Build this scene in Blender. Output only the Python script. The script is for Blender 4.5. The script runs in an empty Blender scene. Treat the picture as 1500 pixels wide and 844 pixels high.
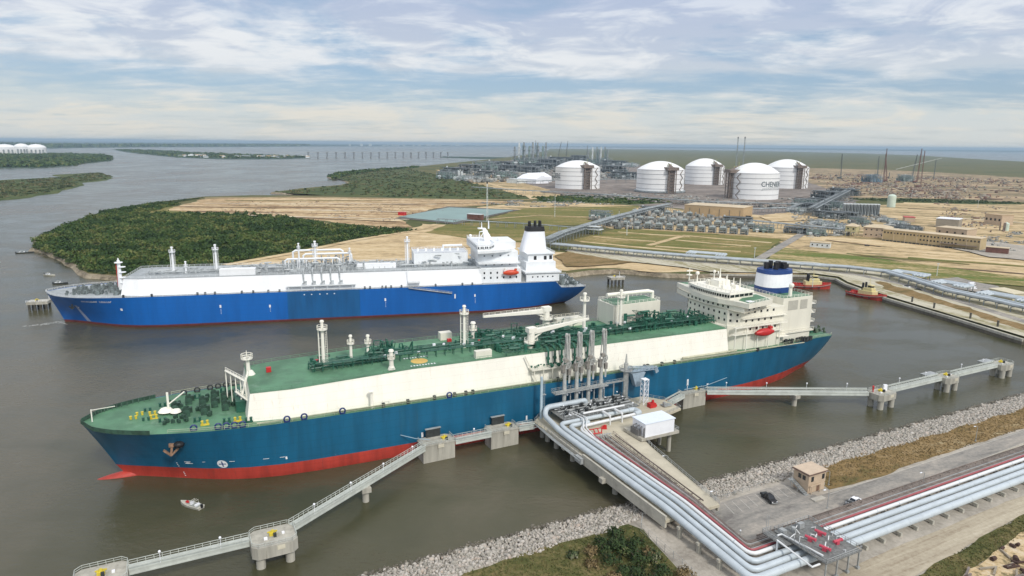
import bpy, math, random
import numpy as np
from mathutils import Vector, Matrix
from mathutils.geometry import tessellate_polygon
from mathutils import noise as mnoise

S = bpy.context.scene
COL = S.collection
R2D = math.radians

# ------------------------------------------------------------------ camera
CAM_H = 100.0
PITCH = math.atan(211 / 1000.0)
ROLL = R2D(0.55)
cam_d = bpy.data.cameras.new('camera')
cam_d.sensor_width = 36.0
cam_d.lens = 24.0
cam_d.clip_start = 1.0
cam_d.clip_end = 300000.0
cam = bpy.data.objects.new('camera', cam_d)
COL.objects.link(cam)
cam.matrix_world = Matrix.Translation((0, 0, CAM_H)) @ Matrix.Rotation(math.pi / 2 - PITCH, 4, 'X') @ Matrix.Rotation(ROLL, 4, 'Z')
S.camera = cam

# ------------------------------------------------------------------ light
SUN_AZ, SUN_EL = 150.0, 42.0            # azimuth clockwise from +Y
sun_d = bpy.data.lights.new('sun', 'SUN')
sun_d.energy = 2.4
sun_d.angle = R2D(10)
sun_d.color = (1.0, 0.95, 0.87)
sun = bpy.data.objects.new('sun', sun_d)
COL.objects.link(sun)
_sd = Vector((math.sin(R2D(SUN_AZ)) * math.cos(R2D(SUN_EL)), math.cos(R2D(SUN_AZ)) * math.cos(R2D(SUN_EL)), math.sin(R2D(SUN_EL))))
sun.rotation_euler = (-_sd).to_track_quat('-Z', 'Y').to_euler()

S.view_settings.view_transform = 'Standard'
S.view_settings.look = 'None'
S.view_settings.exposure = 0.0
S.view_settings.gamma = 1.0
S.view_settings.use_curve_mapping = False


class NT:
    """small node tree writer"""
    def __init__(s, tree):
        s.t = tree; s.n = tree.nodes; s.l = tree.links
    def node(s, typ, **kw):
        n = s.n.new(typ)
        for k, v in kw.items():
            setattr(n, k, v)
        return n
    def set(s, sock, v):
        if isinstance(v, bpy.types.NodeSocket):
            s.l.new(v, sock)
        elif isinstance(v, (tuple, list)) and len(v) == 3 and sock.type == 'RGBA':
            sock.default_value = (*v, 1)
        else:
            sock.default_value = v
    def math(s, op, a, b=0.0, c=None, clamp=False):
        n = s.node('ShaderNodeMath', operation=op); n.use_clamp = clamp
        s.set(n.inputs[0], a); s.set(n.inputs[1], b)
        if c is not None: s.set(n.inputs[2], c)
        return n.outputs[0]
    def mix(s, f, a, b):
        n = s.node('ShaderNodeMix', data_type='RGBA')
        s.set(n.inputs[0], f); s.set(n.inputs[6], a); s.set(n.inputs[7], b)
        return n.outputs[2]
    def mapping(s, vec, scale=(1, 1, 1), rot=(0, 0, 0), loc=(0, 0, 0)):
        n = s.node('ShaderNodeMapping')
        s.l.new(vec, n.inputs[0])
        n.inputs['Scale'].default_value = scale
        n.inputs['Rotation'].default_value = rot
        n.inputs['Location'].default_value = loc
        return n.outputs[0]
    def noise(s, vec, scale, detail=4, rough=0.55, dist=0.0):
        n = s.node('ShaderNodeTexNoise')
        s.l.new(vec, n.inputs['Vector'])
        n.inputs['Scale'].default_value = scale
        n.inputs['Detail'].default_value = detail
        n.inputs['Roughness'].default_value = rough
        n.inputs['Distortion'].default_value = dist
        return n.outputs[0]
    def ramp(s, f, stops, interp='LINEAR'):
        n = s.node('ShaderNodeValToRGB')
        n.color_ramp.interpolation = interp
        e = n.color_ramp.elements
        while len(e) < len(stops): e.new(0.5)
        for i, (p, c) in enumerate(stops):
            e[i].position = p
            e[i].color = (*c, 1) if len(c) == 3 else c
        s.set(n.inputs[0], f)
        return n.outputs[0]
    def smooth(s, v, a, b):
        n = s.node('ShaderNodeMapRange', interpolation_type='SMOOTHSTEP')
        s.set(n.inputs['Value'], v); n.inputs['From Min'].default_value = a; n.inputs['From Max'].default_value = b
        return n.outputs[0]


# ------------------------------------------------------------------ sky
W = bpy.data.worlds.new('World')
S.world = W
W.use_nodes = True
nt = NT(W.node_tree)
W.node_tree.nodes.clear()
_out = nt.node('ShaderNodeOutputWorld')
_bg = nt.node('ShaderNodeBackground')
_bg.inputs['Strength'].default_value = 0.1
nt.l.new(_bg.outputs[0], _out.inputs[0])
_sky = nt.node('ShaderNodeTexSky', sky_type='NISHITA')
_sky.sun_disc = False
_sky.sun_elevation = R2D(SUN_EL)
_sky.sun_rotation = R2D(SUN_AZ)
_sky.air_density = 1.0; _sky.dust_density = 1.5; _sky.altitude = 100
_tc = nt.node('ShaderNodeTexCoord')
_sep = nt.node('ShaderNodeSeparateXYZ')
nt.l.new(_tc.outputs['Generated'], _sep.inputs[0])
_z = nt.math('MAXIMUM', _sep.outputs[2], 0.0)
# cloud decks: the view direction carried up to a flat layer
def _layer(h, sx, sy, off):
    zz = nt.math('ADD', _z, h)
    px = nt.math('DIVIDE', _sep.outputs[0], zz)
    py = nt.math('DIVIDE', _sep.outputs[1], zz)
    c = nt.node('ShaderNodeCombineXYZ')
    nt.l.new(px, c.inputs[0]); nt.l.new(py, c.inputs[1])
    return nt.mapping(c.outputs[0], (sx, sy, 1), (0, 0, 0.12), off)
_l1 = _layer(0.055, 0.55, 1.0, (3.1, 1.7, 0))
_l2 = _layer(0.10, 1.3, 1.9, (9.3, 4.2, 0))
_n1 = nt.noise(_l1, 0.42, 5, 0.55, 0.35)
_n2 = nt.noise(_l2, 1.25, 10, 0.63, 0.35)
_n3 = nt.noise(nt.mapping(_l2, (1, 1, 1), (0, 0, 0), (20, 7, 3)), 0.55, 6, 0.55, 0.2)
# thin blue gap low in the sky, puffy band above it, grey deck overhead
_band = nt.ramp(_z, [(0.0, (0.62,) * 3), (0.035, (0.66,) * 3), (0.062, (0.50,) * 3), (0.083, (0.40,) * 3), (0.105, (0.62,) * 3), (0.15, (0.66,) * 3), (0.19, (0.60,) * 3), (0.24, (0.60,) * 3), (0.5, (0.72,) * 3)])
_n4 = nt.noise(nt.mapping(_tc.outputs['Generated'], (4.2, 4.2, 13), (0, 0, 0), (2.2, 5.1, 0.4)), 1.0, 9, 0.6, 0.35)
_n5 = nt.noise(nt.mapping(_tc.outputs['Generated'], (9, 9, 34), (0, 0, 0), (1.2, 3.1, 7.4)), 1.0, 8, 0.6, 0.5)
_puff = nt.ramp(_z, [(0.0, (0.15,) * 3), (0.09, (0.35,) * 3), (0.13, (1.0,) * 3), (0.3, (0.8,) * 3), (0.5, (0.3,) * 3)])
_m = nt.math('ADD', nt.math('MULTIPLY', _n1, 0.42), nt.math('MULTIPLY', _n2, 0.55))
_m = nt.math('ADD', _m, nt.math('MULTIPLY', nt.math('MULTIPLY', nt.math('SUBTRACT', _n4, 0.5), _puff), 0.95))
_m = nt.math('ADD', _m, nt.math('MULTIPLY', nt.math('SUBTRACT', _band, 0.5), 0.75))
_cov = nt.smooth(_m, 0.37, 0.62)
_blue = nt.ramp(_z, [(0.0, (6.6, 7.0, 6.9)), (0.05, (4.2, 5.7, 7.3)), (0.10, (3.3, 5.0, 7.2)), (0.2, (4.1, 5.2, 7.1)), (0.6, (3.4, 4.6, 7.2))])
_blue = nt.mix(0.35, _blue, nt.mix(1.0, _sky.outputs[0], _sky.outputs[0]))
_shade = nt.smooth(nt.math('ADD', nt.math('MULTIPLY', _n3, 0.4), nt.math('MULTIPLY', _n5, 0.6)), 0.44, 0.58)
_cl = nt.ramp(_z, [(0.0, (7.5, 7.3, 6.7)), (0.04, (7.7, 7.5, 6.8)), (0.09, (7.9, 8.2, 8.5)), (0.14, (8.3, 8.6, 8.9)), (0.2, (6.3, 7.0, 8.3)), (0.45, (9.6, 9.7, 9.9))])
_cs = nt.ramp(_z, [(0.0, (6.9, 7.0, 6.7)), (0.06, (6.2, 6.9, 7.1)), (0.12, (5.5, 6.2, 7.3)), (0.19, (4.7, 5.5, 7.2)), (0.45, (8.0, 8.3, 9.2))])
_cloud = nt.mix(_shade, _cs, _cl)
_final = nt.mix(_cov, _blue, _cloud)
nt.l.new(_final, _bg.inputs[0])

# ------------------------------------------------------------------ frames
_cp, _sp = math.cos(PITCH), math.sin(PITCH)
_c, _s = math.cos(ROLL), math.sin(ROLL)
_R0, _U0 = Vector((1, 0, 0)), Vector((0, _sp, _cp))
CR = _R0 * _c + _U0 * _s
CU = _U0 * _c - _R0 * _s
CF = Vector((0, _cp, -_sp))

def at(x, y, z=0.0):
    """survey helper: the place on the level z that was measured at photo point (x, y)"""
    d = CF + CR * ((x - 750) / 1000.0) - CU * ((y - 422) / 1000.0)
    k = (z - CAM_H) / d.z
    return Vector((d.x * k, d.y * k, z))

class Frame:
    def __init__(s, P, deg):
        s.a = R2D(deg); s.P = Vector((P[0], P[1], 0))
        s.d = Vector((math.cos(s.a), math.sin(s.a), 0)); s.n = Vector((-math.sin(s.a), math.cos(s.a), 0))
    def w(s, u, v, z=0.0):
        p = s.P + s.d * u + s.n * v
        return Vector((p.x, p.y, z))
TE = Frame((-118.1, 191.9), 24.5)
BL = Frame((-251.03, 371.3), 13.0)
JF = Frame((0, 215), 27.0)

# ------------------------------------------------------------------ materials
_mats = {}
def M(name, col, rough=0.6, var=0.12, scale=0.35, metal=0.0, bump=0.0, col2=None, streak=False, spec=None, amt=0.5, plates=None):
    if name in _mats: return _mats[name]
    m = bpy.data.materials.new(name); m.use_nodes = True
    t = NT(m.node_tree); b = t.n['Principled BSDF']
    tc = t.node('ShaderNodeTexCoord')
    v = tc.outputs['Object']
    if streak: v = t.mapping(v, (1, 1, 0.12))
    a = t.noise(v, scale, 6, 0.62)
    g = t.noise(tc.outputs['Object'], scale * 0.13, 3, 0.5)
    f = t.math('ADD', t.math('MULTIPLY', a, 0.65), t.math('MULTIPLY', g, 0.35))
    f = t.smooth(f, 0.36, 0.64)
    lo = tuple(c * (1 - var) for c in col); hi = tuple(min(1, c * (1 + var)) for c in col)
    c = t.mix(f, lo, hi)
    if col2:
        k = t.noise(t.mapping(v, (1, 1, 1), (0, 0, 0), (17, 5, 9)), scale * 1.7, 7, 0.7)
        c = t.mix(t.math('MULTIPLY', t.smooth(k, 0.55, 0.72), amt), c, col2)
    if plates:      # weld seams and thin rust runs
        sx = t.node('ShaderNodeSeparateXYZ'); t.l.new(tc.outputs['Object'], sx.inputs[0]); cx = t.node('ShaderNodeCombineXYZ'); t.l.new(sx.outputs[0], cx.inputs[0]); t.l.new(sx.outputs[2], cx.inputs[1])
        bk_ = t.node('ShaderNodeTexBrick'); t.l.new(cx.outputs[0], bk_.inputs['Vector']); bk_.inputs['Scale'].default_value = 1.0; bk_.inputs['Brick Width'].default_value = 9.0; bk_.inputs['Row Height'].default_value = 2.6; bk_.inputs['Mortar Size'].default_value = 0.09; bk_.inputs['Mortar Smooth'].default_value = 0.6
        c = t.mix(t.math('MULTIPLY', bk_.outputs['Fac'], plates[0]), c, tuple(x * 0.55 for x in col))
        pn = t.node('ShaderNodeMapRange'); t.l.new(bk_.outputs['Fac'], pn.inputs['Value'])
        rn = t.noise(t.mapping(tc.outputs['Object'], (1.1, 1.1, 0.05)), 0.9, 5, 0.7)
        rp = t.noise(tc.outputs['Object'], 0.05, 3, 0.5)
        c = t.mix(t.math('MULTIPLY', t.math('MULTIPLY', t.smooth(rn, 0.56, 0.70), t.smooth(rp, 0.42, 0.6)), plates[1]), c, plates[2])
    t.l.new(c, b.inputs['Base Color'])
    b.inputs['Roughness'].default_value = rough
    b.inputs['Metallic'].default_value = metal
    if spec is not None: b.inputs['Specular IOR Level'].default_value = spec
    if bump:
        bn = t.node('ShaderNodeBump'); bn.inputs['Strength'].default_value = 0.6; bn.inputs['Distance'].default_value = bump
        t.l.new(t.noise(tc.outputs['Object'], scale * 3, 5, 0.6), bn.inputs['Height'])
        t.l.new(bn.outputs[0], b.inputs['Normal'])
    _mats[name] = m
    return m

def MG(name, stops, scale=0.02, fine=0.4, stretch=(1, 1), ang=0.0, rough=0.95, bump=0.3, mixf=0.35):
    """ground: a ramp of earth / grass colours driven by broad and fine noise"""
    if name in _mats: return _mats[name]
    m = bpy.data.materials.new(name); m.use_nodes = True
    t = NT(m.node_tree); b = t.n['Principled BSDF']
    tc = t.node('ShaderNodeTexCoord'); o = tc.outputs['Object']
    v = t.mapping(t.mapping(o, (1, 1, 1), (0, 0, -ang)), (stretch[0], stretch[1], 1))
    a = t.noise(v, scale, 7, 0.62, 0.3)
    f2 = t.noise(o, fine, 4, 0.65)
    f = t.math('ADD', t.math('MULTIPLY', a, 1 - mixf), t.math('MULTIPLY', f2, mixf))
    f3 = t.noise(t.mapping(v, (1, 1, 1), (0, 0, 0.7), (31, 11, 0)), scale * 4.5, 5, 0.7, 0.5)
    f = t.math('ADD', f, t.math('MULTIPLY', t.math('SUBTRACT', f3, 0.5), 0.55))
    f = t.math('MULTIPLY', t.math('SUBTRACT', f, 0.32), 2.8, clamp=True)
    t.l.new(t.ramp(f, stops), b.inputs['Base Color'])
    b.inputs['Roughness'].default_value = rough
    b.inputs['Specular IOR Level'].default_value = 0.15
    if bump:
        bn = t.node('ShaderNodeBump'); bn.inputs['Strength'].default_value = 0.7; bn.inputs['Distance'].default_value = bump
        t.l.new(t.noise(o, fine * 2, 4, 0.7), bn.inputs['Height'])
        t.l.new(bn.outputs[0], b.inputs['Normal'])
    _mats[name] = m
    return m

# ------------------------------------------------------------------ mesh builder
class MB:
    def __init__(s): s.v = []; s.f = []
    def add(s, vs, fs):
        o = len(s.v); s.v += [tuple(p) for p in vs]; s.f += [tuple(i + o for i in f) for f in fs]; return s
    def box(s, cx, cy, cz, sx, sy, sz, rz=0.0, top=1.0):
        hx, hy, hz = sx / 2, sy / 2, sz / 2; ca, sa = math.cos(rz), math.sin(rz); vs = []
        for z, k in ((-hz, 1), (hz, top)):
            for x, y in ((-hx, -hy), (hx, -hy), (hx, hy), (-hx, hy)):
                x *= k; y *= k
                vs.append((cx + x * ca - y * sa, cy + x * sa + y * ca, cz + z))
        return s.add(vs, [(3, 2, 1, 0), (4, 5, 6, 7), (0, 1, 5, 4), (1, 2, 6, 5), (2, 3, 7, 6), (3, 0, 4, 7)])
    def bb(s, x0, x1, y0, y1, z0, z1):
        return s.box((x0 + x1) / 2, (y0 + y1) / 2, (z0 + z1) / 2, abs(x1 - x0), abs(y1 - y0), abs(z1 - z0))
    def bar(s, p, q, w, h=None):
        p = Vector(p); q = Vector(q); h = h or w; d = (q - p)
        if d.length < 1e-6: return s
        d.normalize(); a = Vector((0, 0, 1)) if abs(d.z) < 0.98 else Vector((1, 0, 0))
        x = d.cross(a).normalized() * (w / 2); y = x.cross(d).normalized() * (h / 2)
        vs = [p - x - y, p + x - y, p + x + y, p - x + y, q - x - y, q + x - y, q + x + y, q - x + y]
        return s.add(vs, [(3, 2, 1, 0), (4, 5, 6, 7), (0, 1, 5, 4), (1, 2, 6, 5), (2, 3, 7, 6), (3, 0, 4, 7)])
    def tube(s, pts, r, n=8, caps=True):
        pts = [Vector(p) for p in pts]; rings = []
        rs = r if isinstance(r, (list, tuple)) else [r] * len(pts)
        up = None
        for i, p in enumerate(pts):
            if i == 0: d = pts[1] - p
            elif i == len(pts) - 1: d = p - pts[-2]
            else: d = (p - pts[i - 1]).normalized() + (pts[i + 1] - p).normalized()
            d.normalize()
            if up is None: up = Vector((0, 0, 1)) if abs(d.z) < 0.9 else Vector((1, 0, 0))
            x = d.cross(up)
            if x.length < 1e-4: x = d.cross(Vector((1, 0.1, 0)))
            x.normalize(); y = x.cross(d).normalized()
            k = 1.0
            if 0 < i < len(pts) - 1:
                c = max(0.35, math.cos(0.5 * (p - pts[i - 1]).angle(pts[i + 1] - p))); k = 1 / c if False else 1.0
            rings.append([p + (x * math.cos(a) + y * math.sin(a)) * rs[i] * k for a in [2 * math.pi * j / n for j in range(n)]])
            up = y
        return s.loft(rings, caps)
    def loft(s, rings, caps=True, closed=True):
        n = len(rings[0]); vs = [p for r in rings for p in r]; fs = []
        for i in range(len(rings) - 1):
            for j in range(n if closed else n - 1):
                k = (j + 1) % n
                fs.append((i * n + j, i * n + k, (i + 1) * n + k, (i + 1) * n + j))
        if caps:
            fs.append(tuple(range(n - 1, -1, -1))); fs.append(tuple((len(rings) - 1) * n + j for j in range(n)))
        return s.add(vs, fs)
    def cyl(s, x, y, z0, z1, r0, r1=None, n=12):
        r1 = r0 if r1 is None else r1
        return s.loft([[(x + r * math.cos(2 * math.pi * j / n), y + r * math.sin(2 * math.pi * j / n), z) for j in range(n)] for r, z in ((r0, z0), (r1, z1))])
    def lathe(s, x, y, prof, n=24):
        return s.loft([[(x + r * math.cos(2 * math.pi * j / n), y + r * math.sin(2 * math.pi * j / n), z) for j in range(n)] for r, z in prof])
    def sph(s, x, y, z, r, n=8, m=5, sz=1.0):
        rings = []
        for i in range(1, m):
            a = math.pi * i / m - math.pi / 2
            rings.append([(x + r * math.cos(a) * math.cos(2 * math.pi * j / n), y + r * math.cos(a) * math.sin(2 * math.pi * j / n), z + sz * r * math.sin(a)) for j in range(n)])
        return s.loft(rings)
    def prism(s, poly, z0, z1):
        n = len(poly)
        a = sum(poly[i][0] * poly[(i + 1) % n][1] - poly[(i + 1) % n][0] * poly[i][1] for i in range(n))
        if a < 0: poly = poly[::-1]
        vs = [(p[0], p[1], z0) for p in poly] + [(p[0], p[1], z1) for p in poly]
        fs = [tuple(range(n - 1, -1, -1)), tuple(range(n, 2 * n))] + [(i, (i + 1) % n, (i + 1) % n + n, i + n) for i in range(n)]
        return s.add(vs, fs)
    def rail(s, path, h=1.1, step=3.0, w=0.07, mid=True):
        for p, q in zip(path[:-1], path[1:]):
            p = Vector(p); q = Vector(q); L = (q - p).length; n = max(1, int(L / step)); u = Vector((0, 0, h))
            s.bar(p + u, q + u, w)
            if mid: s.bar(p + u * 0.5, q + u * 0.5, w * 0.8)
            for i in range(n + 1):
                a = p.lerp(q, i / n); s.bar(a, a + u, w)
        return s
    def ladder(s, x, y, z0, z1, dx=0.5, w=0.08):
        s.bar((x - dx / 2, y, z0), (x - dx / 2, y, z1), w); s.bar((x + dx / 2, y, z0), (x + dx / 2, y, z1), w)
        z = z0 + 0.4
        while z < z1: s.bar((x - dx / 2, y, z), (x + dx / 2, y, z), w * 0.7); z += 0.6
        return s
    def mesh(s, name, smooth=False):
        me = bpy.data.meshes.new(name); me.from_pydata(s.v, [], s.f); me.update()
        if smooth:
            for p in me.polygons: p.use_smooth = True
            try: me.set_sharp_from_angle(angle=R2D(35))
            except Exception: pass
        return me
    def build(s, name, mat, parent=None, loc=None, smooth=False):
        me = s.mesh(name, smooth); me.materials.append(mat)
        o = bpy.data.objects.new(name, me); COL.objects.link(o)
        if parent: o.parent = parent
        if loc is not None: o.location = loc
        return o

def tag(o, label=None, cat=None, group=None, kind=None):
    if label: o['label'] = label
    if cat: o['category'] = cat
    if group: o['group'] = group
    if kind: o['kind'] = kind
    return o
def thing(name, label, cat, loc=(0, 0, 0), rz=0.0, group=None):
    o = bpy.data.objects.new(name, None); COL.objects.link(o)
    o.location = loc; o.rotation_euler = (0, 0, rz)
    return tag(o, label, cat, group)
def struct(name, mb, mat): return tag(mb.build(name, mat), kind='structure')
def stuff(o, label, cat): return tag(o, label, cat, kind='stuff')
_kids = {}
def dup(o, loc=None, rz=None, label=None, group=None, scale=None):
    def cp(x, par):
        c = x.copy(); COL.objects.link(c)
        if par: c.parent = par
        for k in x.children: cp(k, c)
        return c
    c = cp(o, None)
    if loc is not None: c.location = loc
    if rz is not None: c.rotation_euler = (0, 0, rz)
    if label: c['label'] = label
    if group: c['group'] = group
    if scale: c.scale = scale
    return c
def dupart(p, loc=None, rz=None):
    c = p.copy(); COL.objects.link(c)
    if loc is not None: c.location = loc
    if rz is not None: c.rotation_euler = (0, 0, rz)
    return c
ORD = ['first', 'second', 'third', 'fourth', 'fifth', 'sixth', 'seventh', 'eighth', 'ninth', 'tenth', 'eleventh', 'twelfth', 'thirteenth', 'fourteenth', 'fifteenth', 'sixteenth', 'seventeenth', 'eighteenth', 'nineteenth', 'twentieth']

def np_mesh(name, V, F, mat, smooth=False):
    """fast mesh from numpy arrays, faces all of one size"""
    V = np.asarray(V, np.float32); F = np.asarray(F, np.int32); k = F.shape[1]
    me = bpy.data.meshes.new(name)
    me.vertices.add(len(V)); me.vertices.foreach_set('co', V.ravel())
    me.loops.add(F.size); me.loops.foreach_set('vertex_index', F.ravel())
    me.polygons.add(len(F)); me.polygons.foreach_set('loop_start', np.arange(0, F.size, k, dtype=np.int32))
    me.polygons.foreach_set('loop_total', np.full(len(F), k, np.int32))
    me.update(calc_edges=True); me.validate()
    me.materials.append(mat)
    o = bpy.data.objects.new(name, me); COL.objects.link(o)
    return o

def text_geo(txt, size, extr=0.0):
    cu = bpy.data.curves.new('lettering', 'FONT'); cu.body = txt; cu.size = size; cu.align_x = 'CENTER'; cu.align_y = 'CENTER'; cu.extrude = extr
    cu.offset = size * 0.01
    o = bpy.data.objects.new('lettering', cu); COL.objects.link(o)
    bpy.context.view_layer.update()
    me = bpy.data.meshes.new_from_object(o.evaluated_get(bpy.context.evaluated_depsgraph_get()))
    vs = [tuple(v.co) for v in me.vertices]; fs = [tuple(p.vertices) for p in me.polygons]
    bpy.data.objects.remove(o); bpy.data.curves.remove(cu); bpy.data.meshes.remove(me)
    return vs, fs

# ------------------------------------------------------------------ polygons on the ground
def rough_outline(pts, step, amp, seed=0.0):
    out = []; n = len(pts)
    for i in range(n):
        p, q = Vector(pts[i][:2]), Vector(pts[(i + 1) % n][:2]); L = (q - p).length; k = max(1, min(60, int(L / step)))
        nn = Vector((-(q - p).y, (q - p).x)); 
        if nn.length > 0: nn.normalize()
        for j in range(k):
            a = p.lerp(q, j / k)
            w = amp * min(1.0, 1.0 if j else 0.35)
            d = mnoise.fractal(Vector((a.x / (step * 3) + seed, a.y / (step * 3), seed)), 0.8, 2.0, 4)
            out.append((a.x + nn.x * d * w, a.y + nn.y * d * w))
    return out
def sheet_mb(pts, z):
    mb = MB(); vs = [Vector((p[0], p[1], z)) for p in pts]
    tris = tessellate_polygon([vs]); mb.v = [tuple(v) for v in vs]
    for t in tris:
        a, b, c = [vs[i] for i in t]
        mb.f.append(tuple(t) if (b - a).cross(c - a).z > 0 else tuple(reversed(t)))
    return mb
def sheet(name, px, z, mat, zm=3.0, step=None, amp=None, seed=0.0, world=False):
    pts = [p[:2] if world else tuple(at(p[0], p[1], zm)[:2]) for p in px]
    if step: pts = rough_outline(pts, step, amp, seed)
    o = sheet_mb(pts, z).build(name, mat)
    return tag(o, kind='structure')
def land(name, pts, z, slope, mat, bank=None, sf=None):
    """a raised piece of ground with sloping banks going under the water"""
    n = len(pts); a = sum(pts[i][0] * pts[(i + 1) % n][1] - pts[(i + 1) % n][0] * pts[i][1] for i in range(n))
    if a < 0: pts = pts[::-1]
    mb = sheet_mb(pts, z); o = len(mb.v)
    offs = []
    for i in range(n):
        p, q, r = Vector(pts[i - 1]), Vector(pts[i]), Vector(pts[(i + 1) % n])
        d = (r - p); d.normalize(); nn = Vector((d.y, -d.x))
        offs.append(q + nn * (sf(q) if sf else slope))
    mb.v += [(p.x, p.y, -1.5) for p in offs]
    for i in range(n):
        k = (i + 1) % n
        mb.f.append((i, o + i, o + k, k))
    ob = mb.build(name, mat)
    if bank:
        ob.data.materials.append(bank)
        for p in ob.data.polygons:
            if len(p.vertices) == 4: p.material_index = 1
    return tag(ob, kind='structure')
# ------------------------------------------------------------------ ground materials
SAND = (0.54, 0.41, 0.23); SAND2 = (0.68, 0.56, 0.37); DIRT = (0.30, 0.21, 0.12); RUST = (0.22, 0.09, 0.05)
OLIVE = (0.15, 0.15, 0.05); BROWNG = (0.19, 0.14, 0.06); GREEN = (0.12, 0.19, 0.035); DARKG = (0.035, 0.055, 0.02)
g_marsh = MG('marsh_ground', [(0.0, (0.065, 0.08, 0.028)), (0.35, (0.095, 0.105, 0.036)), (0.6, (0.145, 0.125, 0.055)), (0.8, (0.105, 0.115, 0.04)), (1.0, (0.19, 0.16, 0.08))], 0.0022, 0.02, (1, 3), 0, bump=0)
g_under = MG('forest_floor_ground', [(0.0, (0.03, 0.045, 0.015)), (0.5, (0.06, 0.08, 0.02)), (1.0, (0.12, 0.12, 0.04))], 0.03, 0.3)
g_wet = MG('wetland_ground', [(0.0, (0.03, 0.05, 0.02)), (0.35, (0.055, 0.08, 0.025)), (0.7, (0.09, 0.11, 0.035)), (1.0, (0.14, 0.13, 0.05))], 0.012, 0.1, (0.5, 1.6), 0.3)
g_sandf = MG('sand_stripe_ground', [(0.0, (0.12, 0.11, 0.05)), (0.25, (0.22, 0.15, 0.08)), (0.42, (0.38, 0.25, 0.14)), (0.6, SAND), (0.85, SAND2), (1.0, (0.72, 0.66, 0.52))], 0.03, 0.12, (0.12, 1.8), R2D(-4))
g_apron = MG('sand_ground', [(0.0, (0.2, 0.17, 0.08)), (0.2, (0.34, 0.25, 0.14)), (0.32, (0.45, 0.34, 0.2)), (0.5, SAND), (1.0, SAND2)], 0.03, 0.2, (0.4, 1.5), 0.2)
g_lot = MG('sand_lot_ground', [(0.0, (0.12, 0.12, 0.05)), (0.22, (0.2, 0.17, 0.08)), (0.38, (0.36, 0.27, 0.15)), (0.6, SAND), (1.0, SAND2)], 0.018, 0.12, (0.25, 1.7), R2D(-25))
g_grass = MG('olive_grass_ground', [(0.0, (0.085, 0.1, 0.025)), (0.3, (0.14, 0.15, 0.04)), (0.55, (0.19, 0.17, 0.055)), (0.75, (0.26, 0.2, 0.08)), (1.0, (0.48, 0.38, 0.2))], 0.025, 0.25, (0.3, 1.8), R2D(-10))
g_green = MG('green_grass_ground', [(0.0, (0.075, 0.125, 0.025)), (0.3, (0.12, 0.165, 0.035)), (0.5, (0.18, 0.17, 0.055)), (0.7, (0.34, 0.28, 0.13)), (1.0, SAND)], 0.02, 0.25, (0.25, 1.9), R2D(-22))
g_brown = MG('brown_grass_ground', [(0.0, (0.11, 0.1, 0.04)), (0.45, (0.22, 0.15, 0.065)), (0.8, (0.28, 0.2, 0.1)), (1.0, (0.36, 0.29, 0.17))], 0.05, 0.5, (0.6, 1.4), 0.4)
g_plant = MG('plant_yard_ground', [(0.0, (0.13, 0.115, 0.1)), (0.5, (0.21, 0.18, 0.16)), (1.0, (0.33, 0.29, 0.25))], 0.012, 0.1)
g_constr = MG('construction_ground', [(0.0, (0.13, 0.1, 0.08)), (0.25, (0.2, 0.15, 0.1)), (0.4, (0.16, 0.16, 0.08)), (0.55, (0.33, 0.23, 0.15)), (0.75, (0.46, 0.35, 0.21)), (1.0, (0.62, 0.51, 0.34))], 0.012, 0.06, (0.3, 1.5), R2D(-8))
g_gravel = MG('gravel_ground', [(0.0, (0.26, 0.235, 0.2)), (0.5, (0.38, 0.35, 0.3)), (1.0, (0.48, 0.44, 0.38))], 0.08, 1.2, bump=0.08)
g_pale = MG('pale_gravel_ground', [(0.0, (0.34, 0.31, 0.25)), (0.5, (0.45, 0.42, 0.35)), (1.0, (0.54, 0.51, 0.43))], 0.06, 1.0, (0.4, 1.5), R2D(27), bump=0.08)
g_road = MG('worn_asphalt', [(0.0, (0.17, 0.16, 0.15)), (0.35, (0.25, 0.24, 0.22)), (0.6, (0.31, 0.29, 0.26)), (1.0, (0.42, 0.38, 0.33))], 0.07, 0.9, (0.4, 1.4), R2D(27), bump=0.02)
g_track = MG('dirt_track_ground', [(0.0, (0.24, 0.19, 0.13)), (0.35, (0.37, 0.32, 0.24)), (0.8, (0.47, 0.42, 0.32)), (1.0, (0.55, 0.5, 0.4))], 0.09, 0.9, (0.12, 1.9), R2D(27), bump=0.12)
g_debris = MG('cleared_lot_ground', [(0.0, (0.13, 0.13, 0.045)), (0.3, (0.26, 0.21, 0.12)), (0.5, SAND), (1.0, (0.66, 0.57, 0.43))], 0.09, 0.8, bump=0.3)
g_scrub = MG('scrub_grass_ground', [(0.0, (0.05, 0.06, 0.02)), (0.35, (0.09, 0.095, 0.032)), (0.6, (0.14, 0.125, 0.05)), (1.0, (0.24, 0.18, 0.09))], 0.05, 0.8, bump=0.4)
g_rockbed = MG('rock_bed_ground', [(0.0, (0.08, 0.075, 0.065)), (1.0, (0.2, 0.19, 0.17))], 0.4, 2.0, bump=0.3)

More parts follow.
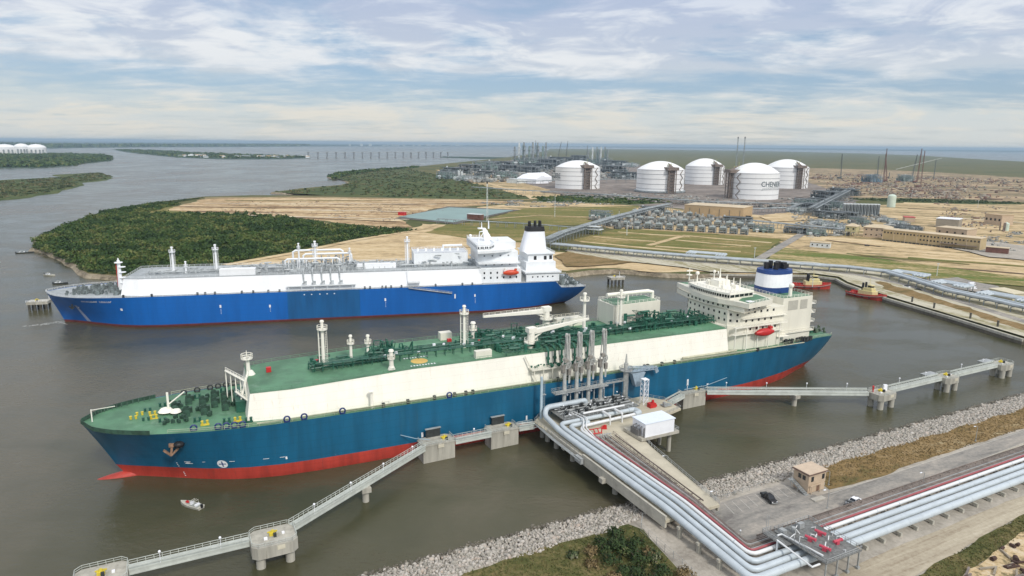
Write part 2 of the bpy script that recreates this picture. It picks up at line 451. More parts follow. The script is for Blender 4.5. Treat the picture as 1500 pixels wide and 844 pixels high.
# water: muddy, with wind ripples
mw = bpy.data.materials.new('muddy_water'); mw.use_nodes = True
t = NT(mw.node_tree); b = t.n['Principled BSDF']; o_ = t.node('ShaderNodeTexCoord').outputs['Object']
n1 = t.noise(t.mapping(o_, (1, 0.6, 1)), 0.006, 5, 0.55, 0.6)
n2 = t.noise(t.mapping(o_, (0.7, 1.3, 1), (0, 0, 0.5)), 0.03, 5, 0.6, 0.5)
fm = t.math('ADD', t.math('MULTIPLY', n1, 0.7), t.math('MULTIPLY', n2, 0.3))
t.l.new(t.ramp(t.smooth(fm, 0.36, 0.64), [(0.0, (0.052, 0.053, 0.026)), (0.5, (0.078, 0.074, 0.043)), (1.0, (0.12, 0.106, 0.072))]), b.inputs['Base Color'])
t.l.new(t.math('MULTIPLY_ADD', t.smooth(fm, 0.35, 0.65), 0.16, 0.13), b.inputs['Roughness'])
b.inputs['IOR'].default_value = 1.33
w1 = t.noise(t.mapping(o_, (0.8, 1.5, 1), (0, 0, 0.4)), 0.55, 4, 0.6, 0.4)
w2 = t.noise(t.mapping(o_, (1.0, 1.6, 1), (0, 0, -0.3)), 2.2, 3, 0.6)
bn = t.node('ShaderNodeBump'); t.l.new(t.math('MULTIPLY_ADD', t.smooth(n2, 0.4, 0.62), 0.8, 0.35), bn.inputs['Strength']); bn.inputs['Distance'].default_value = 0.26
t.l.new(t.math('ADD', w1, t.math('MULTIPLY', w2, 0.25)), bn.inputs['Height'])
t.l.new(bn.outputs[0], b.inputs['Normal'])

def jf(u, v): p = JF.w(u, v); return (p.x, p.y)
def pw(px, z=3.0): return [tuple(at(x, y, z)[:2]) for x, y in px]
def blw(s_, t_): p = BL.w(s_, t_); return (p.x, p.y)

mb = MB(); mb.add([(-60000, -3000, 0), (60000, -3000, 0), (60000, 60000, 0), (-60000, 60000, 0)], [(0, 1, 2, 3)])
struct('water', mb, mw)

# ------------------------------------------------------------------ land
main = pw([(45, 363), (60, 345), (110, 325), (160, 308), (230, 296), (300, 288), (370, 286), (440, 286.5), (560, 286), (530, 284), (430, 283), (398, 281.5), (440, 276), (500, 271), (512, 267), (500, 262), (480, 259),
           (492, 253), (540, 249), (600, 245.5), (640, 241), (690, 236), (740, 231), (775, 226), (800, 221), (806, 218.3), (950, 219), (1100, 221.2), (1250, 224.5), (1350, 228), (1420, 232.5), (1500, 237)])
main += [(9000, 5200), (9000, 2000), (2500, -600), (330, -600), (310, 200), (292, 292)]
wharf = pw([(1500, 497), (1400, 466), (1300, 437), (1240, 416), (1225, 408), (1190, 403.5), (1100, 402), (1040, 401)])
main2 = pw([(1040, 401), (980, 400.5), (930, 396), (900, 394), (862, 396)])
main2 += [blw(285, 62), blw(240, 52), blw(180, 48), blw(120, 46), blw(60, 46)]
main2 += pw([(172, 405), (150, 402), (130, 401), (118, 396), (112, 387), (95, 378), (72, 367), (45, 363)])
def open_rough(pts, step, amp, seed): r = rough_outline(pts + [pts[0]], step, amp, seed); n = 0; return r
ra = rough_outline(main, 22, 5.0, 2.0)
ra = ra[:max(i for i, p in enumerate(ra) if abs(p[0] - 292) < 6 and abs(p[1] - 292) < 6) + 1]
rb = rough_outline(main2, 14, 3.0, 4.0); k_ = min(range(len(rb)), key=lambda i: (Vector(rb[i]) - Vector(main2[-1])).length); rb = rb[:k_]
g_bank = MG('bank_mud', [(0.0, (0.1, 0.085, 0.06)), (0.5, (0.25, 0.21, 0.15)), (1.0, (0.42, 0.37, 0.28))], 0.08, 0.6)
land('ground', ra + wharf + rb[1:], 3.0, 5.0, g_marsh, g_bank, lambda q: 0.25 if q.x > 165 and q.x < 300 and 285 < q.y < 560 else 5.0)

near = [jf(-420, -90), jf(-200, -66), jf(-65, -61), jf(0, -61), jf(100, -61), jf(200, -61), jf(262, -61), jf(300, -40), jf(420, -90), (500, -300), (-400, -300)]
land('shore_ground', rough_outline(near, 8, 0.8, 5.0), 3.5, 15.0, g_gravel)

def island(name, px, z, mat, amp=30, step=40, slope=10):
    land(name, rough_outline(pw(px, z), step, amp, 3.3), z, slope, mat)
g_far = MG('far_wood_ground', [(0.0, (0.02, 0.045, 0.03)), (0.6, (0.04, 0.07, 0.045)), (1.0, (0.08, 0.1, 0.07))], 0.004, 0.05, bump=0)
island('west_bank', [(-900, 262), (-200, 250), (0, 245.5), (60, 245), (100, 243), (120, 239), (160, 235.5), (166, 231.5), (150, 227.5), (80, 226), (0, 227), (-300, 232), (-900, 240)], 2.0, g_far, 20, 60)
island('marsh_island', [(-700, 330), (-200, 305), (0, 292), (40, 288), (50, 285.5), (82, 282), (85, 278), (110, 273.5), (118, 267), (155, 263), (163, 258.5), (145, 252.5), (130, 253.5), (80, 256), (95, 259), (60, 261), (0, 264), (-300, 275), (-700, 290)], 1.6, g_wet, 12, 30)
island('village_island', [(165, 219), (190, 223.5), (230, 227.5), (260, 230.5), (330, 233), (400, 233), (455, 231.5), (440, 229), (360, 226), (270, 222.5), (200, 219)], 2.0, g_far, 18, 60)
island('spit', [(646, 230.5), (700, 232.5), (790, 233), (790, 231), (700, 230), (650, 229.2)], 1.5, g_far, 6, 50)
fs = [tuple(at(x, y, 2)[:2]) for x, y in [(-900, 216), (0, 212.5), (70, 217.5), (130, 216.5), (230, 215.5), (350, 215.3), (450, 214.6), (600, 214.4), (750, 214.5), (850, 215.5), (1000, 217.2), (1200, 219.6), (1500, 223.0), (2300, 231)]]
land('far_shore', rough_outline(fs + [(50000, 50000), (-50000, 50000)], 900, 250, 1.0), 4.0, 40.0, g_far)
SEA = MG('marsh_plain_water_edge', [(0.0, (0.05, 0.06, 0.03)), (1.0, (0.1, 0.1, 0.06))], 0.01, 0.1, bump=0)

# fields and yards on the main ground, one thin sheet above another
Z0 = [3.06]
def field(name, px, mat, step=14, amp=5, seed=0.0):
    if step == 14: step, amp = 9, 8
    Z0[0] += 0.012
    return sheet(name, px, Z0[0], mat, 3.0, step, amp, seed)
def lane(name, px, w, mat, z=None, frame=None, zm=3.0):
    """a strip of given width along a line"""
    pts = [Vector(at(x, y, zm)[:2]) if frame is None else Vector(frame(x, y)) for x, y in px]
    L, Rr = [], []
    for i, p in enumerate(pts):
        d = (pts[min(i + 1, len(pts) - 1)] - pts[max(i - 1, 0)]).normalized(); n = Vector((-d.y, d.x))
        L.append(tuple(p + n * w / 2)); Rr.append(tuple(p - n * w / 2))
    if z is None: Z0[0] += 0.012; z = Z0[0]
    return tag(sheet_mb(L + Rr[::-1], z).build(name, mat), kind='structure')

field('wood_floor', [(50, 362), (62, 346), (112, 326), (162, 309), (232, 298), (300, 300), (330, 311), (420, 318), (520, 334), (612, 339), (520, 352), (420, 371), (330, 388), (250, 400), (180, 404), (130, 399), (114, 388), (90, 377)], g_under, seed=1)
field('wood_clearing', [(235, 300), (300, 305), (345, 313), (300, 318), (240, 312), (180, 312)], g_grass, seed=2)
field('wetland', [(402, 281.5), (500, 272), (514, 266.5), (485, 259.5), (545, 250.5), (600, 248), (640, 256), (700, 270), (775, 289), (760, 293), (600, 292.5), (560, 288), (470, 286)], g_wet, seed=3)
field('sand_field', [(242, 308), (300, 291), (440, 289.5), (560, 291), (700, 293), (770, 296), (690, 302), (640, 305), (583, 320), (610, 334), (560, 333), (420, 318), (330, 313)], g_sandf, seed=4)
field('sand_apron', [(300, 402), (330, 388), (430, 371), (520, 352), (600, 338), (618, 328), (668, 330), (700, 352), (770, 356), (790, 366), (1000, 388), (1180, 401), (1050, 400), (980, 399), (900, 393), (862, 394), (760, 400), (500, 402)], g_apron, seed=5)
field('plant_yard', [(655, 246), (740, 236), (800, 229), (900, 240), (1040, 250), (1170, 254), (1190, 262), (1260, 290), (1240, 310), (1150, 322), (1040, 318), (1000, 306), (900, 298), (780, 290), (700, 268)], g_plant, seed=6)
field('sand_bank', [(640, 250), (700, 252), (760, 266), (800, 277), (900, 285), (880, 289), (775, 289), (700, 270)], g_lot, seed=7)
field('green_belt', [(775, 289), (850, 287), (960, 292), (985, 297), (930, 300), (850, 297), (790, 296)], g_wet, 10, 4, 8)
field('yard_verge', [(770, 296), (850, 297), (960, 303), (1020, 310), (1230, 322), (1200, 345), (1150, 352), (1000, 340), (905, 336), (860, 330), (690, 305)], g_lot, seed=9)
field('north_construction_yard', [(1170, 262), (1172, 246), (1300, 249), (1430, 256), (1560, 264), (1700, 300), (1560, 300), (1350, 294), (1250, 290)], g_constr, 20, 7, 10)
field('east_lot', [(1130, 365), (1180, 338), (1240, 308), (1330, 296), (1560, 300), (1800, 330), (1800, 420), (1560, 418), (1500, 408), (1300, 380), (1190, 368)], g_lot, seed=11)
field('east_verge', [(1225, 291), (1340, 291), (1500, 297), (1500, 300), (1400, 299), (1300, 296)], g_wet, seed=12)
field('grass_field', [(622, 341), (665, 326), (780, 330), (852, 334), (800, 346), (772, 355), (700, 351)], g_grass, 10, 3, 13)
field('grass_field', [(712, 322), (770, 305), (935, 302), (928, 316), (880, 329), (800, 330)], g_grass, 10, 3, 14)
field('striped_field', [(838, 352), (905, 335), (1000, 340), (1145, 350), (1118, 374), (1092, 381), (960, 367), (870, 360)], g_grass, 10, 3, 15)
for a, bq in (((850, 354), (1030, 371)), ((905, 340), (1010, 347)), ((1000, 345), (1130, 356)), ((870, 347), (960, 354)), ((960, 361), (1085, 369)), ((990, 352), (1100, 361))):
    lane('bare_strip', [a, ((a[0] + bq[0]) / 2, (a[1] + bq[1]) / 2 + 0.5), bq], 6, g_apron)
lane('bare_strip', [(950, 360), (1000, 346)], 7, g_apron)
g_ditch = MG('ditch_earth', [(0.0, (0.07, 0.065, 0.035)), (0.5, (0.15, 0.1, 0.06)), (1.0, (0.3, 0.2, 0.11))], 0.05, 0.3)
g_bund = MG('bund_sand', [(0.0, (0.5, 0.42, 0.28)), (0.5, (0.66, 0.6, 0.47)), (1.0, (0.76, 0.72, 0.6))], 0.05, 0.3)
for k, (a, bq, w, g) in enumerate((((270, 303), (560, 305), 6, g_ditch), ((300, 298), (640, 299.5), 5, g_bund), ((290, 310), (430, 312.5), 7, g_ditch), ((350, 315.5), (600, 322), 5, g_bund), ((440, 307), (600, 311), 6, g_bund), ((430, 318.5), (590, 326), 6, g_ditch), ((330, 294), (560, 294.5), 9, g_grass), ((560, 300), (700, 298), 6, g_ditch), ((1300, 386), (1500, 402), 6, g_ditch), ((1330, 378), (1500, 391), 9, g_grass), ((1210, 352), (1290, 362), 5, g_ditch), ((1330, 306), (1500, 312), 8, g_ditch), ((1380, 318), (1540, 330), 6, g_bund), ((1240, 372), (1420, 388), 6, g_grass))):
    lane('earth_strip', [a, ((a[0] * .7 + bq[0] * .3), (a[1] * .7 + bq[1] * .3) + .4), ((a[0] * .3 + bq[0] * .7), (a[1] * .3 + bq[1] * .7) - .3), bq], w, g)
field('green_field', [(1112, 388), (1150, 364), (1290, 380), (1420, 397), (1520, 410), (1520, 422), (1300, 405), (1200, 396)], g_green, 10, 3, 16)
lane('access_road', [(1104, 385), (1150, 358), (1182, 339)], 9, g_road)
lane('wetland_road', [(640, 249), (700, 264), (775, 287), (782, 292)], 14, g_apron)
lane('field_road', [(300, 290.5), (440, 289), (600, 291.5), (700, 293), (780, 293)], 9, g_apron)
lane('field_road', [(330, 389), (430, 371.5), (520, 352.5), (612, 337), (640, 329)], 9, g_apron)
lane('field_road', [(420, 321), (520, 333), (612, 337)], 7, g_apron)
lane('field_road', [(712, 322), (790, 316), (890, 320)], 6, g_apron)
field('pond_bank', [(578, 320), (655, 303), (762, 308), (668, 329)], g_rockbed, 12, 2, 17)
mpond = M('pond_water', (0.20, 0.31, 0.27), 0.3, 0.1, 0.02, spec=0.2)
sheet('pond_water', [(584, 318.5), (658, 304.7), (752, 309), (664, 326.8)], Z0[0] + 0.3, mpond); Z0[0] += 0.35
field('brown_field', [(812, 376), (832, 370), (900, 372), (940, 382), (900, 389), (830, 392)], g_brown, 8, 3, 18)
g_wharf = MG('wharf_ground', [(0.0, (0.2, 0.18, 0.09)), (0.3, (0.34, 0.31, 0.19)), (0.5, (0.47, 0.44, 0.34)), (1.0, (0.58, 0.55, 0.44))], 0.04, 0.4, (0.3, 1.6), R2D(-65))
field('wharf_apron', [(1040, 400), (1190, 402), (1228, 407), (1242, 415), (1302, 436), (1500, 495.5), (1620, 530), (1700, 540), (1600, 480), (1500, 447), (1300, 403), (1190, 385), (1000, 374), (840, 362), (830, 370), (900, 382), (1000, 393)], g_wharf, 10, .25, 19)
field('wharf_grass', [(1290, 424), (1400, 455), (1500, 487), (1500, 479), (1380, 441), (1290, 414)], g_brown, 5, 3.5, 20)
lane('wharf_road', [(830, 368), (1000, 384), (1190, 396), (1260, 405), (1330, 420), (1420, 448), (1560, 492)], 7, g_road)
field('tank_pad', [(790, 282), (830, 274), (1180, 271), (1225, 280), (1120, 300), (1000, 300), (880, 290)], g_plant, seed=21)
field('cleared_pad', [(1110, 318), (1150, 312), (1205, 313), (1190, 324), (1130, 326)], g_apron, seed=22)
field('parking_yard', [(1345, 411), (1400, 408), (1460, 421), (1500, 436), (1440, 432), (1370, 424)], g_road, seed=23)
field('timber_yard', [(1395, 365), (1440, 355), (1520, 362), (1520, 385), (1450, 378)], g_gravel, seed=24)
lane('east_road', [(1395, 342), (1420, 358), (1445, 372)], 9, g_road)

# ------------------------------------------------------------------ the near shore
def nsheet(name, uv, z, mat, step=None, amp=None, seed=0.0):
    return sheet(name, [jf(*p) for p in uv], z, mat, 3, step, amp, seed, world=True)
nsheet('brown_verge', [(71, -61.5), (110, -61), (200, -61.5), (300, -62), (300, -72.5), (166, -72.8), (110, -73), (80, -73.4), (66, -72.5), (68, -66)], 3.56, g_brown, 4, 1.2, 1)
nsheet('road', [(22, -85.5), (24, -70), (28, -64.5), (57, -64), (60, -73.6), (82, -74.6), (165, -73.4), (330, -72.8), (330, -78.6), (155, -79.4), (90, -81.6), (56, -83.6), (34, -86.2)], 3.60, g_road)
nsheet('road_shoulder', [(34, -86.2), (56, -83.6), (90, -81.6), (155, -79.4), (330, -78.6), (330, -86), (150, -86.5), (60, -87.2)], 3.62, g_pale, 4, 0.5, 2)
nsheet('turning_island', [(35, -86.5), (31, -84.2), (33, -82.5), (38, -82.2), (47, -84.5), (50, -87.2)], 3.66, g_track, 2, 0.3, 3)
nsheet('pipe_corridor', [(22, -88), (330, -87.5), (330, -99.5), (30, -101.5), (0, -104), (0, -93), (12, -90)], 3.55, g_gravel)
nsheet('dirt_track', [(20, -101), (60, -99.5), (330, -98), (330, -104), (100, -105), (55, -108.5), (20, -112)], 3.6, g_track, 3, 0.6, 4)
nsheet('slope_grass', [(20, -112), (55, -108.5), (100, -105), (330, -104), (330, -108), (100, -110), (60, -114), (20, -120)], 3.64, g_scrub, 3, 1.0, 5)
nsheet('cleared_lot', [(40, -117), (60, -113.5), (100, -109), (330, -107), (330, -150), (40, -150)], 3.68, g_debris, 3, 1.4, 6)
nsheet('scrub_lot', [(-200, -68), (-50, -62.5), (-20, -61.5), (3, -62), (5, -66), (1, -88), (-2, -115), (-200, -115)], 3.58, g_scrub, 4, 1.2, 7)
nsheet('pipe_yard', [(5, -62), (24, -62), (24, -70), (20, -90), (10, -100), (-1, -100), (2, -84), (5, -66)], 3.62, g_gravel, 3, 0.5, 8)
wline = M('road_paint', (0.5, 0.485, 0.44), 0.8, 0.1, 1.0, col2=(0.32, 0.3, 0.27), amt=0.8)
for k in range(9):
    u = 33.0 + k * 2.9
    mb = MB(); mb.bar((*jf(u, -65.2), 3.63), (*jf(u - 1.4, -70.4), 3.63), 0.13, 0.01)
    struct('parking_line', mb, wline)
for v0, v1, nm in ((-74.4, -73.9, 'edge_line'), (-82.6, -79.0, 'edge_line')):
    mb = MB(); mb.bar((*jf(64, v0), 3.634), (*jf(165, v1), 3.634), 0.16, 0.01); struct(nm, mb, wline)
curb = M('kerb_concrete', (0.42, 0.4, 0.35), 0.9, 0.1, 1.0)
mb = MB()
for a, bq in (((56, -83.7), (90, -81.7)), ((90, -81.7), (155, -79.5)), ((155, -79.5), (330, -78.7)), ((34, -86.3), (56, -83.7))):
    mb.bar((*jf(*a), 3.66), (*jf(*bq), 3.66), 0.3, 0.16)
struct('kerb', mb, curb)

# rock revetment along the basin
rng = np.random.default_rng(4)
def ico():
    p = (1 + 5 ** 0.5) / 2
    v = np.array([(-1, p, 0), (1, p, 0), (-1, -p, 0), (1, -p, 0), (0, -1, p), (0, 1, p), (0, -1, -p), (0, 1, -p), (p, 0, -1), (p, 0, 1), (-p, 0, -1), (-p, 0, 1)], float)
    f = np.array([(0, 11, 5), (0, 5, 1), (0, 1, 7), (0, 7, 10), (0, 10, 11), (1, 5, 9), (5, 11, 4), (11, 10, 2), (10, 7, 6), (7, 1, 8), (3, 9, 4), (3, 4, 2), (3, 2, 6), (3, 6, 8), (3, 8, 9), (4, 9, 5), (2, 4, 11), (6, 2, 10), (8, 6, 7), (9, 8, 1)])
    return v / np.linalg.norm(v[0]), f
def randrot(n):
    q = rng.normal(size=(n, 4)); q /= np.linalg.norm(q, axis=1)[:, None]; w, x, y, z = q.T
    return np.stack([np.stack([1 - 2 * (y * y + z * z), 2 * (x * y - z * w), 2 * (x * z + y * w)], 1), np.stack([2 * (x * y + z * w), 1 - 2 * (x * x + z * z), 2 * (y * z - x * w)], 1), np.stack([2 * (x * z - y * w), 2 * (y * z + x * w), 1 - 2 * (x * x + y * y)], 1)], 1)
def scatter(name, protoV, protoF, pos, size, mat, jitter=0.0):
    n = len(pos); R_ = randrot(n); k = len(protoV)
    V = np.repeat(protoV[None], n, 0) 
    if jitter: V = V * (1 + rng.uniform(-jitter, jitter, (n, k, 1)))
    V = V * (size if np.ndim(size) > 1 else np.asarray(size)[:, None])[:, None, :]
    V = np.einsum('nij,nkj->nki', R_, V) + pos[:, None, :]
    F = protoF[None] + (np.arange(n) * k)[:, None, None]
    return np_mesh(name, V.reshape(-1, 3), F.reshape(-1, protoF.shape[1]), mat)
iv, jf_ = ico()
def vary_rock(name, stops):
    m = bpy.data.materials.new(name); m.use_nodes = True; t = NT(m.node_tree); b = t.n['Principled BSDF']
    g = t.node('ShaderNodeNewGeometry')
    t.l.new(t.mix(t.math('MULTIPLY', t.noise(t.node('ShaderNodeTexCoord').outputs['Object'], 1.5, 4), 0.5), t.ramp(g.outputs['Random Per Island'], stops), (0.2, 0.18, 0.15)), b.inputs['Base Color'])
    b.inputs['Roughness'].default_value = 0.95; return m
rockm = vary_rock('limestone_rock', [(0.0, (0.26, 0.25, 0.22)), (0.3, (0.4, 0.38, 0.33)), (0.6, (0.5, 0.46, 0.41)), (0.85, (0.62, 0.59, 0.54)), (1.0, (0.5, 0.41, 0.34))])
N = 34000
u = rng.uniform(-110, 275, N); v = rng.uniform(-62.2, -46.8, N) + 0.6 * np.sin(u * 0.31)
k = np.clip((-v - 46.5) / 14.5, 0, 1); z = -0.45 + k * 4.0 + rng.uniform(-0.15, 0.2, N)
keep = ~((u > 8) & (u < 34) & (v < -60)); u, v, z = u[keep], v[keep], z[keep]
P = np.stack([JF.P.x + JF.d.x * u + JF.n.x * v, JF.P.y + JF.d.y * u + JF.n.y * v, z], 1)
sz = (0.2 + 0.36 * rng.random((len(P), 1)) ** 2.5) * rng.uniform(0.65, 1.15, (len(P), 3))
wet = P[:, 2] < .35 + .25 * np.sin(u * .7) + rng.uniform(-.2, .2, len(P))
big = rng.random(len(P)) < .03; sz[big] *= 1.7
o = scatter('wet_rocks', iv, jf_, P[wet], sz[wet], vary_rock('wet_rock', [(0, (.05, .047, .035)), (.6, (.12, .11, .085)), (1, (.22, .2, .16))]), 0.2)
stuff(o, 'dark wet rocks along the waterline of the stone bank', 'rocks')
P, sz = P[~wet], sz[~wet]
o = scatter('rock_revetment', iv, jf_, P, sz, rockm, 0.2)
stuff(o, 'pale broken limestone rocks lining the bank of the basin', 'rocks')
# ------------------------------------------------------------------ ship materials
teal = M('teal_hull_paint', (0.006, 0.105, 0.205), 0.42, 0.16, 0.25, streak=True, col2=(0.02, 0.15, 0.24), amt=0.35, plates=(.35, .4, (0.05, 0.1, 0.12)))
bluep = M('blue_hull_paint', (0.003, 0.115, 0.43), 0.42, 0.10, 0.2, streak=True, col2=(0.01, 0.12, 0.36), amt=0.3, plates=(.25, .2, (0.03, 0.07, 0.2)))
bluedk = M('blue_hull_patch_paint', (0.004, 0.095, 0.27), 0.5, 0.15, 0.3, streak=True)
redp = M('red_boot_paint', (0.42, 0.045, 0.03), 0.55, 0.18, 0.3, streak=True, col2=(0.22, 0.04, 0.03), amt=0.5, plates=(.3, .5, (0.16, 0.05, 0.04)))
redd = M('dull_red_boot_paint', (0.13, 0.03, 0.028), 0.6, 0.2, 0.3)
cream = M('cream_ship_paint', (0.86, 0.84, 0.75), 0.5, 0.05, 0.25, streak=True, col2=(0.62, 0.56, 0.44), amt=0.2)
creamt = M('cream_trunk_paint', (0.86, 0.84, 0.75), 0.5, 0.05, 0.25, streak=True, col2=(0.66, 0.6, 0.48), amt=0.25, plates=(.22, .4, (0.5, 0.36, 0.22)))
creamh = M('cream_house_paint', (0.74, 0.72, 0.62), 0.5, 0.05, 0.3, streak=True, col2=(0.56, 0.5, 0.4), amt=0.25)
white = M('white_ship_paint', (0.86, 0.88, 0.9), 0.45, 0.04, 0.25, streak=True, col2=(0.66, 0.66, 0.66), amt=0.2)
whiteh = M('white_house_paint', (0.82, 0.85, 0.87), 0.45, 0.05, 0.25, streak=True, col2=(0.6, 0.6, 0.6), amt=0.25)
greend = M('green_deck_paint', (0.085, 0.205, 0.115), 0.6, 0.28, 0.12, col2=(0.17, 0.29, 0.2), amt=0.7)
greenp = M('green_pipe_paint', (0.018, 0.10, 0.065), 0.5, 0.35, 0.5, col2=(0.06, 0.18, 0.13), amt=0.5)
greyd = M('grey_deck_paint', (0.33, 0.36, 0.37), 0.6, 0.2, 0.3, col2=(0.2, 0.21, 0.21), amt=0.5)
greypp = M('grey_pipe_paint', (0.42, 0.45, 0.46), 0.45, 0.3, 0.5, col2=(0.2, 0.22, 0.22), amt=0.5)
darkm = M('dark_machinery', (0.03, 0.035, 0.035), 0.6, 0.3, 1.0)
glass = M('dark_window_glass', (0.012, 0.016, 0.02), 0.12, 0.1, 1.0, spec=0.8)
black = M('black_paint', (0.012, 0.012, 0.014), 0.6, 0.2, 1.0)
navy = M('navy_paint', (0.012, 0.05, 0.2), 0.45, 0.1, 0.3)
purew = M('bright_white_paint', (0.86, 0.88, 0.92), 0.45, 0.04, 0.3)
orange = M('orange_fibreglass', (0.62, 0.07, 0.025), 0.4, 0.1, 0.5)
redeq = M('red_equipment_paint', (0.5, 0.02, 0.02), 0.45, 0.12, 0.7)
yellow = M('yellow_paint', (0.62, 0.5, 0.05), 0.5, 0.15, 1.0)
bluef = M('blue_fairlead_paint', (0.01, 0.03, 0.14), 0.5, 0.15, 1.0)
rust = M('rusty_steel', (0.28, 0.17, 0.11), 0.8, 0.35, 1.2)
markw = M('white_hull_mark', (0.8, 0.82, 0.84), 0.6, 0.06, 1.0)

def interp(tab, s):
    if s <= tab[0][0]: return tab[0][1:]
    for a, b in zip(tab[:-1], tab[1:]):
        if s <= b[0]:
            k = (s - a[0]) / (b[0] - a[0]); k = k
            return tuple(x + (y - x) * k for x, y in zip(a[1:], b[1:]))
    return tab[-1][1:]

def hull(root, tab, stem, zr, mh, mr, mdeck, step_at=None):
    """tab rows: s, half breadth at waterline, half breadth at deck, deck height.  stem(z) gives the s of the bow line."""
    L = tab[-1][0]
    ss = [0, .6, 1.5, 3, 5, 8, 12, 16, 20, 25, 30, 36, 44, 55] + list(np.arange(70, L - 40, 12.0)) + [L - 36, L - 30, L - 25, L - 20, L - 16, L - 12, L - 8, L - 4, L]
    def sec(s, z0, z1, n, side):
        r = []
        bw, bd, zd = interp(tab, s); 
        for i in range(n + 1):
            z = z0 + (min(z1, zd) - z0) * i / n if z1 > 50 else z0 + (z1 - z0) * i / n
            f = max(0.0, min(1.0, z / zd)); 
            b = bw + (bd - bw) * (f ** (1.6 if s < 150 else 0.8) if bw < bd else f)
            if z < 0: b = bw * (1 + z * 0.03)
            x = s
            if s < 60: x = s + stem(z) * (1 - s / 60)
            if s > L - 30: x = s - max(0, 1 - f) ** 1.5 * 9.0 * (s - L + 30) / 30
            r.append((x, side * b, z))
        return r
    def side_mesh(z0, z1, n):
        mb = MB()
        for side in (-1, 1):
            rows = [sec(s, z0, z1, n, side) for s in ss]
            if side > 0: rows = rows[::-1]
            mb.loft(rows, False, False)
        a, b2 = sec(ss[-1], z0, z1, n, -1), sec(ss[-1], z0, z1, n, 1)
        mb.loft([a, b2], False, False)
        return mb
    h = side_mesh(zr, 99, 8).build('hull', mh, root, smooth=True)
    side_mesh(-3, zr, 3).build('boot_topping', mr, root, smooth=True)
    mb = MB(); lt, rt = [], []
    for s in ss:
        p = sec(s, 0, 99, 1, -1)[-1]; lt.append((p[0], p[1] * 0.995, p[2] - 0.12)); rt.append((p[0], -p[1] * 0.995, p[2] - 0.12))
    mb.loft([[a, b2] for a, b2 in zip(rt, lt)], False, False)
    mb.build('main_deck', mdeck, root)
    return h, lt, rt

def vent_mast(root, name, x, y, z0, z1, m, r=0.9, top=2.0, leg=False):
    mb = MB(); mb.cyl(x, y, z0, z1, r, r * 0.75, 10); mb.cyl(x, y, z1 - 2.6, z1 - 2.4, top, top, 14); mb.cyl(x, y, z1, z1 + 0.6, r * 1.2, r * 0.9, 10)
    mb.rail([(x + top * math.cos(a), y + top * math.sin(a), z1 - 2.4) for a in [i * math.pi / 4 for i in range(9)]], 1.2, 1.5, 0.12)
    if leg:
        mb.cyl(x - 1.25, y + 0.3, z0, z1 - 2.4, 0.2, 0.2, 6); mb.ladder(x + 1.15, y, z0, z1 - 2.4, 0.55, 0.1)
        z = z0 + 1
        while z < z1 - 3: mb.bar((x - 1.25, y + .3, z), (x, y, z), 0.08); mb.bar((x + 1.15, y, z), (x, y, z), 0.08); z += 3
    mb.cyl(x, y, z0, z0 + 1.2, r * 1.6, r, 10)
    return mb.build(name, m, root)

def piping(x0, x1, y0, y1, z, rr, nlong=5, dens=0.35, hmax=2.4):
    mb = MB()
    for i in range(nlong):
        y = y0 + (y1 - y0) * (i + 0.5) / nlong; h = z + rr.uniform(0.8, 1.6); a = x0 + rr.uniform(0, 4); r = rr.choice([0.18, 0.25, 0.35])
        mb.tube([(a, y, h), (x1 - rr.uniform(0, 4), y, h)], r, 6)
    x = x0 + 1
    while x < x1:
        mb.bar((x, y0, z + 0.9), (x, y1, z + 0.9), 0.22)
        for y in (y0, (y0 + y1) / 2, y1): mb.bar((x, y, z), (x, y, z + 1.1), 0.25)
        x += rr.uniform(3, 5)
    n = int((x1 - x0) * (y1 - y0) * dens * 0.12)
    for i in range(n):
        x = rr.uniform(x0, x1); y = rr.uniform(y0, y1); k = rr.random(); h = z + rr.uniform(0.8, hmax)
        if k < 0.4: mb.tube([(x, y, z), (x, y, h), (x + rr.uniform(-3, 3), y, h), (x + rr.uniform(-3, 3), rr.uniform(y0, y1), h - 0.4)], rr.uniform(0.12, 0.3), 6)
        elif k < 0.7: mb.cyl(x, y, z, h, rr.uniform(0.3, 0.7), None, 7)
        elif k < 0.85: mb.box(x, y, (z + h) / 2, rr.uniform(0.6, 1.8), rr.uniform(0.6, 1.5), h - z)
        else: mb.tube([(x - 2, y, h), (x + 2, y + rr.uniform(-1, 1), h)], 0.45, 7)
    return mb

def windows(par, pts, w, h, mat, face='x'):
    """one window mesh, copied to every place"""
    proto = None
    for p in pts:
        if proto is None:
            mb = MB(); (mb.box(0, 0, 0, 0.12, w, h) if face == 'x' else mb.box(0, 0, 0, w, 0.12, h))
            proto = mb.build('window', mat, par, p)
        else: dupart(proto, p)

def text_on(par, name, txt, size, mat, place):
    vs, fs = text_geo(txt, size); mb = MB(); mb.add([place(v) for v in vs], fs)
    return mb.build(name, mat, par)

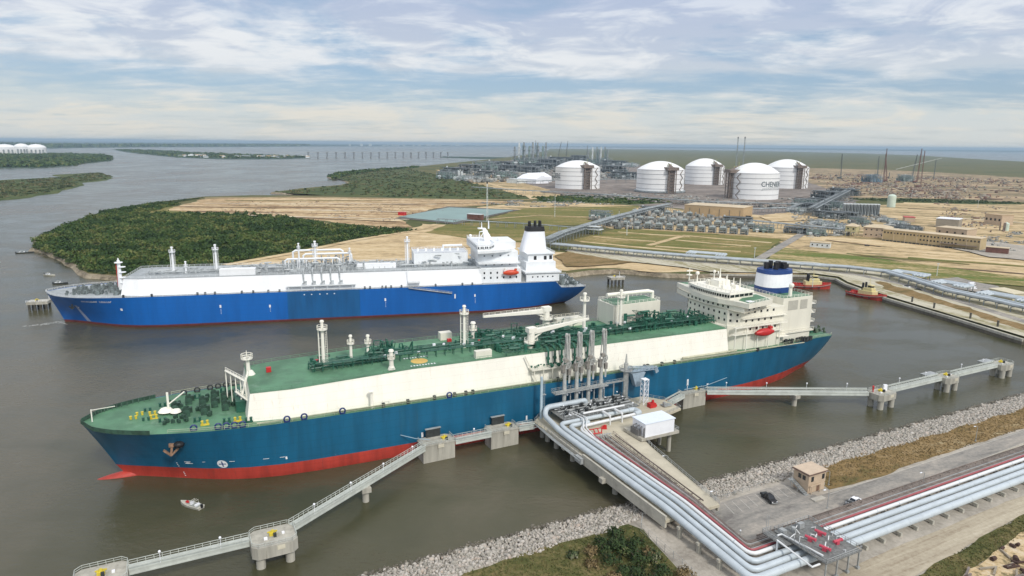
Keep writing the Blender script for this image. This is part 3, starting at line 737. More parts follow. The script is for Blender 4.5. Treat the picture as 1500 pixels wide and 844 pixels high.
def winch(mb, x, y, z, s=1.0):
    mb.tube([(x, y - 2.2 * s, z + 1.1), (x, y + 2.2 * s, z + 1.1)], 0.75 * s, 10)
    for k in (-2.3, -0.6, 0.8, 2.3): mb.tube([(x, y + k * s, z + 1.1), (x, y + (k + 0.15) * s, z + 1.1)], 1.15 * s, 12)
    mb.box(x, y, z + 0.25, 2.2 * s, 5.4 * s, 0.5); mb.box(x + 1.2 * s, y + 1.6 * s, z + 0.9, 1.2 * s, 1.4 * s, 1.6)
def copies(name, mb, mat, par, pts):
    p = mb.build(name, mat, par, pts[0][:3]); p.rotation_euler.z = pts[0][3] if len(pts[0]) > 3 else 0
    for q in pts[1:]: dupart(p, q[:3], q[3] if len(q) > 3 else 0)
    return p
def winches(par, mat, z, s_, pts):
    mb = MB(); winch(mb, 0, 0, 0, s_); copies('mooring_winch', mb, mat, par, [(x, y, z) for x, y in pts])
def posts(name, par, mat, z, n, x0, x1, y0, y1, rr_, r=0.45, h=1.4):
    mb = MB(); mb.cyl(0, 0, 0, h, r, r * 0.8, 8); mb.box(0.2, 0, h * 0.5, r * 2.6, r * 1.6, h * 0.6)
    copies(name, mb, mat, par, [(rr_.uniform(x0, x1), rr_.uniform(y0, y1), z, rr_.uniform(0, 6)) for i in range(n)])
def bollard_part(root, pts, mat, z):
    proto = None
    for x, y in pts:
        if proto is None:
            mb = MB(); mb.box(0, 0, 0.15, 2.4, 1.0, 0.3)
            for k in (-0.7, 0.7): mb.cyl(k, 0, 0.3, 1.3, 0.33, 0.33, 8); mb.cyl(k, 0, 1.3, 1.45, 0.45, 0.4, 8)
            proto = mb.build('bollard', mat, root, (x, y, z))
        else: dupart(proto, (x, y, z))
def fairlead_part(root, pts, mat, r=0.85):
    proto = None
    for x, y, z in pts:
        if proto is None:
            mb = MB(); ring = []
            for i in range(14):
                a = 2 * math.pi * i / 14; ring.append((math.cos(a) * r, 0, math.sin(a) * r + r))
            mb.tube(ring + [ring[0]], 0.26, 6, False)
            mb.box(0, 0, 0.1, 2 * r, 0.7, 0.3)
            proto = mb.build('fairlead', mat, root, (x, y, z))
        else: dupart(proto, (x, y, z))
def lifeboat(root, x, y, z, mat, L=9.5):
    mb = MB(); rings = []
    for k in range(11):
        f = k / 10; s_ = math.sin(math.pi * min(max(f, 0.04), 0.96)) ** 0.45
        rings.append([(x + (f - 0.5) * L, y + math.cos(a) * 1.6 * s_, z + (math.sin(a) * 1.5 + (0.35 if math.sin(a) > 0 else 0)) * s_) for a in [2 * math.pi * j / 12 for j in range(12)]])
    mb.loft(rings); mb.box(x + L * 0.3, y, z + 2.0, 1.7, 1.5, 1.0, top=0.8)
    o = mb.build('lifeboat', mat, root, smooth=True)
    mb = MB()
    for dx in (-0.38, 0.38):
        mb.tube([(x + dx * L, y + 2.6, z - 2.6), (x + dx * L, y + 2.3, z + 2.4), (x + dx * L, y, z + 3.0), (x + dx * L, y, z + 2.0)], 0.25, 6)
    mb.build('davit', cream, root)
    return o

def deck_crane(root, x, y, z0, hz, L, ang, mat, rise=0.02):
    mb = MB(); mb.cyl(x, y, z0, z0 + hz, 1.5, 1.3, 12); mb.cyl(x, y, z0 + hz * 0.45, z0 + hz * 0.5, 2.6, 2.6, 14)
    mb.rail([(x + 2.6 * math.cos(a), y + 2.6 * math.sin(a), z0 + hz * 0.5) for a in [i * math.pi / 4 for i in range(9)]], 1.1, 2, 0.12)
    c = mb.build('crane_pedestal', mat, root)
    mb = MB(); d = Vector((math.cos(ang), math.sin(ang), rise)); p = Vector((x, y, z0 + hz - 0.6)); q = p + d * L
    side = Vector((-math.sin(ang), math.cos(ang), 0))
    mb.loft([[tuple(a) for a in (p - side * 0.9 - Vector((0, 0, 1.0)), p + side * 0.9 - Vector((0, 0, 1.0)), p + side * 0.9 + Vector((0, 0, .7)), p - side * 0.9 + Vector((0, 0, .7)))],
             [tuple(a) for a in (q - side * 0.4 - Vector((0, 0, 0.3)), q + side * 0.4 - Vector((0, 0, 0.3)), q + side * 0.4 + Vector((0, 0, .4)), q - side * 0.4 + Vector((0, 0, .4)))]])
    mb.box(x, y, z0 + hz + 0.1, 3.4, 2.6, 1.8, ang)
    mb.bar(tuple(Vector((x, y, z0 + hz * 0.62)) + d * 1.2), tuple(p + d * 7), 0.5)
    mb.rail([tuple(p + Vector((0, 0, 0.7))), tuple(q + Vector((0, 0, 0.4)))], 1.0, 2.4, 0.1)
    mb.build('crane_jib', mat, root)

# =================================================================== the teal gas carrier
tk = thing('gas_carrier', 'long teal hulled gas carrier with cream tank trunk and green decks moored at the jetty', 'ship', tuple(TE.P), TE.a)
ttab = [(-0.0, 0.3, 0.6, 18.6), (3, 1.8, 7.0, 18.4), (6, 3.4, 10.2, 18.3), (10, 5.6, 13.0, 18.2), (16, 9.0, 15.8, 18.0), (24, 13.5, 18.2, 17.8), (33, 17.5, 19.8, 17.6), (45, 20, 21, 17.5), (60, 21, 21, 17.5), (200, 21, 21, 17.5), (225, 19.5, 20.6, 17.5), (245, 16, 19.0, 17.5), (262, 10, 16.5, 17.6), (272, 7, 15.2, 17.6), (279, 5, 13.9, 17.1), (283, 4, 12.6, 16.6), (286, 3, 10.8, 16.0), (287.8, 2.4, 8.4, 15.6)]
tstem = lambda z: -9.0 * max(0, min(1.15, z / 18.5)) ** 1.15 + (0.6 if z < 4 else 0)
hl, lt, rt = hull(tk, ttab, tstem, 4.0, teal, redp, greend)
# bulb just breaking the surface
mb = MB(); rings = []
for k in range(10):
    f = k / 9.0; r = 2.9 * (math.sin(math.pi * 0.5 * min(1, f * 1.15 + 0.04)) ** 0.6)
    rings.append([(-8.6 + f * 15, math.cos(a) * r * 0.72, -0.9 + f * 0.9 + math.sin(a) * r * 0.62) for a in [2 * math.pi * j / 14 for j in range(14)]])
mb.loft(rings); mb.build('bulbous_bow', redp, tk, smooth=True)
# forecastle bulwark
dgreen = M('dark_green_machinery', (0.03, 0.075, 0.05), 0.6, 0.4, 0.8)
for row in (lt, rt):
    mb = MB(); p = [q for q in row if q[0] < 14]
    for a, b2 in zip(p[:-1], p[1:]):
        mb.bar((a[0], a[1], a[2] + 0.55), (b2[0], b2[1], b2[2] + 0.55), 0.12, 1.3)
    for a, b2 in zip(p[:-1], p[1:]):
        for k in (0, .33, .66): q = Vector(a).lerp(Vector(b2), k); mb.bar((q[0], q[1] * 0.9, q[2]), (q[0], q[1] * 0.985, q[2] + 1.0), 0.2)
    mb.build('bulwark', dgreen, tk)
# railings all round
mb = MB()
for row in (lt, rt):
    p = [(q[0], q[1] * 0.985, q[2] + 0.1) for q in row if q[0] >= 12]
    mb.rail(p, 1.1, 3.0, 0.09)
mb.build('railing', M('pale_green_rail', (0.45, 0.5, 0.36), 0.6, 0.1, 1.0), tk)
# tank trunk: cream sides, green top
def trunk(root, x0, x1, zt, yb, yt, ms, mt, xa=12, ka=0.82, dz=0.0):
    prof = [(x0, ka, zt - dz), (x0 + xa, 1.0, zt - dz * .85), (x0 + 50, 1.0, zt), (x1, 1.0, zt)]
    mb = MB(); rows = []
    for x, k, zz in prof:
        rows.append([(x - (1.5 if x == x0 else 0), -yb * k, 17.3), (x, -yt * k, zz), (x, yt * k, zz), (x - (1.5 if x == x0 else 0), yb * k, 17.3)])
    for a, b2 in zip(rows[:-1], rows[1:]):
        mb.add([a[0], b2[0], b2[1], a[1]], [(0, 1, 2, 3)]); mb.add([a[2], b2[2], b2[3], a[3]], [(0, 1, 2, 3)])
    mb.add(rows[0], [(0, 1, 2, 3)]); mb.add(rows[-1], [(3, 2, 1, 0)])
    mb.build('trunk_side', ms, root)
    mb = MB()
    mb.loft([[(x, -yt * k - 0.15, zz), (x, yt * k + .15, zz), (x, yt * k + .15, zz + .15), (x, -yt * k - .15, zz + .15)] for x, k, zz in prof])
    mb.build('trunk_deck', mt, root)
    mb = MB(); mb.rail([(x, -yt * k, zz + 0.15) for x, k, zz in prof], 1.1, 3, 0.09); mb.rail([(x, yt * k, zz + 0.15) for x, k, zz in prof], 1.1, 3, 0.09); mb.rail([(x0, -yt * ka, zt - dz + .15), (x0, yt * ka, zt - dz + .15)], 1.1, 3, 0.09)
    return mb
ZT = 27.3
trunk(tk, 37, 219, ZT, 17.6, 15.3, creamt, greend, 12, 0.9, 1.7).build('trunk_railing', M('green_rail', (0.12, 0.26, 0.16), 0.6, 0.1, 1.0), tk)
rr = random.Random(7)
Zt = ZT + 0.15
piping(56, 82, -4, 5, Zt - .9, rr, 6, 0.9, 3.0).build('deck_piping', greenp, tk)
piping(75, 130, -1, 5, Zt, rr, 5, 0.8, 2.6).build('deck_piping', greenp, tk)
piping(113, 160, -4, 13, Zt, rr, 6, 0.75, 3.6).build('deck_piping', greenp, tk)
piping(134, 222, -7, 5, Zt, rr, 8, 0.8, 3.2).build('deck_piping', greenp, tk)
piping(181, 205, -6, 6, Zt, rr, 4, 1.3, 6.0).build('deck_piping', greenp, tk)
piping(120, 160, -15, -6, Zt, rr, 3, 0.7, 3.5).build('deck_piping', greenp, tk)
mb = MB(); mb.cyl(82, -0.2, Zt, Zt + 4.0, 5, 4, 5); 
rr2 = random.Random(3)
for x0, y0, cnt in ((84, 3, 22), (123, 9, 14), (150, 7, 12), (193, 1, 22), (208, 2, 14)):      # the tangle of liquid domes
  mb = MB()
  for i in range(cnt):
    x = x0 + rr2.gauss(0, 4.5); y = y0 + rr2.gauss(0, 1.8); h = rr2.uniform(1, 5)
    mb.tube([(x, y, Zt), (x, y, Zt + h), (x + rr2.uniform(-2.5, 2.5), y + rr2.uniform(-2, 2), Zt + h), (x + rr2.uniform(-3, 3), y + rr2.uniform(-2, 2), Zt)], rr2.uniform(0.15, 0.4), 6)
  mb.cyl(x0, y0, Zt, Zt + 2.4, 2.2, 2.0, 12); mb.cyl(x0 + 5, y0, Zt, Zt + 1.6, 1.4, 1.4, 10)
  mb.build('tank_dome', greenp, tk)
# raised walkway
mb = MB(); mb.box(140, -5.6, Zt + 2.2, 160, 1.3, 0.12)
mb.rail([(60, -6.2, Zt + 2.26), (220, -6.2, Zt + 2.26)], 1.0, 3, 0.08); mb.rail([(60, -5, Zt + 2.26), (220, -5, Zt + 2.26)], 1.0, 3, 0.08)
x = 60
while x <= 220: mb.bar((x, -6.2, Zt), (x, -6.2, Zt + 2.2), 0.2); mb.bar((x, -5, Zt), (x, -5, Zt + 2.2), 0.2); x += 3.2
mb.build('catwalk', greenp, tk)
copies('valve_box', MB().box(0, 0, 0, 1.0, 0.7, 0.7), purew, tk, [(rr.uniform(70, 215), rr.uniform(-7, 3), Zt + rr.uniform(1.6, 2.4), rr.random()) for i in range(26)])
for x, y in ((44, 4), (60, 6), (108, 8), (118, 2), (198, 12)):
    MB().box(x, y, Zt + (0.8 if x > 80 else -.7), 1.5, 1.3, 1.6).build('fire_box', redeq, tk)
for x, z1 in ((61.2, 42), (111.2, 42.6), (178, 43)):
    vent_mast(tk, 'vent_mast', x, 0.5, Zt - 1, z1, cream, 0.62, 1.7, True)
vent_mast(tk, 'vent_mast', 161.5, 1, Zt, 43, cream, 0.7, 1.9)
vent_mast(tk, 'light_post', 71, 4, Zt - 1, 35, cream, 0.55, 1.2); vent_mast(tk, 'light_post', 80.6, -13.5, Zt, 33.6, cream, 0.8, 1.2)
vent_mast(tk, 'light_post', 78, 9, Zt, 33, cream, 0.6, 1.2); vent_mast(tk, 'light_post', 117.5, 8, Zt, 34, cream, 0.9, 1.5)
# cranes over the manifold
deck_crane(tk, 151.5, 14, Zt, 7.6, 27.5, math.pi, cream, 0.0)
deck_crane(tk, 133.5, -9, Zt - 2, 8.6, 26, 0.12, cream, 0.06)
# boxes on the trunk deck
mb = MB(); mb.bb(155, 167, 11.5, 15, Zt, Zt + 3.4); mb.rail([(155, 11.5, Zt + 3.4), (167, 11.5, Zt + 3.4), (167, 15, Zt + 3.4), (155, 15, Zt + 3.4), (155, 11.5, Zt + 3.4)], 1.1, 2, 0.09); mb.build('deck_locker', creamh, tk)
mb = MB(); mb.bb(110, 116, -14, -12, Zt - 1, Zt + 2.6); mb.build('deck_locker', creamh, tk)
mb = MB(); mb.bb(106, 110.5, 12, 15, Zt, Zt + 2.8); mb.build('deck_locker', creamh, tk)
# compressor house
mb = MB(); mb.prism([(177, 4), (201, 5.5), (201, 16.5), (177, 16.5)], Zt, 36.2); ch = mb.build('compressor_house', creamh, tk)
MB().prism([(178, 4.9), (200, 6.4), (200, 15.7), (178, 15.7)], 36.2, 36.4).build('roof', greend, ch)
mb = MB(); mb.rail([(177.2, 4.2, 36.3), (200.8, 5.7, 36.3), (200.8, 16.2, 36.3), (177.2, 16.2, 36.3), (177.2, 4.2, 36.3)], 1.1, 2, 0.1); mb.build('railing', cream, ch)
mb = MB(); mb.tube([(200, 10, 36.3), (200, 10, 39), (197.5, 10, 39.6), (176, 8, 40)], 0.8, 8); mb.cyl(187, 9, 36.3, 40, 0.4, 0.4, 8); mb.build('duct', cream, ch)
# manifold platform on the near side
mb = MB(); mb.bb(129, 156, -19.6, -15.5, 22.2, 22.6); mb.rail([(129, -19.6, 22.6), (156, -19.6, 22.6)], 1.1, 2, 0.1)
for k in range(8): mb.bar((130 + k * 3.6, -19.2, 17.5), (130 + k * 3.6, -19.2, 22.2), 0.3)
mb.bar((127.5, -16.5, 27), (131, -19.4, 18), 0.35); mb.build('manifold_platform', creamh, tk)
mb = MB()
for k in range(7):
    x = 136.5 + k * 2.7; mb.tube([(x, -10, Zt + 1.6), (x, -15.6, Zt + 1.6), (x, -17, Zt + 0.6), (x, -17, 23.6), (x, -20.6, 23.6)], 0.42, 8)
    mb.tube([(x, -19.8, 23.6), (x, -20.2, 23.6)], 0.7, 10); mb.box(x, -16.8, 25.3, 1.0, 1.2, 0.8)
for k in range(26): mb.box(130 + k, -16.8 + 0.8 * math.sin(k * 5), 22.9, 0.6, 0.5, 0.8)
mb.build('manifold', greenp, tk)
# helicopter / winching mark
mb = MB(); mb.cyl(91.5, -8.5, Zt + 0.01, Zt + 0.03, 2.9, 2.9, 24); mb.build('winching_circle', M('ochre_paint', (0.62, 0.42, 0.12), 0.7, 0.1, 1.0), tk)
mb = MB()
for k, s_ in enumerate((-1, 1)):
    for i in range(9): mb.box(91.5 - 4 + i, -8.5 + s_ * 4.4, Zt + 0.03, 0.55, 0.9, 0.03)
mb.build('deck_lettering', markw, tk)
# forecastle gear
dgreen = M('dark_green_machinery', (0.03, 0.075, 0.05), 0.6, 0.4, 0.8)
winches(tk, dgreen, 17.6, 0.9, [(27, 9.5), (27, 2.5), (23.5, 5), (19.5, 8), (19, -2.5), (30, 6.5), (24, -3), (30, -1.5), (15.5, 3)])
posts('mooring_post', tk, dgreen, 17.6, 34, 13, 35, -9, 12, rr)
mb = MB(); mb.bb(33, 37.6, -7, 7, 17.5, 21.0); mb.build('bosun_store', greenp, tk)
mb = MB(); mb.tube([(14, 0, 17.8), (14, 0, 24.5)], 0.35, 8); mb.tube([(14, 0, 20.6), (18.8, -0.5, 24.3)], 0.22, 6); mb.cyl(13.2, 0.6, 18.4, 19.2, 2.3, 1.6, 10); mb.cyl(16, -1.2, 18.4, 19.1, 1.7, 1.2, 10); mb.build('foremast', cream, tk)
mb = MB(); mb.bar((-6.2, -0.6, 18.6), (-6.2, -0.6, 22.4), 0.28); mb.bar((-6.2, -0.6, 22.2), (-0.5, 3.2, 21.2), 0.18); mb.build('jackstaff', cream, tk)
mb = MB(); mb.tube([(37.8, 4, 25), (37.8, 4, 31.5)], [0.8, 0.5], 8); mb.cyl(37.6, 4, 31.2, 31.5, 1.8, 1.8, 10); mb.rail([(37.6 + 1.8 * math.cos(a), 4 + 1.8 * math.sin(a), 31.5) for a in [i * math.pi / 4 for i in range(9)]], 1.3, 1.5, 0.14); mb.cyl(38.4, 4, 25.7, 27.2, 1.6, 0.7, 8); mb.cyl(37.6, 4, 31.5, 34, 0.2, 0.1, 6); mb.build('lantern_mast', cream, tk)
mb = MB()
for dy in (0.8, -0.8): mb.bar((33.5, -6 + dy, 17.6), (37.5, 0 + dy, Zt + 0.6), 0.35)
for k in range(5): mb.bar((31 + k * 1.3, 6 - k * 3.2, 17.6), (31 + k * 1.3, 6 - k * 3.2, Zt), 0.3)
mb.rail([(31, 6, Zt), (36.2, -7, Zt)], 1.1, 2, 0.12); mb.bar((31, 6, Zt), (36.2, -7, Zt), 0.8, 0.2); mb.bar((33.5, 0, 22), (37, -11, 22), 0.8, 0.25); mb.rail([(33.5, 0, 22), (37, -11, 22)], 1.1, 2, 0.12)
mb.build('stair_tower', cream, tk)
def tside(s_): return interp(ttab, s_)[1] - 0.7
bollard_part(tk, [(8, -4), (8, 4), (12, 7), (12.5, -6.5), (22, -10), (22, 11), (30, -14), (30, 14), (36, -16), (262, -12), (270, -10), (276, -7), (270, 8), (255, -15.5)], greenp, 17.55)
bollard_part(tk, [(4.5, -1.5), (6, 1.2), (9.5, 0.3), (24, -13.6), (10, -3), (33, -14.5)], yellow, 17.6)
fairlead_part(tk, [(x, -tside(x + 0) - 0.2, 17.6) for x in (21, 27.5, 29.7, 31.9, 34.1, 46.5, 51.5, 63, 98)], bluef)
fairlead_part(tk, [(x, tside(x) + 0.2, 17.6) for x in (18, 22, 26, 28.5, 31, 33.5, 40)], darkm, 0.8)
copies('deck_fitting', MB().box(0, 0, 0, 0.9, 0.9, 1.3), darkm, tk, [(x, -20.1, 18.2) for x in (76, 84, 93, 100, 104, 106.5, 139, 143, 176, 177.5, 184, 190, 232)])
mb = MB(); mb.tube([(76, -18.9, 17.5), (76, -18.9, 19.4), (78.5, -18.9, 19.4), (78.5, -18.9, 17.5)], 0.13, 6); mb.tube([(72.5, -19.2, 17.5), (72.5, -19.2, 23)], [0.6, 0.4], 8); mb.cyl(72.5, -19.2, 22.9, 23.1, 1.0, 1.0, 8); mb.build('pilot_post', cream, tk)
mb = MB(); mb.bb(38, 258, -20.3, -19.7, 18.2, 18.35); mb.tube([(60, -19.4, 17.9), (225, -19.4, 17.9)], 0.22, 6); mb.tube([(195, -18.6, 18.6), (222, -18.6, 18.6)], 0.45, 8); mb.build('side_pipe', M('cream_pipe', (0.5, 0.49, 0.36), 0.6, 0.2, 0.5), tk)
# anchor, hull marks (kept just proud of the plating)
def hull_pt(tab, stem, s, z, side=-1, out=0.06):
    bw, bd, zd = interp(tab, s); f = max(0, min(1, z / zd)); b_ = bw + (bd - bw) * (f ** 1.6 if bw < bd else f)
    x = s + (stem(z) * (1 - s / 60) if s < 60 else 0)
    return Vector((x, side * (b_ + out), z))
def hp(s, z, out=0.08): return hull_pt(ttab, tstem, s, z, -1, out)
mb = MB(); c0 = hp(19, 13.2, 0.7)
mb.bar(tuple(c0), tuple(c0 + Vector((-0.4, 0.1, -2.6))), 0.6); mb.bar(tuple(c0 + Vector((-2.2, 0, -0.9))), tuple(c0 + Vector((-0.4, 0, -2.8))), 0.8, 0.5); mb.bar(tuple(c0 + Vector((1.8, -0.3, -0.7))), tuple(c0 + Vector((-0.4, 0, -2.8))), 0.8, 0.5); mb.box(c0.x, c0.y, c0.z + 0.3, 1.6, 0.8, 1.0); mb.build('anchor', rust, tk)
mb = MB(); c0 = hp(23, 14.0, 0.02); mb.sph(c0.x - 2.2, c0.y + 0.35, c0.z - 0.2, 1.5, 10, 7, 0.7); mb.build('hawse_pipe', black, tk)
def mark(mb, s, z, w, h):
    a, b2, c, d = hp(s, z), hp(s + w, z), hp(s + w, z + h), hp(s, z + h); mb.add([tuple(v) for v in (a, b2, c, d)], [(0, 1, 2, 3)])
mb = MB(); n = 22
cs, cz, R_ = 29.0, 5.6, 1.35
for i in range(n):
    a0, a1 = 2 * math.pi * i / n, 2 * math.pi * (i + 1) / n
    mb.add([tuple(hp(cs + R_ * k * math.cos(a), cz + R_ * k * math.sin(a))) for k, a in ((0.78, a0), (1, a0), (1, a1), (0.78, a1))], [(0, 1, 2, 3)])
mb.add([tuple(hp(cs + R_ * 0.78 * math.cos(2 * math.pi * i / n), cz + R_ * 0.78 * math.sin(2 * math.pi * i / n), 0.06)) for i in range(n)], [tuple(range(n))])
for s_, z, w, h in ((19.3, 6.3, 1.6, 0.22), (19.6, 5.9, 1.0, 0.2), (19.3, 5.7, 2.0, 0.2), (24, 6.4, 0.8, 0.15), (31, 6.4, 1.5, 0.15), (40, 6.3, 1.6, 0.15), (44.5, 6.3, 1.4, 0.15), (46, 5.5, 0.5, 0.9), (88, 5.4, 0.7, 1.7), (126, 5.2, 0.6, 1.6), (168, 5.6, 0.7, 1.7), (206, 6.8, 0.9, 0.5), (206.4, 6.0, 0.4, 1.0)): mark(mb, s_, z, w, h)
for k in range(9): mark(mb, 17.0, 0.8 + k * 0.62, 0.3, 0.28)
for k in range(10): mark(mb, 196.0, 5.0 + k * 0.5, 0.35, 0.3)
mark(mb, 195.8, 8.0, 0.8, 2.6)
mb.build('hull_mark', markw, tk)
mb = MB()
for (a, w) in ((cs, 0.3),): 
    mb.add([tuple(hp(a + dx, cz + dz, 0.12)) for dx, dz in ((-0.15, -0.95), (0.15, -0.95), (0.15, 0.95), (-0.15, 0.95))], [(0, 1, 2, 3)])
    mb.add([tuple(hp(a + dx, cz + dz, 0.12)) for dx, dz in ((-0.95, -0.15), (0.95, -0.15), (0.95, 0.15), (-0.95, 0.15))], [(0, 1, 2, 3)])
mb.build('thruster_cross', navy, tk)
# ---- deckhouse with bridge
mb = MB()
mb.prism([(219, -9), (221, -13.5), (228, -16), (248, -16), (248, 16), (226, 16), (219, 9)], 17.5, 27.5)
mb.prism([(222, -12), (226, -15.4), (250, -15.4), (250, 15.4), (226, 18.4), (222, 13), (221, 0)], 27.5, 34.0)
mb.prism([(222.5, -13), (224, -19), (243, -14), (243, 20), (224, 24), (221.5, 14), (220.5, 0)], 34.0, 36.2)
dh = mb.build('deckhouse', creamh, tk)
mb = MB()   # wings and the rounded front of the bridge deck
mb.prism([(224.5, -21), (240, -18), (242, -8), (242, 14), (236, 24), (225, 25.5), (223, 15), (220, 8), (219.2, 0), (220, -8), (222.5, -14)], 36.2, 38.2)
mb.build('bridge_deck', creamh, dh)
MB().prism([(225.5, -20.2), (239, -17.4), (240.5, -8), (232, -8), (229, -12), (225.5, -14)], 38.2, 38.32).build('wing_deck', greend, dh)
MB().bb(226.5, 229.5, -19, -16.5, 38.32, 38.42).build('wing_hatch', purew, dh)
MB().prism([(226, 25), (235, 23.4), (238, 14), (229, 14)], 38.2, 38.3).build('wing_deck', greend, dh)
wh = [(221.8, 13), (220.4, 6), (220.2, 0), (220.6, -6), (222.5, -12), (236, -11), (236, 13)]
MB().prism(wh, 38.2, 38.9).build('wheelhouse_sill', creamh, dh)
MB().prism([(x + 0.25 if x < 230 else x - 0.25, y * 0.985) for x, y in wh], 38.9, 40.2).build('bridge_window', glass, dh)
mb = MB(); mb.prism([(x - 0.4 if x < 230 else x, y * 1.03) for x, y in wh], 40.2, 41.0)
for a, b2 in zip(wh[:-2], wh[1:-1]):
    for k in range(5): q = Vector(a).lerp(Vector(b2), k / 5); mb.bar((q.x, q.y, 38.9), (q.x, q.y, 40.2), 0.2)
mb.build('wheelhouse_roof', cream, dh)
mb = MB(); mb.rail([(x, y, 41.0) for x, y in wh + wh[:1]], 1.1, 2, 0.12); mb.rail([(224.5, -21, 38.2), (240, -18, 38.2)], 1.1, 2, 0.12)
for z, p in ((27.5, [(222, -17.5), (250, -17.5)]), (24.6, [(221, -17.5), (248, -17.5)]), (30.8, [(226, -16.8), (250, -16.8)])):
    mb.rail([(x, y, z) for x, y in p], 1.1, 2, 0.1)
mb.build('railing', cream, dh)
mb = MB(); mb.bb(222, 250, -17.6, -15.6, 27.3, 27.5); mb.bb(221, 248, -17.6, -15.6, 24.4, 24.6); mb.bb(226, 250, -16.9, -15.3, 30.6, 30.8); mb.bb(246, 252, -17.2, -14, 21, 21.2)
for x in (222, 228, 234, 240, 246): mb.bar((x, -17.4, 17.6), (x, -17.4, 27.4), 0.3)
mb.build('balcony', cream, dh)
mb = MB()
for x, y, h in ((224, 16, 46.5), (226, 13, 45), (230, 3, 48.5), (229, -2, 46), (233, -6, 45.5), (232, 9, 45.5), (226, -9, 43.5), (235, 0, 44.5)):
    mb.tube([(x, y, 40.9), (x, y, h)], [0.35, 0.15], 6)
mb.box(224, 16, 45.5, 3.2, 0.4, 0.5); mb.cyl(224, 16, 43.5, 43.8, 1.3, 1.3, 8); mb.bar((229, 3, 46.4), (231, 5.5, 46.4), 0.5); mb.bb(227, 233, 0, 5.5, 41, 43.6); mb.sph(226, 13, 44.8, 0.9); mb.sph(226, -9, 43.8, 0.9); mb.sph(232, 9, 45.8, 0.7)
mb.bar((228, 2, 41), (230, 3, 46), 0.3); mb.bar((232, 4, 41), (230, 3, 46), 0.3)
mb.build('radar_mast', cream, dh)
# the windows of the front and the near side
def front_windows(poly, zs, n, w, h):
    for a, b2 in zip(poly[:-1], poly[1:]):
        a, b2 = Vector(a), Vector(b2); d = (b2 - a); m = max(1, round(d.length / n)); nn = Vector((-abs(d.y), d.x * (1 if d.y > 0 else -1))).normalized() if True else None
        if nn.x > 0: nn = -nn
        for z in zs:
            for k in range(m):
                q = a + d * ((k + .5) / m) + nn * 0.05; o_ = MB().box(0, 0, 0, 0.12, w, h).build('window', glass, dh, (q.x, q.y, z)); o_.rotation_euler.z = math.atan2(nn.y, nn.x)
front_windows([(222, 13), (221, 0), (222, -12), (226, -15.4)], (29.6, 32.2), 2.9, 0.8, 0.95)
front_windows([(221.5, 14), (220.5, 0), (222.5, -13)], (35.2,), 2.9, 0.8, 0.9)
front_windows([(226, 18.4), (222, 13)], (32.2, 29.6), 2.2, .8, .95)
mb = MB()
for z in (34.0, 36.2): 
    for a, b2 in zip([(224, 24), (221.5, 14), (220.5, 0), (222.5, -13), (224, -19), (243, -14)][:-1], [(221.5, 14), (220.5, 0), (222.5, -13), (224, -19), (243, -14)]): mb.bar((a[0] - .1, a[1] - .1, z), (b2[0] - .1, b2[1] - .1, z), 0.25, 0.3)
mb.build('deck_edge', M('cream_shadow_line', (.5, .47, .38), .7, .1, 1), dh)  # darker cream puts a shadow line along the deck edges into the colour
P_ = []
for z, x0, n_ in ((35.2, 227.5, 3), (33, 230, 5), (29.4, 229, 5), (26.0, 231, 5)):
    for k in range(n_): P_.append((x0 + k * 3.4, (-18.0 + (k * 3.4) * 0.26 - 0.15) if z > 34 else (-15.47 if z > 27.5 else -16.07), z))
windows(dh, P_, 0.9, 0.95, glass, 'y')
P_ = [(219.9 - 0.02, 0, 35.2)]
# ---- engine casing and funnel
mb = MB(); mb.prism([(250, -14.2), (267, -14.2), (267, 14.2), (250, 14.2)], 17.5, 36.8); mb.bb(248, 268.5, -15, 15, 21.3, 21.9); ca = mb.build('engine_casing', creamh, tk)
MB().prism([(250.6, -13.6), (266.4, -13.6), (266.4, 13.6), (250.6, 13.6)], 36.8, 36.95).build('roof', greend, ca)
mb = MB(); mb.rail([(250.2, -14, 36.9), (266.8, -14, 36.9), (266.8, 14, 36.9), (250.2, 14, 36.9), (250.2, -14, 36.9)], 1.1, 2, 0.1)
for z in (33, 29, 25): mb.bb(266.9, 269.6, -14, -7, z, z + 0.15); mb.rail([(266.9, -14, z + .15), (269.6, -14, z + .15), (269.6, -7, z + .15)], 1.1, 1.5, 0.1)
mb.bar((268.5, -14, 29), (269.4, -8, 33), 0.5, 0.15); mb.rail([(248, -15, 21.9), (268.5, -15, 21.9)], 1.1, 2, 0.1); mb.build('gallery', cream, ca)
MB().bb(253, 258.5, -14.32, -14.2, 31.5, 35.6).build('louvre', M('louvre_grey', (0.45, 0.44, 0.38), 0.6, 0.1, 3.0), ca)
MB().bb(260, 264, -14.32, -14.2, 31.5, 35.6).build('louvre', bpy.data.materials['louvre_grey'], ca)
mb = MB(); mb.cyl(256.5, -11.4, 36.9, 41.5, 0.8, 0.7, 10); mb.sph(256.5, -11.8, 41.6, 1.1); mb.build('ventilator', cream, ca)
def ell(cx, cy, a, b_, z, n=28, p=2.6):
    r = []
    for i in range(n):
        t_ = 2 * math.pi * i / n; c, s_ = math.cos(t_), math.sin(t_)
        r.append((cx + a * math.copysign(abs(c) ** (2 / p), c), cy + b_ * math.copysign(abs(s_) ** (2 / p), s_), z))
    return r
fx, fy = 258.5, 0.5
mb = MB(); mb.loft([ell(fx, fy, 8.2, 6.6, 36.9), ell(fx, fy, 8.1, 6.5, 39.4)]); fu = mb.build('funnel', navy, tk)
MB().loft([ell(fx, fy, 8.1, 6.5, 39.4), ell(fx, fy, 7.7, 6.2, 45.2)]).build('white_band', purew, fu)
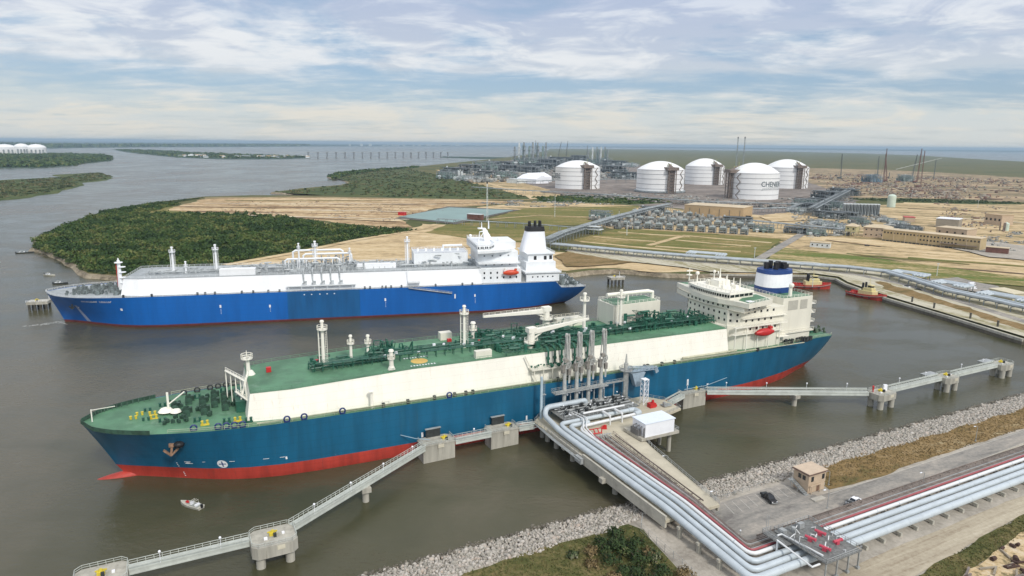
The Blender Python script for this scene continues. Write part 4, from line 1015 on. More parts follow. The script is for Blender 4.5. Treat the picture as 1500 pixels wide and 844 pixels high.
MB().loft([ell(fx, fy, 7.8, 6.3, 45.2), ell(fx, fy, 7.5, 6.1, 46.8)]).build('top_band', navy, fu)
mb = MB()
for dx, dy, r in ((-3.4, 1.5, 1.2), (-1.2, -1.8, 1.1), (-0.6, 2.0, 1.0), (1.6, 0, 1.2), (3.8, -1.2, 1.5), (4.2, 2, 0.9)): mb.cyl(fx + dx, fy + dy, 46.7, 50.2 - abs(dx) * 0.15, r, r * 0.95, 10)
mb.box(fx + 4, fy - 1.2, 48, 3, 3, 1.6); mb.build('exhaust_stack', black, fu)
lifeboat(tk, 236.5, -18.6, 24.6, redeq, 9.5)
mb = MB()
for x, y, h in ((228, -3, 44.5), (231, 6, 44), (234, 8, 43.5), (226, 5, 43), (233, -3, 43.2), (235, 4, 45)): mb.tube([(x, y, 40.9), (x, y, h)], [.3, .12], 6)
for x, y in ((228, 8), (231, -6), (234, 3), (226, -4)): mb.box(x, y, 41.8, 1.6, 1.4, 1.6)
mb.bar((226, 8, 43), (226, -4, 43), .15); mb.bar((234, 8, 43.2), (234, -3, 43.2), .15); mb.build('signal_gear', cream, dh)
# poop mooring deck
ogreen = M('olive_machinery', (0.09, 0.12, 0.08), 0.6, 0.4, 0.8)
winches(tk, ogreen, 17.3, 0.8, [(272, -6), (276, -1), (279, -6), (274, 6), (281, 3)])
posts('mooring_post', tk, ogreen, 17.3, 34, 268, 286, -10, 9, rr)
copies('deck_fitting', MB().box(0, 0, 0, 0.9, 0.9, 1.8), darkm, tk, [(rr.uniform(249, 267), -rr.uniform(15.4, 17.2), 18.3) for i in range(22)])

# =================================================================== the blue gas carrier
bk = thing('gas_carrier', 'bright blue hulled gas carrier with white trunk lying behind the teal ship', 'ship', tuple(BL.P), BL.a)
btab = [(0, 0.3, 0.6, 17.6), (4, 1.8, 8.5, 17.5), (8, 3.6, 13, 17.4), (14, 7, 17.5, 17.3), (22, 12, 20.7, 17.2), (34, 18.5, 22.8, 17.2), (48, 23.0, 23.5, 17.2), (60, 23.5, 23.5, 17.2), (235, 23.5, 23.5, 17.2), (260, 20, 23, 17.3), (281.5, 12, 22.2, 17.4), (283.5, 11.4, 22.0, 13.4), (292, 8, 21.5, 13.2), (300, 6, 21, 13.2)]
bstem = lambda z: -7.5 * max(0, min(1.1, z / 17.5)) ** 1.1
hl, lt, rt = hull(bk, btab, bstem, 1.3, bluep, redd, greyd)
mb = MB()
for row in (lt, rt): mb.rail([(q[0], q[1] * 0.985, q[2] + 0.1) for q in row if q[0] < 281], 1.1, 3.0, 0.1); mb.rail([(q[0], q[1] * 0.985, q[2] + 0.1) for q in row if q[0] > 283], 1.1, 3.0, 0.1)
mb.build('railing', whiteh, bk)
ZB = 26.2
trunk(bk, 37, 234, ZB, 20.5, 18.2, white, greyd, 8, 0.9).build('trunk_railing', whiteh, bk)
Zb = ZB + 0.15
for a, b2, y0, y1, d, h in ((45, 110, -8, 6, 0.55, 2.4), (100, 165, -16, 6, 0.8, 4.5), (122, 160, -8, 8, 0.9, 7.0), (160, 232, -8, 4, 0.8, 4.0), (196, 224, -8, -1, 1.4, 7.5)):
    piping(a, b2, y0, y1, Zb, rr, 6, d, h).build('deck_piping', greypp, bk)
for x, z1 in ((58.5, 40.4), (81.6, 41.2), (137, 42.0), (191.5, 43.5)): vent_mast(bk, 'vent_mast', x, 0, Zb, z1, white, 0.7, 1.8, True)
for x, z1 in ((128, 41.5), (157, 38), (66, 32.5)): vent_mast(bk, 'light_post', x, -4, Zb, z1, white, 0.55, 1.0)
mb = MB()
for y, z, x0, x1 in ((4, 36.5, 124, 153), (-3, 32.5, 120, 151), (2, 34.5, 130, 158)): mb.tube([(x0, y, Zb), (x0, y, z - 1), (x0 + 1.5, y, z), (x1 - 1.5, y, z), (x1, y, z - 1), (x1, y, Zb)], 0.6, 8)
for k in range(7): mb.bar((122 + k * 5, -5, Zb), (122 + k * 5, -5, 33), 0.4); mb.bar((122 + k * 5, -5, 30.5), (122 + k * 5, 5, 30.5), 0.3)
mb.build('crossover_pipe', whiteh, bk)
mb = MB(); mb.bb(122, 160, -22.8, -18, 19.8, 20.3); mb.rail([(122, -22.8, 20.3), (160, -22.8, 20.3)], 1.2, 2, 0.12)
for k in range(6): mb.bar((123 + k * 7, -22.4, 17.2), (123 + k * 7, -22.4, 19.8), 0.3)
mb.build('manifold_platform', whiteh, bk)
mb = MB()
for k in range(5):
    x = 131 + k * 5; mb.tube([(x, -12, Zb + 2), (x, -18.6, Zb + 2), (x, -19.2, Zb + 1), (x, -19.2, 21.6), (x, -23.4, 21.6)], 0.45, 8); mb.box(x + 1.2, -20, 21.4, 1.2, 2, 2.0)
mb.build('manifold', greypp, bk)
mb = MB(); mb.bb(86, 105, -17, -12, Zb, Zb + 3.6); mb.build('deck_locker', white, bk)
mb = MB(); mb.bb(160, 184, -8, -3, Zb, Zb + 2.6); mb.build('deck_locker', white, bk)
mb = MB(); mb.bb(195, 228, -6, 12, Zb, 34.4); ch = mb.build('compressor_house', whiteh, bk)
MB().bb(195.6, 227.4, -5.4, 11.4, 34.4, 34.6).build('roof', M('pale_grey_roof', (0.55, 0.58, 0.62), 0.6, 0.1, 0.5), ch)
mb = MB(); mb.rail([(195, -6, 34.5), (228, -6, 34.5), (228, 12, 34.5), (195, 12, 34.5), (195, -6, 34.5)], 1.1, 2, 0.12); mb.build('railing', whiteh, ch)
mb = MB(); copies('ventilator', MB().cyl(0, 0, 0, 1.7, 0.9, 0.7, 8), whiteh, ch, [(198 + k * 5, 2, 34.5) for k in range(6)]); mb.tube([(214, 4, 34.6), (214, 4, 37.5), (226, 4, 37.5)], 0.7, 8); mb.build('ventilator', whiteh, ch)
mb = MB(); mb.tube([(30.3, 0, 17.2), (30.3, 0, 34)], [1.5, 0.8], 8); mb.cyl(30.3, 0, 32.5, 32.9, 2.2, 2.2, 10); mb.cyl(30.3, 0, 33, 35.2, 0.6, 0.3, 8); [mb.cyl(31.8, 0, z, z + 0.3, 2.0, 2.0, 8) for z in (21, 24, 27, 30)]; mb.build('foremast', white, bk)
mb = MB(); mb.bb(28.9, 29.1, -0.5, 0.5, 19, 32); mb.build('red_stripe', redeq, bk)
gmach = M('grey_machinery', (0.16, 0.19, 0.19), 0.6, 0.4, 0.8)
winches(bk, gmach, 17.2, 1.0, [(10, 1), (14, 7), (15, -7), (20, 3), (21, 11), (22, -10), (27, 7), (28, -6), (26, 0), (31, 12), (32, -13)])
posts('mooring_post', bk, gmach, 17.1, 60, 5, 35, -12, 12, rr, 0.5, 1.9)
copies('mooring_rope', MB().tube([(-2, -8, 0.4), (3, 0, 1.2), (-1, 8, 0.4)], 0.16, 5), gmach, bk, [(rr.uniform(9, 32), 0, 17.2) for i in range(10)])
def hb(s, z, out=0.08): return hull_pt(btab, bstem, s, z, -1, out)
mb = MB()
def markb(s, z, w, h, out=0.08): a, b2, c, d = hb(s, z, out), hb(s + w, z, out), hb(s + w, z + h, out), hb(s, z + h, out); mb.add([tuple(v) for v in (a, b2, c, d)], [(0, 1, 2, 3)])
rm = random.Random(5); s_ = 20.0
for n_ in (9, 7):        # the ship's name: letters too small to read in the photograph
    for k in range(n_):
        w = 0.62; markb(s_, 14.3, 0.2, 1.0); markb(s_ + 0.2, 14.3 + rm.choice([0, 0.4, 0.8]), w - 0.2, 0.2)
        if rm.random() < 0.6: markb(s_ + w - 0.2, 14.3 + rm.choice([0, 0.4]), 0.2, 0.6)
        s_ += w + 0.24
    s_ += 0.9
for s0, z, w, h in ((14, 10.2, 1.6, 0.7), (37, 9.6, 1.0, 1.3), (86, 9.6, 0.9, 1.6), (112, 8.6, 0.9, 1.6), (176, 9.6, 0.9, 1.7), (217, 9.5, 0.8, 2.6), (229, 10, 0.8, 1.6)): markb(s0, z, w, h)
for s0 in (131, 135, 139.5, 143.5, 147.5): markb(s0, 15, 0.7, 0.5)
for s0 in (86.2, 112.2, 176.2, 229.2):
    for k in range(4): markb(s0 + 0.2, 6.2 + k * 0.8, 0.35, 0.25)
mb.build('hull_mark', markw, bk)
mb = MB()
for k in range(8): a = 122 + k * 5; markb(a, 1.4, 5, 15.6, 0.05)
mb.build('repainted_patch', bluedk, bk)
mb = MB(); c0 = hb(13.5, 12.6, 0.5); mb.bar(tuple(c0), tuple(c0 + Vector((0, 0, -2.2))), 0.6); mb.bar(tuple(c0 + Vector((-1.5, 0, -1))), tuple(c0 + Vector((0, 0, -2.6))), 0.7, 0.5); mb.bar(tuple(c0 + Vector((1.5, 0, -1))), tuple(c0 + Vector((0, 0, -2.6))), 0.7, 0.5); mb.build('anchor', darkm, bk)
mb = MB(); a, b2 = hb(190, 17.0, 0.6), hb(215.5, 12.8, 0.6); mb.bar(tuple(a), tuple(b2), 0.9, 0.35); mb.rail([tuple(a), tuple(b2)], 1.0, 2, 0.12); mb.build('accommodation_ladder', greypp, bk)
mb = MB(); r_ = [hb(s_, z, .1) for s_, z in ((14.2, 1.4), (16.6, 1.4), (15.4, 6), (15.2, 11.8), (14.2, 11.8), (13.6, 6))]; mb.add([tuple(v) for v in r_], [(0, 1, 2, 5), (5, 2, 3, 4)]); mb.build('water_discharge', M('running_water', (.35, .42, .62), .4, .2, 2), bk)
mb = MB(); mb.bar((190, -21, 17.2), (190, -21, 28), 0.35); mb.bb(190, 197, -23, -20.5, 19.5, 20.6); mb.build('gangway_davit', whiteh, bk)
copies('deck_fitting', MB().box(0, 0, 0, 1.0, 0.9, 1.4), darkm, bk, [(x, -22.6, 17.9) for x in (38, 52, 75, 79, 84, 98, 104, 112, 118, 165, 168, 175, 177, 180, 186, 206, 222, 228)])
# superstructure
mb = MB(); mb.bb(233, 259, -19, 19, 17.2, 25.4); mb.prism([(233, -13), (258, -14), (258, 14), (233, 13)], 25.4, 35.5); mb.bb(232.6, 259, -16, 16, 25.2, 25.9); mb.bb(232.6, 258.4, -18.5, 18.5, 28.6, 29.2)
mb.prism([(231.6, -21), (243, -19), (256, -13), (256, 13), (243, 19), (231.6, 21)], 35.5, 37.0); dh = mb.build('deckhouse', whiteh, bk)
wq = [(231.6, -20), (240, -19), (243, -13), (243, 13), (240, 19), (231.6, 20)]
MB().prism([(x + 0.2, y * 0.985) for x, y in wq], 38.2, 39.5).build('bridge_window', glass, dh)
mb = MB(); mb.prism(wq, 37, 38.2); mb.prism(wq, 39.5, 40.4); mb.bb(243, 257, -11.5, 11.5, 37, 41.2)
for a, b2, n_ in (((231.7, -20), (240, -19), 6), ((231.6, -20), (231.6, 20), 16)):
    for k in range(n_ + 1):
        q = Vector(a).lerp(Vector(b2), k / n_); mb.bar((q.x, q.y, 38.2), (q.x, q.y, 39.5), 0.9 if k % 2 else 0.35)
mb.build('wheelhouse', whiteh, dh)
mb = MB(); mb.loft([[(239.5, -1.5, 40.4), (245, -1.5, 40.4), (245, 1.5, 40.4), (239.5, 1.5, 40.4)], [(238.2, -1, 48.5), (240.2, -1, 48.5), (240.2, 1, 48.5), (238.2, 1, 48.5)]]); mb.bar((236.2, -3, 46.5), (242, 3, 46.5), 0.5); mb.cyl(237, 0, 48, 48.6, 1.9, 1.9, 10); mb.cyl(241.5, 0, 44, 44.4, 1.6, 1.6, 10); mb.tube([(235, -5, 40.4), (235.6, -5, 47)], [0.4, 0.2], 6); mb.tube([(242.2, 0, 48), (242.2, 0, 53)], [0.5, 0.3], 6); mb.tube([(238, 1, 48), (238, 1, 52)], [0.4, 0.2], 6); mb.bar((236, -4.6, 43), (239, -1, 46), 0.3); mb.sph(233, 14, 42, 1); mb.sph(247, -8, 42.6, 1.0); mb.build('radar_mast', white, dh)
mb = MB(); mb.rail([(x, y, 40.4) for x, y in wq + wq[:1]], 1.1, 2, 0.12); mb.rail([(232.6, -18.5, 29.2), (258.4, -18.5, 29.2)], 1.1, 2, 0.12); mb.rail([(233, -19, 25.6), (259, -19, 25.6)], 1.1, 2, 0.12); mb.build('railing', whiteh, dh)
windows(dh, [(236 + k * 4, -19.05, z) for z in (23.4, 20.4) for k in range(6)], 0.9, 1.2, glass, 'y')
windows(dh, [(237 + k * 5, -13.75, 33) for k in range(4)] + [(238 + k * 5, -13.75, 27.4) for k in range(4)], 0.9, 0.8, M('grey_window_glass', (0.16, 0.18, 0.2), 0.2, 0.1, 1.0), 'y')  # upper rows in mid grey glass, paler than the other windows
lifeboat(bk, 252, -21.2, 23.4, orange, 9.5)
mb = MB(); mb.bb(262, 283, -20, 20, 17.3, 22.6); mb.bb(261, 284, -21, 21, 22.6, 23.3); mb.bb(263, 282, -15, 15, 23.3, 28.5); mb.bb(265, 281, -12, 12, 28.5, 33); mb.bb(264, 282, -13, 13, 33, 33.5); ca = mb.build('engine_casing', whiteh, bk)
mb = MB(); mb.rail([(261, -21, 23.3), (284, -21, 23.3)], 1.1, 2, 0.12); mb.rail([(264, -13, 33.5), (282, -13, 33.5), (282, 13, 33.5)], 1.1, 2, 0.12); mb.build('railing', whiteh, ca)
windows(ca, [(269.5, -12.05, 30.6), (276, -12.05, 30.6), (279.5, -12.05, 30.8)], 1.7, 2.4, black, 'y')
windows(ca, [(266 + k * 3.2, -20.05, 20.2) for k in range(5)], 0.8, 0.8, glass, 'y')
mb = MB(); mb.loft([ell(271, 0, 8.4, 6.5, 33.5, 24, 4), ell(272, 0, 6.0, 5.0, 46.2, 24, 4)]); fu = mb.build('funnel', purew, bk)
MB().loft([ell(272, 0, 6.2, 5.1, 46.2, 24, 4), ell(272, 0, 5.7, 4.8, 49.0, 24, 4)]).build('top_band', black, fu)
mb = MB()
for dx, dy in ((-3.6, 0), (-2.8, 2), (0, -1), (0.8, 2.2), (3.2, -1.5), (3.6, 1.6)): mb.cyl(272 + dx, dy, 48.9, 52.3 + dx * 0.05, 0.95, 0.8, 10)
mb.build('exhaust_stack', black, fu)
mb = MB(); mb.bb(259, 263, -18, 18, 17.2, 21); mb.build('aft_locker', M('mid_grey', (0.25, 0.26, 0.26), 0.6, 0.3, 1.0), bk)
winches(bk, gmach, 13.2, 0.95, [(287, -12), (290, -4), (292, 6), (288, 12), (295, -14)])
posts('mooring_post', bk, gmach, 13.2, 50, 284, 299, -19, 19, rr, 0.45, 2.0)
# ------------------------------------------------------------------ jetty materials
conc = M('jetty_concrete', (0.43, 0.41, 0.35), 0.9, 0.16, 0.4, col2=(0.25, 0.23, 0.19), amt=0.5)
concs = M('stained_concrete', (0.40, 0.385, 0.33), 0.9, 0.2, 0.5, streak=True, col2=(0.17, 0.155, 0.12), amt=0.75)
deckc = M('jetty_deck_concrete', (0.47, 0.43, 0.33), 0.9, 0.14, 0.15, col2=(0.33, 0.3, 0.22), amt=0.5)
pipew = M('insulated_pipe_cladding', (0.50, 0.56, 0.60), 0.5, 0.08, 0.25, metal=0.1, col2=(0.38, 0.42, 0.44), amt=0.5)
pipe2 = M('white_pipe_cladding', (0.70, 0.72, 0.73), 0.4, 0.05, 0.3)
pipes_ = M('small_brown_pipe', (0.2, 0.165, 0.145), 0.6, 0.3, 0.6, col2=(0.4, 0.38, 0.35), amt=0.4)
pinkp = M('faded_red_pipe', (0.33, 0.09, 0.10), 0.55, 0.15, 0.5)
galv = M('galvanised_steel', (0.38, 0.40, 0.40), 0.5, 0.18, 0.6, metal=0.25, col2=(0.2, 0.2, 0.19), amt=0.5)
galvd = M('dark_grating', (0.16, 0.165, 0.16), 0.7, 0.3, 1.5)
armm = M('loading_arm_paint', (0.42, 0.43, 0.41), 0.5, 0.2, 0.5, col2=(0.22, 0.2, 0.17), amt=0.6)
padm = M('pale_walkway_steel', (0.50, 0.53, 0.49), 0.7, 0.12, 0.4, col2=(0.34, 0.36, 0.32), amt=0.5)
pinkv = M('pink_red_valve_paint', (0.55, 0.07, 0.11), 0.5, 0.12, 1.0)
tanm = M('tan_render', (0.50, 0.39, 0.28), 0.9, 0.08, 0.5)
tanr = M('tan_roof', (0.56, 0.45, 0.34), 0.85, 0.08, 0.5)

def jthing(name, label, cat, u, v, z=0.0, rz=0.0, group=None):
    return thing(name, label, cat, tuple(JF.w(u, v, z)), JF.a + rz, group)
def J(u, v, z=0.0): return tuple(JF.w(u, v, z))

# trestle and loading platform
jt = jthing('jetty', 'concrete loading platform and trestle on round piles between the shore and the teal ship', 'jetty', 0, 0)
plat = [(9.4, -16), (9.0, 0), (13, 3.8), (58, 3.8), (63, -3), (63, -12), (50, -15.5), (36.5, -18.5), (33, -33), (27, -69.5), (9.0, -69.5), (9.2, -40)]
mb = MB(); mb.prism(plat, 6.2, 7.0); mb.build('deck', deckc, jt)
mb = MB(); mb.prism([(8.9, -69.3), (9.2, -30), (9.8, -30), (9.5, -69.3)], 4.8, 8.0); mb.build('girder', conc, jt)
mb = MB(); mb.prism([(9.1, -30), (9.3, -8), (9.9, -8), (9.7, -30)], 5.2, 7.4); mb.build('girder', conc, jt)
mb = MB(); mb.prism([(27.2, -69.3), (33.1, -33), (32.5, -33), (26.6, -69.3)], 5.0, 6.19); mb.build('girder', conc, jt)
mb = MB(); mb.prism([(19, -69.3), (20.5, -20), (19.7, -20), (18.2, -69.3)], 5.0, 6.19); mb.build('girder', conc, jt)
capp = MB().box(0, 0, 5.3, 22, 1.8, 1.4)
cps = [(20.2, v, 0) for v in (-18.5, -60.5)] + [(18.8, -42, 0)]
copies('pile_cap', capp, conc, jt, cps)
copies('pile_cap', MB().box(0, 0, 5.6, 52, 1.6, 1.2), conc, jt, [(36, -7.5, 0), (36, 1.7, 0)])
pls = [(u, v, 0) for v in (-18.5, -30, -42, -60.5) for u in ((13.2, 20, 27) if v != -30 else (20, 27))] + [(u, v, 0) for v in (-8, -2, 1.7) for u in (13.3, 22, 31, 40, 49, 58) if v != -2 or u < 14]
copies('pile', MB().cyl(0, 0, -3, 5.2, 0.85, None, 12), concs, jt, pls)
mb = MB()
mb.rail([(33, -33, 7), (27, -69.3, 7)], 1.1, 2.0, 0.09); mb.rail([(36.5, -18.5, 7), (33.2, -33, 7)], 1.1, 2.0, 0.09)
mb.build('railing', galv, jt)
MB().rail([(27.6, -20, 7), (21.6, -69.3, 7)], 1.1, 2.2, 0.1).build('railing', pipes_, jt)
MB().rail([(9.2, -28, 7.2), (9.3, -16, 7.2), (9.1, 0, 7), (13, 3.7, 7), (16, 3.7, 7)], 1.1, 2.2, 0.09).build('railing', galv, jt)
MB().rail([(58, 3.7, 7), (62.8, -3, 7), (62.8, -12, 7), (50, -15.4, 7)], 1.1, 2, 0.09).build('railing', galv, jt)
MB().prism([(27.4, -21), (32.6, -33.5), (26.9, -69), (21.9, -69)][0:1] + [(36, -19.2), (32.6, -33.2), (26.7, -69.2), (21.9, -69.2)], 7.0, 7.03).build('road_surface', M('trestle_road', (0.50, 0.46, 0.36), 0.95, 0.12, 0.2, col2=(0.38, 0.35, 0.27), amt=0.5), jt)
mb = MB()
for k in range(3): mb.tube([(8.5 - k * 0.42, -31, 6.6), (8.7 - k * 0.42, -14, 6.6), (9.5 - k * 0.3, 0.5 + k * .4, 6.6), (3.5, 2.5 + k * 0.4, 6.3)], 0.16, 6)
mb.bar((8.6, -3, 6.4), (5.8, -3, 6.4), 0.2); mb.box(8.4, -29.5, 6.3, 1.0, 3.5, 1.8); mb.build('utility_line', galv, jt)
# raised manifold deck
md = jthing('pipe_platform', 'raised grey grating deck with valves round the feet of the loading arms', 'platform', 31, -2.5, 7)
mb = MB(); mb.bb(-15, 16, -6, 6.2, 2.2, 2.45); mb.build('grating', galvd, md)
copies('leg', MB().box(0, 0, 1.1, 0.4, 0.4, 2.2), galv, md, [(x, y, 0) for x in (-14, -7, 0, 7, 14) for y in (-5.5, 5.5)])
MB().rail([(-15, -6, 2.45), (16, -6, 2.45), (16, 6.1, 2.45)], 1.1, 1.6, 0.1).build('railing', galv, md)
rr = random.Random(12)
mb = MB()
for i in range(40): x, y = rr.uniform(-14, 15), rr.uniform(-5.5, 5.5); mb.tube([(x, y, 2.4), (x, y, 2.4 + rr.uniform(0.6, 1.8)), (x + rr.uniform(-3, 3), y, 2.4 + rr.uniform(0.6, 1.6))], rr.uniform(0.1, 0.32), 6)
for k in range(5): mb.tube([(-14, -4 + k * 2.2, 3.0), (15, -4 + k * 2.2, 3.0)], 0.2, 6)
mb.build('piping', galv, md)
copies('valve', MB().cyl(0, 0, 0, 1.5, 0.35, 0.3, 8).cyl(0, 0, 1.5, 1.65, 0.6, 0.6, 10), darkm, md, [(rr.uniform(-13, 14), rr.uniform(-5, 4), 2.4) for i in range(22)])
copies('lamp', MB().sph(0, 0, 0, 0.28), purew, md, [(rr.uniform(-14, 15), rr.uniform(-5.5, 5.5), rr.uniform(3.5, 4.5)) for i in range(12)])
MB().tube([(-8, -6.3, 3.9), (9, -6.3, 3.9)], 0.35, 8).build('header_pipe', pipe2, md)
# working gallery
gl = jthing('gallery', 'grey steel gallery running across the columns of the loading arms', 'gallery', 31, 1.0, 7)
mb = MB(); mb.bb(-14, 8, -1.4, 1.6, 8.4, 8.7); mb.bb(8, 17, 0.3, 1.4, 8.4, 8.6); mb.build('deck', galv, gl)
MB().rail([(-14, -1.4, 8.7), (8, -1.4, 8.7)], 1.1, 1.5, 0.1).rail([(-14, 1.6, 8.7), (8, 1.6, 8.7)], 1.1, 1.5, 0.1).rail([(-14, -1.4, 8.7), (-14, 1.6, 8.7)], 1.1, 1.5, 0.1).rail([(8, .3, 8.6), (17, .3, 8.6)], 1.1, 1.5, 0.1).build('railing', galv, gl)
copies('post', MB().box(0, 0, 5.5, 0.35, 0.35, 5.9), galv, gl, [(-6.5, 1, 0), (-1.5, 1, 0), (3.5, 1, 0), (7.8, 1, 0), (12, 1, 0)])
# loading arms, folded upright
def arm(u, label):
    a = jthing('loading_arm', label, 'loading arm', u, 2.0, 9.45, 0, 'loading arms standing folded on the platform')
    MB().cyl(0, 0, 0, 14.5, 0.75, 0.6, 12).cyl(0, 0, 0, 0.5, 1.4, 1.4, 12).cyl(0, 0, 5.9, 6.3, 1.0, 1.0, 12).build('riser', armm, a)
    mb = MB(); mb.tube([(0.0, -.3, 14.0), (0.9, -.2, 16.2), (0.3, -.2, 26.2)], 0.42, 8); mb.tube([(1.5, 0.3, 13.0), (1.7, 0.3, 25.5), (0.6, 0, 26.6), (0.3, -.2, 26.2)], 0.36, 8); mb.bar((-0.4, 0.3, 15), (0.3, 0.3, 25.6), 0.3); mb.bar((0.8, -0.3, 20), (1.7, 0.3, 20), 0.25); mb.bar((0.6, -0.3, 23), (1.7, 0.3, 23), 0.25); mb.build('inboard_arm', armm, a)
    mb = MB(); mb.tube([(1.7, 0.3, 25.4), (2.0, 0.6, 14.6), (2.4, 0.6, 9.0)], [0.38, 0.4, 0.3], 8); mb.bar((2.0, 0.2, 8.5), (2.6, 1.0, 12.0), 0.6); mb.build('outboard_arm', armm, a)
    mb = MB(); n = 16
    for k in range(n):
        t0, t1 = 2 * math.pi * k / n, 2 * math.pi * (k + 1) / n
        mb.bar((0.3 + 1.7 * math.cos(t0), -0.7, 16.0 + 1.7 * math.sin(t0)), (0.3 + 1.7 * math.cos(t1), -0.7, 16.0 + 1.7 * math.sin(t1)), 0.28)
    for t0 in (0.2, 1.25, 2.3): mb.bar((0.3 + 1.7 * math.cos(t0), -0.7, 16.0 + 1.7 * math.sin(t0)), (0.3 - 1.7 * math.cos(t0), -0.7, 16.0 - 1.7 * math.sin(t0)), 0.2)
    mb.build('sheave', armm, a)
    mb = MB(); mb.box(-1.1, -0.6, 14.4, 1.3, 1.0, 3.0, 0.3); mb.box(1.2, -0.9, 13.2, 1.2, 0.9, 2.2); mb.box(-0.2, -0.8, 17.4, 1.4, 1.2, 1.2); mb.build('counterweight', M('weathered_grey', (0.25, 0.235, 0.21), 0.8, 0.3, 0.8), a)
    MB().cyl(0.3, 0.1, 25.6, 26.9, 0.55, 0.3, 8).box(0.9, 0.1, 26.2, 1.6, 0.5, 0.7).build('top_swivel', armm, a)
    MB().sph(0.9, -0.5, 4.7, 0.42).build('lamp', purew, a)
    return a
for u, w in ((22.0, 'leftmost grey loading arm, nearest the bow of the teal ship'), (27.0, 'second grey loading arm from the left, standing on the pipe platform'), (32.0, 'third grey loading arm from the left, standing on the pipe platform'), (37.3, 'rightmost grey loading arm, the one nearest the gangway tower')): arm(u, w)
# gangway tower
gt = jthing('gangway_tower', 'grey gangway tower with folded stair beam beside the loading arms', 'gangway tower', 48.2, 2, 7)
MB().cyl(0, 0, 0, 15, 0.9, 0.8, 12).cyl(0, 0, 0, 0.6, 1.8, 1.6, 12).cyl(0, 0, 15, 18.5, 0.5, 0.2, 8).build('column', armm, gt)
MB().cyl(0, 0, 12.3, 12.5, 2.4, 2.4, 12).rail([(2.4 * math.cos(a), 2.4 * math.sin(a), 12.5) for a in [i * math.pi / 4 for i in range(9)]], 1.1, 1.5, 0.12).ladder(0, -1.2, 0.2, 12.4, 0.7, 0.12).build('ladder_platform', galv, gt)
mb = MB()
for dy in (-0.8, 0.8):
    mb.bar((0, dy, 13.4), (13.5, dy, 11.8), 0.25); mb.bar((0, dy, 11.6), (13.5, dy, 11.0), 0.25)
    for k in range(8): mb.bar((k * 1.8, dy, 13.4 - k * 0.2), (k * 1.8 + 0.9, dy, 11.6 - k * 0.08), 0.16); mb.bar((k * 1.8 + 0.9, dy, 11.6 - k * 0.08), (k * 1.8 + 1.8, dy, 13.2 - k * 0.2), 0.16)
mb.box(6.7, 0, 11.6, 13, 1.5, 0.15); mb.bar((13.5, 0, 11.6), (14.5, 0, 9.4), 0.6, 1.4); mb.build('gangway', M('blue_grey_steel', (0.30, 0.38, 0.45), 0.5, 0.15, 0.8), gt)
mb = MB(); mb.loft([[(2.0, -1.4, 10.8), (8, -1.4, 10.8), (8, 1.4, 10.8), (2, 1.4, 10.8)], [(4.2, -1, 5.5), (6, -1, 5.5), (6, 1, 5.5), (4.2, 1, 5.5)]]); mb.build('hopper', M('blue_grey_steel', (0.3, 0.38, 0.45)), gt)
lt_ = jthing('lattice_tower', 'white lattice tower holding up the end of the gangway', 'lattice tower', 53.5, -2.6, 7)
mb = MB()
for x in (-1, 1):
    for y in (-1, 1): mb.bar((x, y, 0), (x, y, 9.4), 0.2)
for k in range(5):
    z = k * 1.9
    for a, b2 in (((-1, -1), (1, -1)), ((1, -1), (1, 1)), ((1, 1), (-1, 1)), ((-1, 1), (-1, -1))): mb.bar((*a, z), (*b2, z + 1.9), 0.11); mb.bar((*a, z + 1.9), (*b2, z + 1.9), 0.11)
mb.build('frame', purew, lt_)
MB().box(0, 0, 9.5, 2.3, 2.3, 0.2).build('head', purew, lt_)
mm = jthing('light_mast', 'pale blue mast with a ladder at the left corner of the jetty', 'mast', 12.8, 2, 7)
MB().cyl(0, 0, 0, 15, 0.5, 0.42, 10).build('pole', M('pale_blue_steel', (0.45, 0.56, 0.63), 0.5, 0.1, 0.8), mm)
MB().ladder(1.0, 0, 0, 14, 0.6, 0.1).bar((0, 0, 4), (1, 0, 4), 0.1).bar((0, 0, 13), (1, 0, 13), 0.1).box(0.9, 0, 8.5, 1.4, 1.2, 0.15).build('ladder', galv, mm)
# fire monitor and red gear
MB_ = MB(); MB_.box(0, 0, 0.8, 2.6, 2.0, 1.6).cyl(0.5, 0, 1.6, 2.6, 0.6, 0.4, 10).box(1.6, 0.2, 0.4, 1.0, 1.4, 0.8)
o = MB_.build('fire_pump', redeq, None, tuple(JF.w(54, -6.5, 7))); o.rotation_euler.z = JF.a; tag(o, 'red fire pump skid beside the white shelter at the end of the jetty', 'fire pump')
o = MB().box(0, 0, 0.4, 1.6, 1.4, 0.8).box(.3, .1, 1.0, 1.0, .8, .4).build('hose_box', redeq, None, tuple(JF.w(27.5, -15, 7))); tag(o, 'small red hose box on the bare jetty deck near the pipe loop', 'hose box')
mb = MB(); mb.tube([(0, 0, 0), (0, 0, 2.0), (4.5, -0.4, 2.0), (4.5, -0.4, 0)], 0.22, 6); mb.tube([(0.6, -1, 0.8), (4, -1.4, 0.8)], 0.2, 6); mb.tube([(1.5, 0, 2), (1.5, -1.2, 0.6)], 0.2, 6); mb.tube([(3, 0, 2), (3, -1.2, 0.6)], 0.2, 6)
o = mb.build('fire_header', redeq, None, tuple(JF.w(20, -17.5, 7))); o.rotation_euler.z = JF.a; tag(o, 'red fire water pipe frame bridging the small pipes on the jetty', 'pipework')
mb = MB()
for k in range(6): mb.tube([(k * 0.9, 0, 0), (k * 0.9, 0, 1.1), (k * 0.9, -2.4, 1.1), (k * 0.9, -2.4, 0)], 0.14, 6)
mb.tube([(-0.5, -1.2, 1.4), (5.2, -1.2, 1.4)], 0.15, 6)
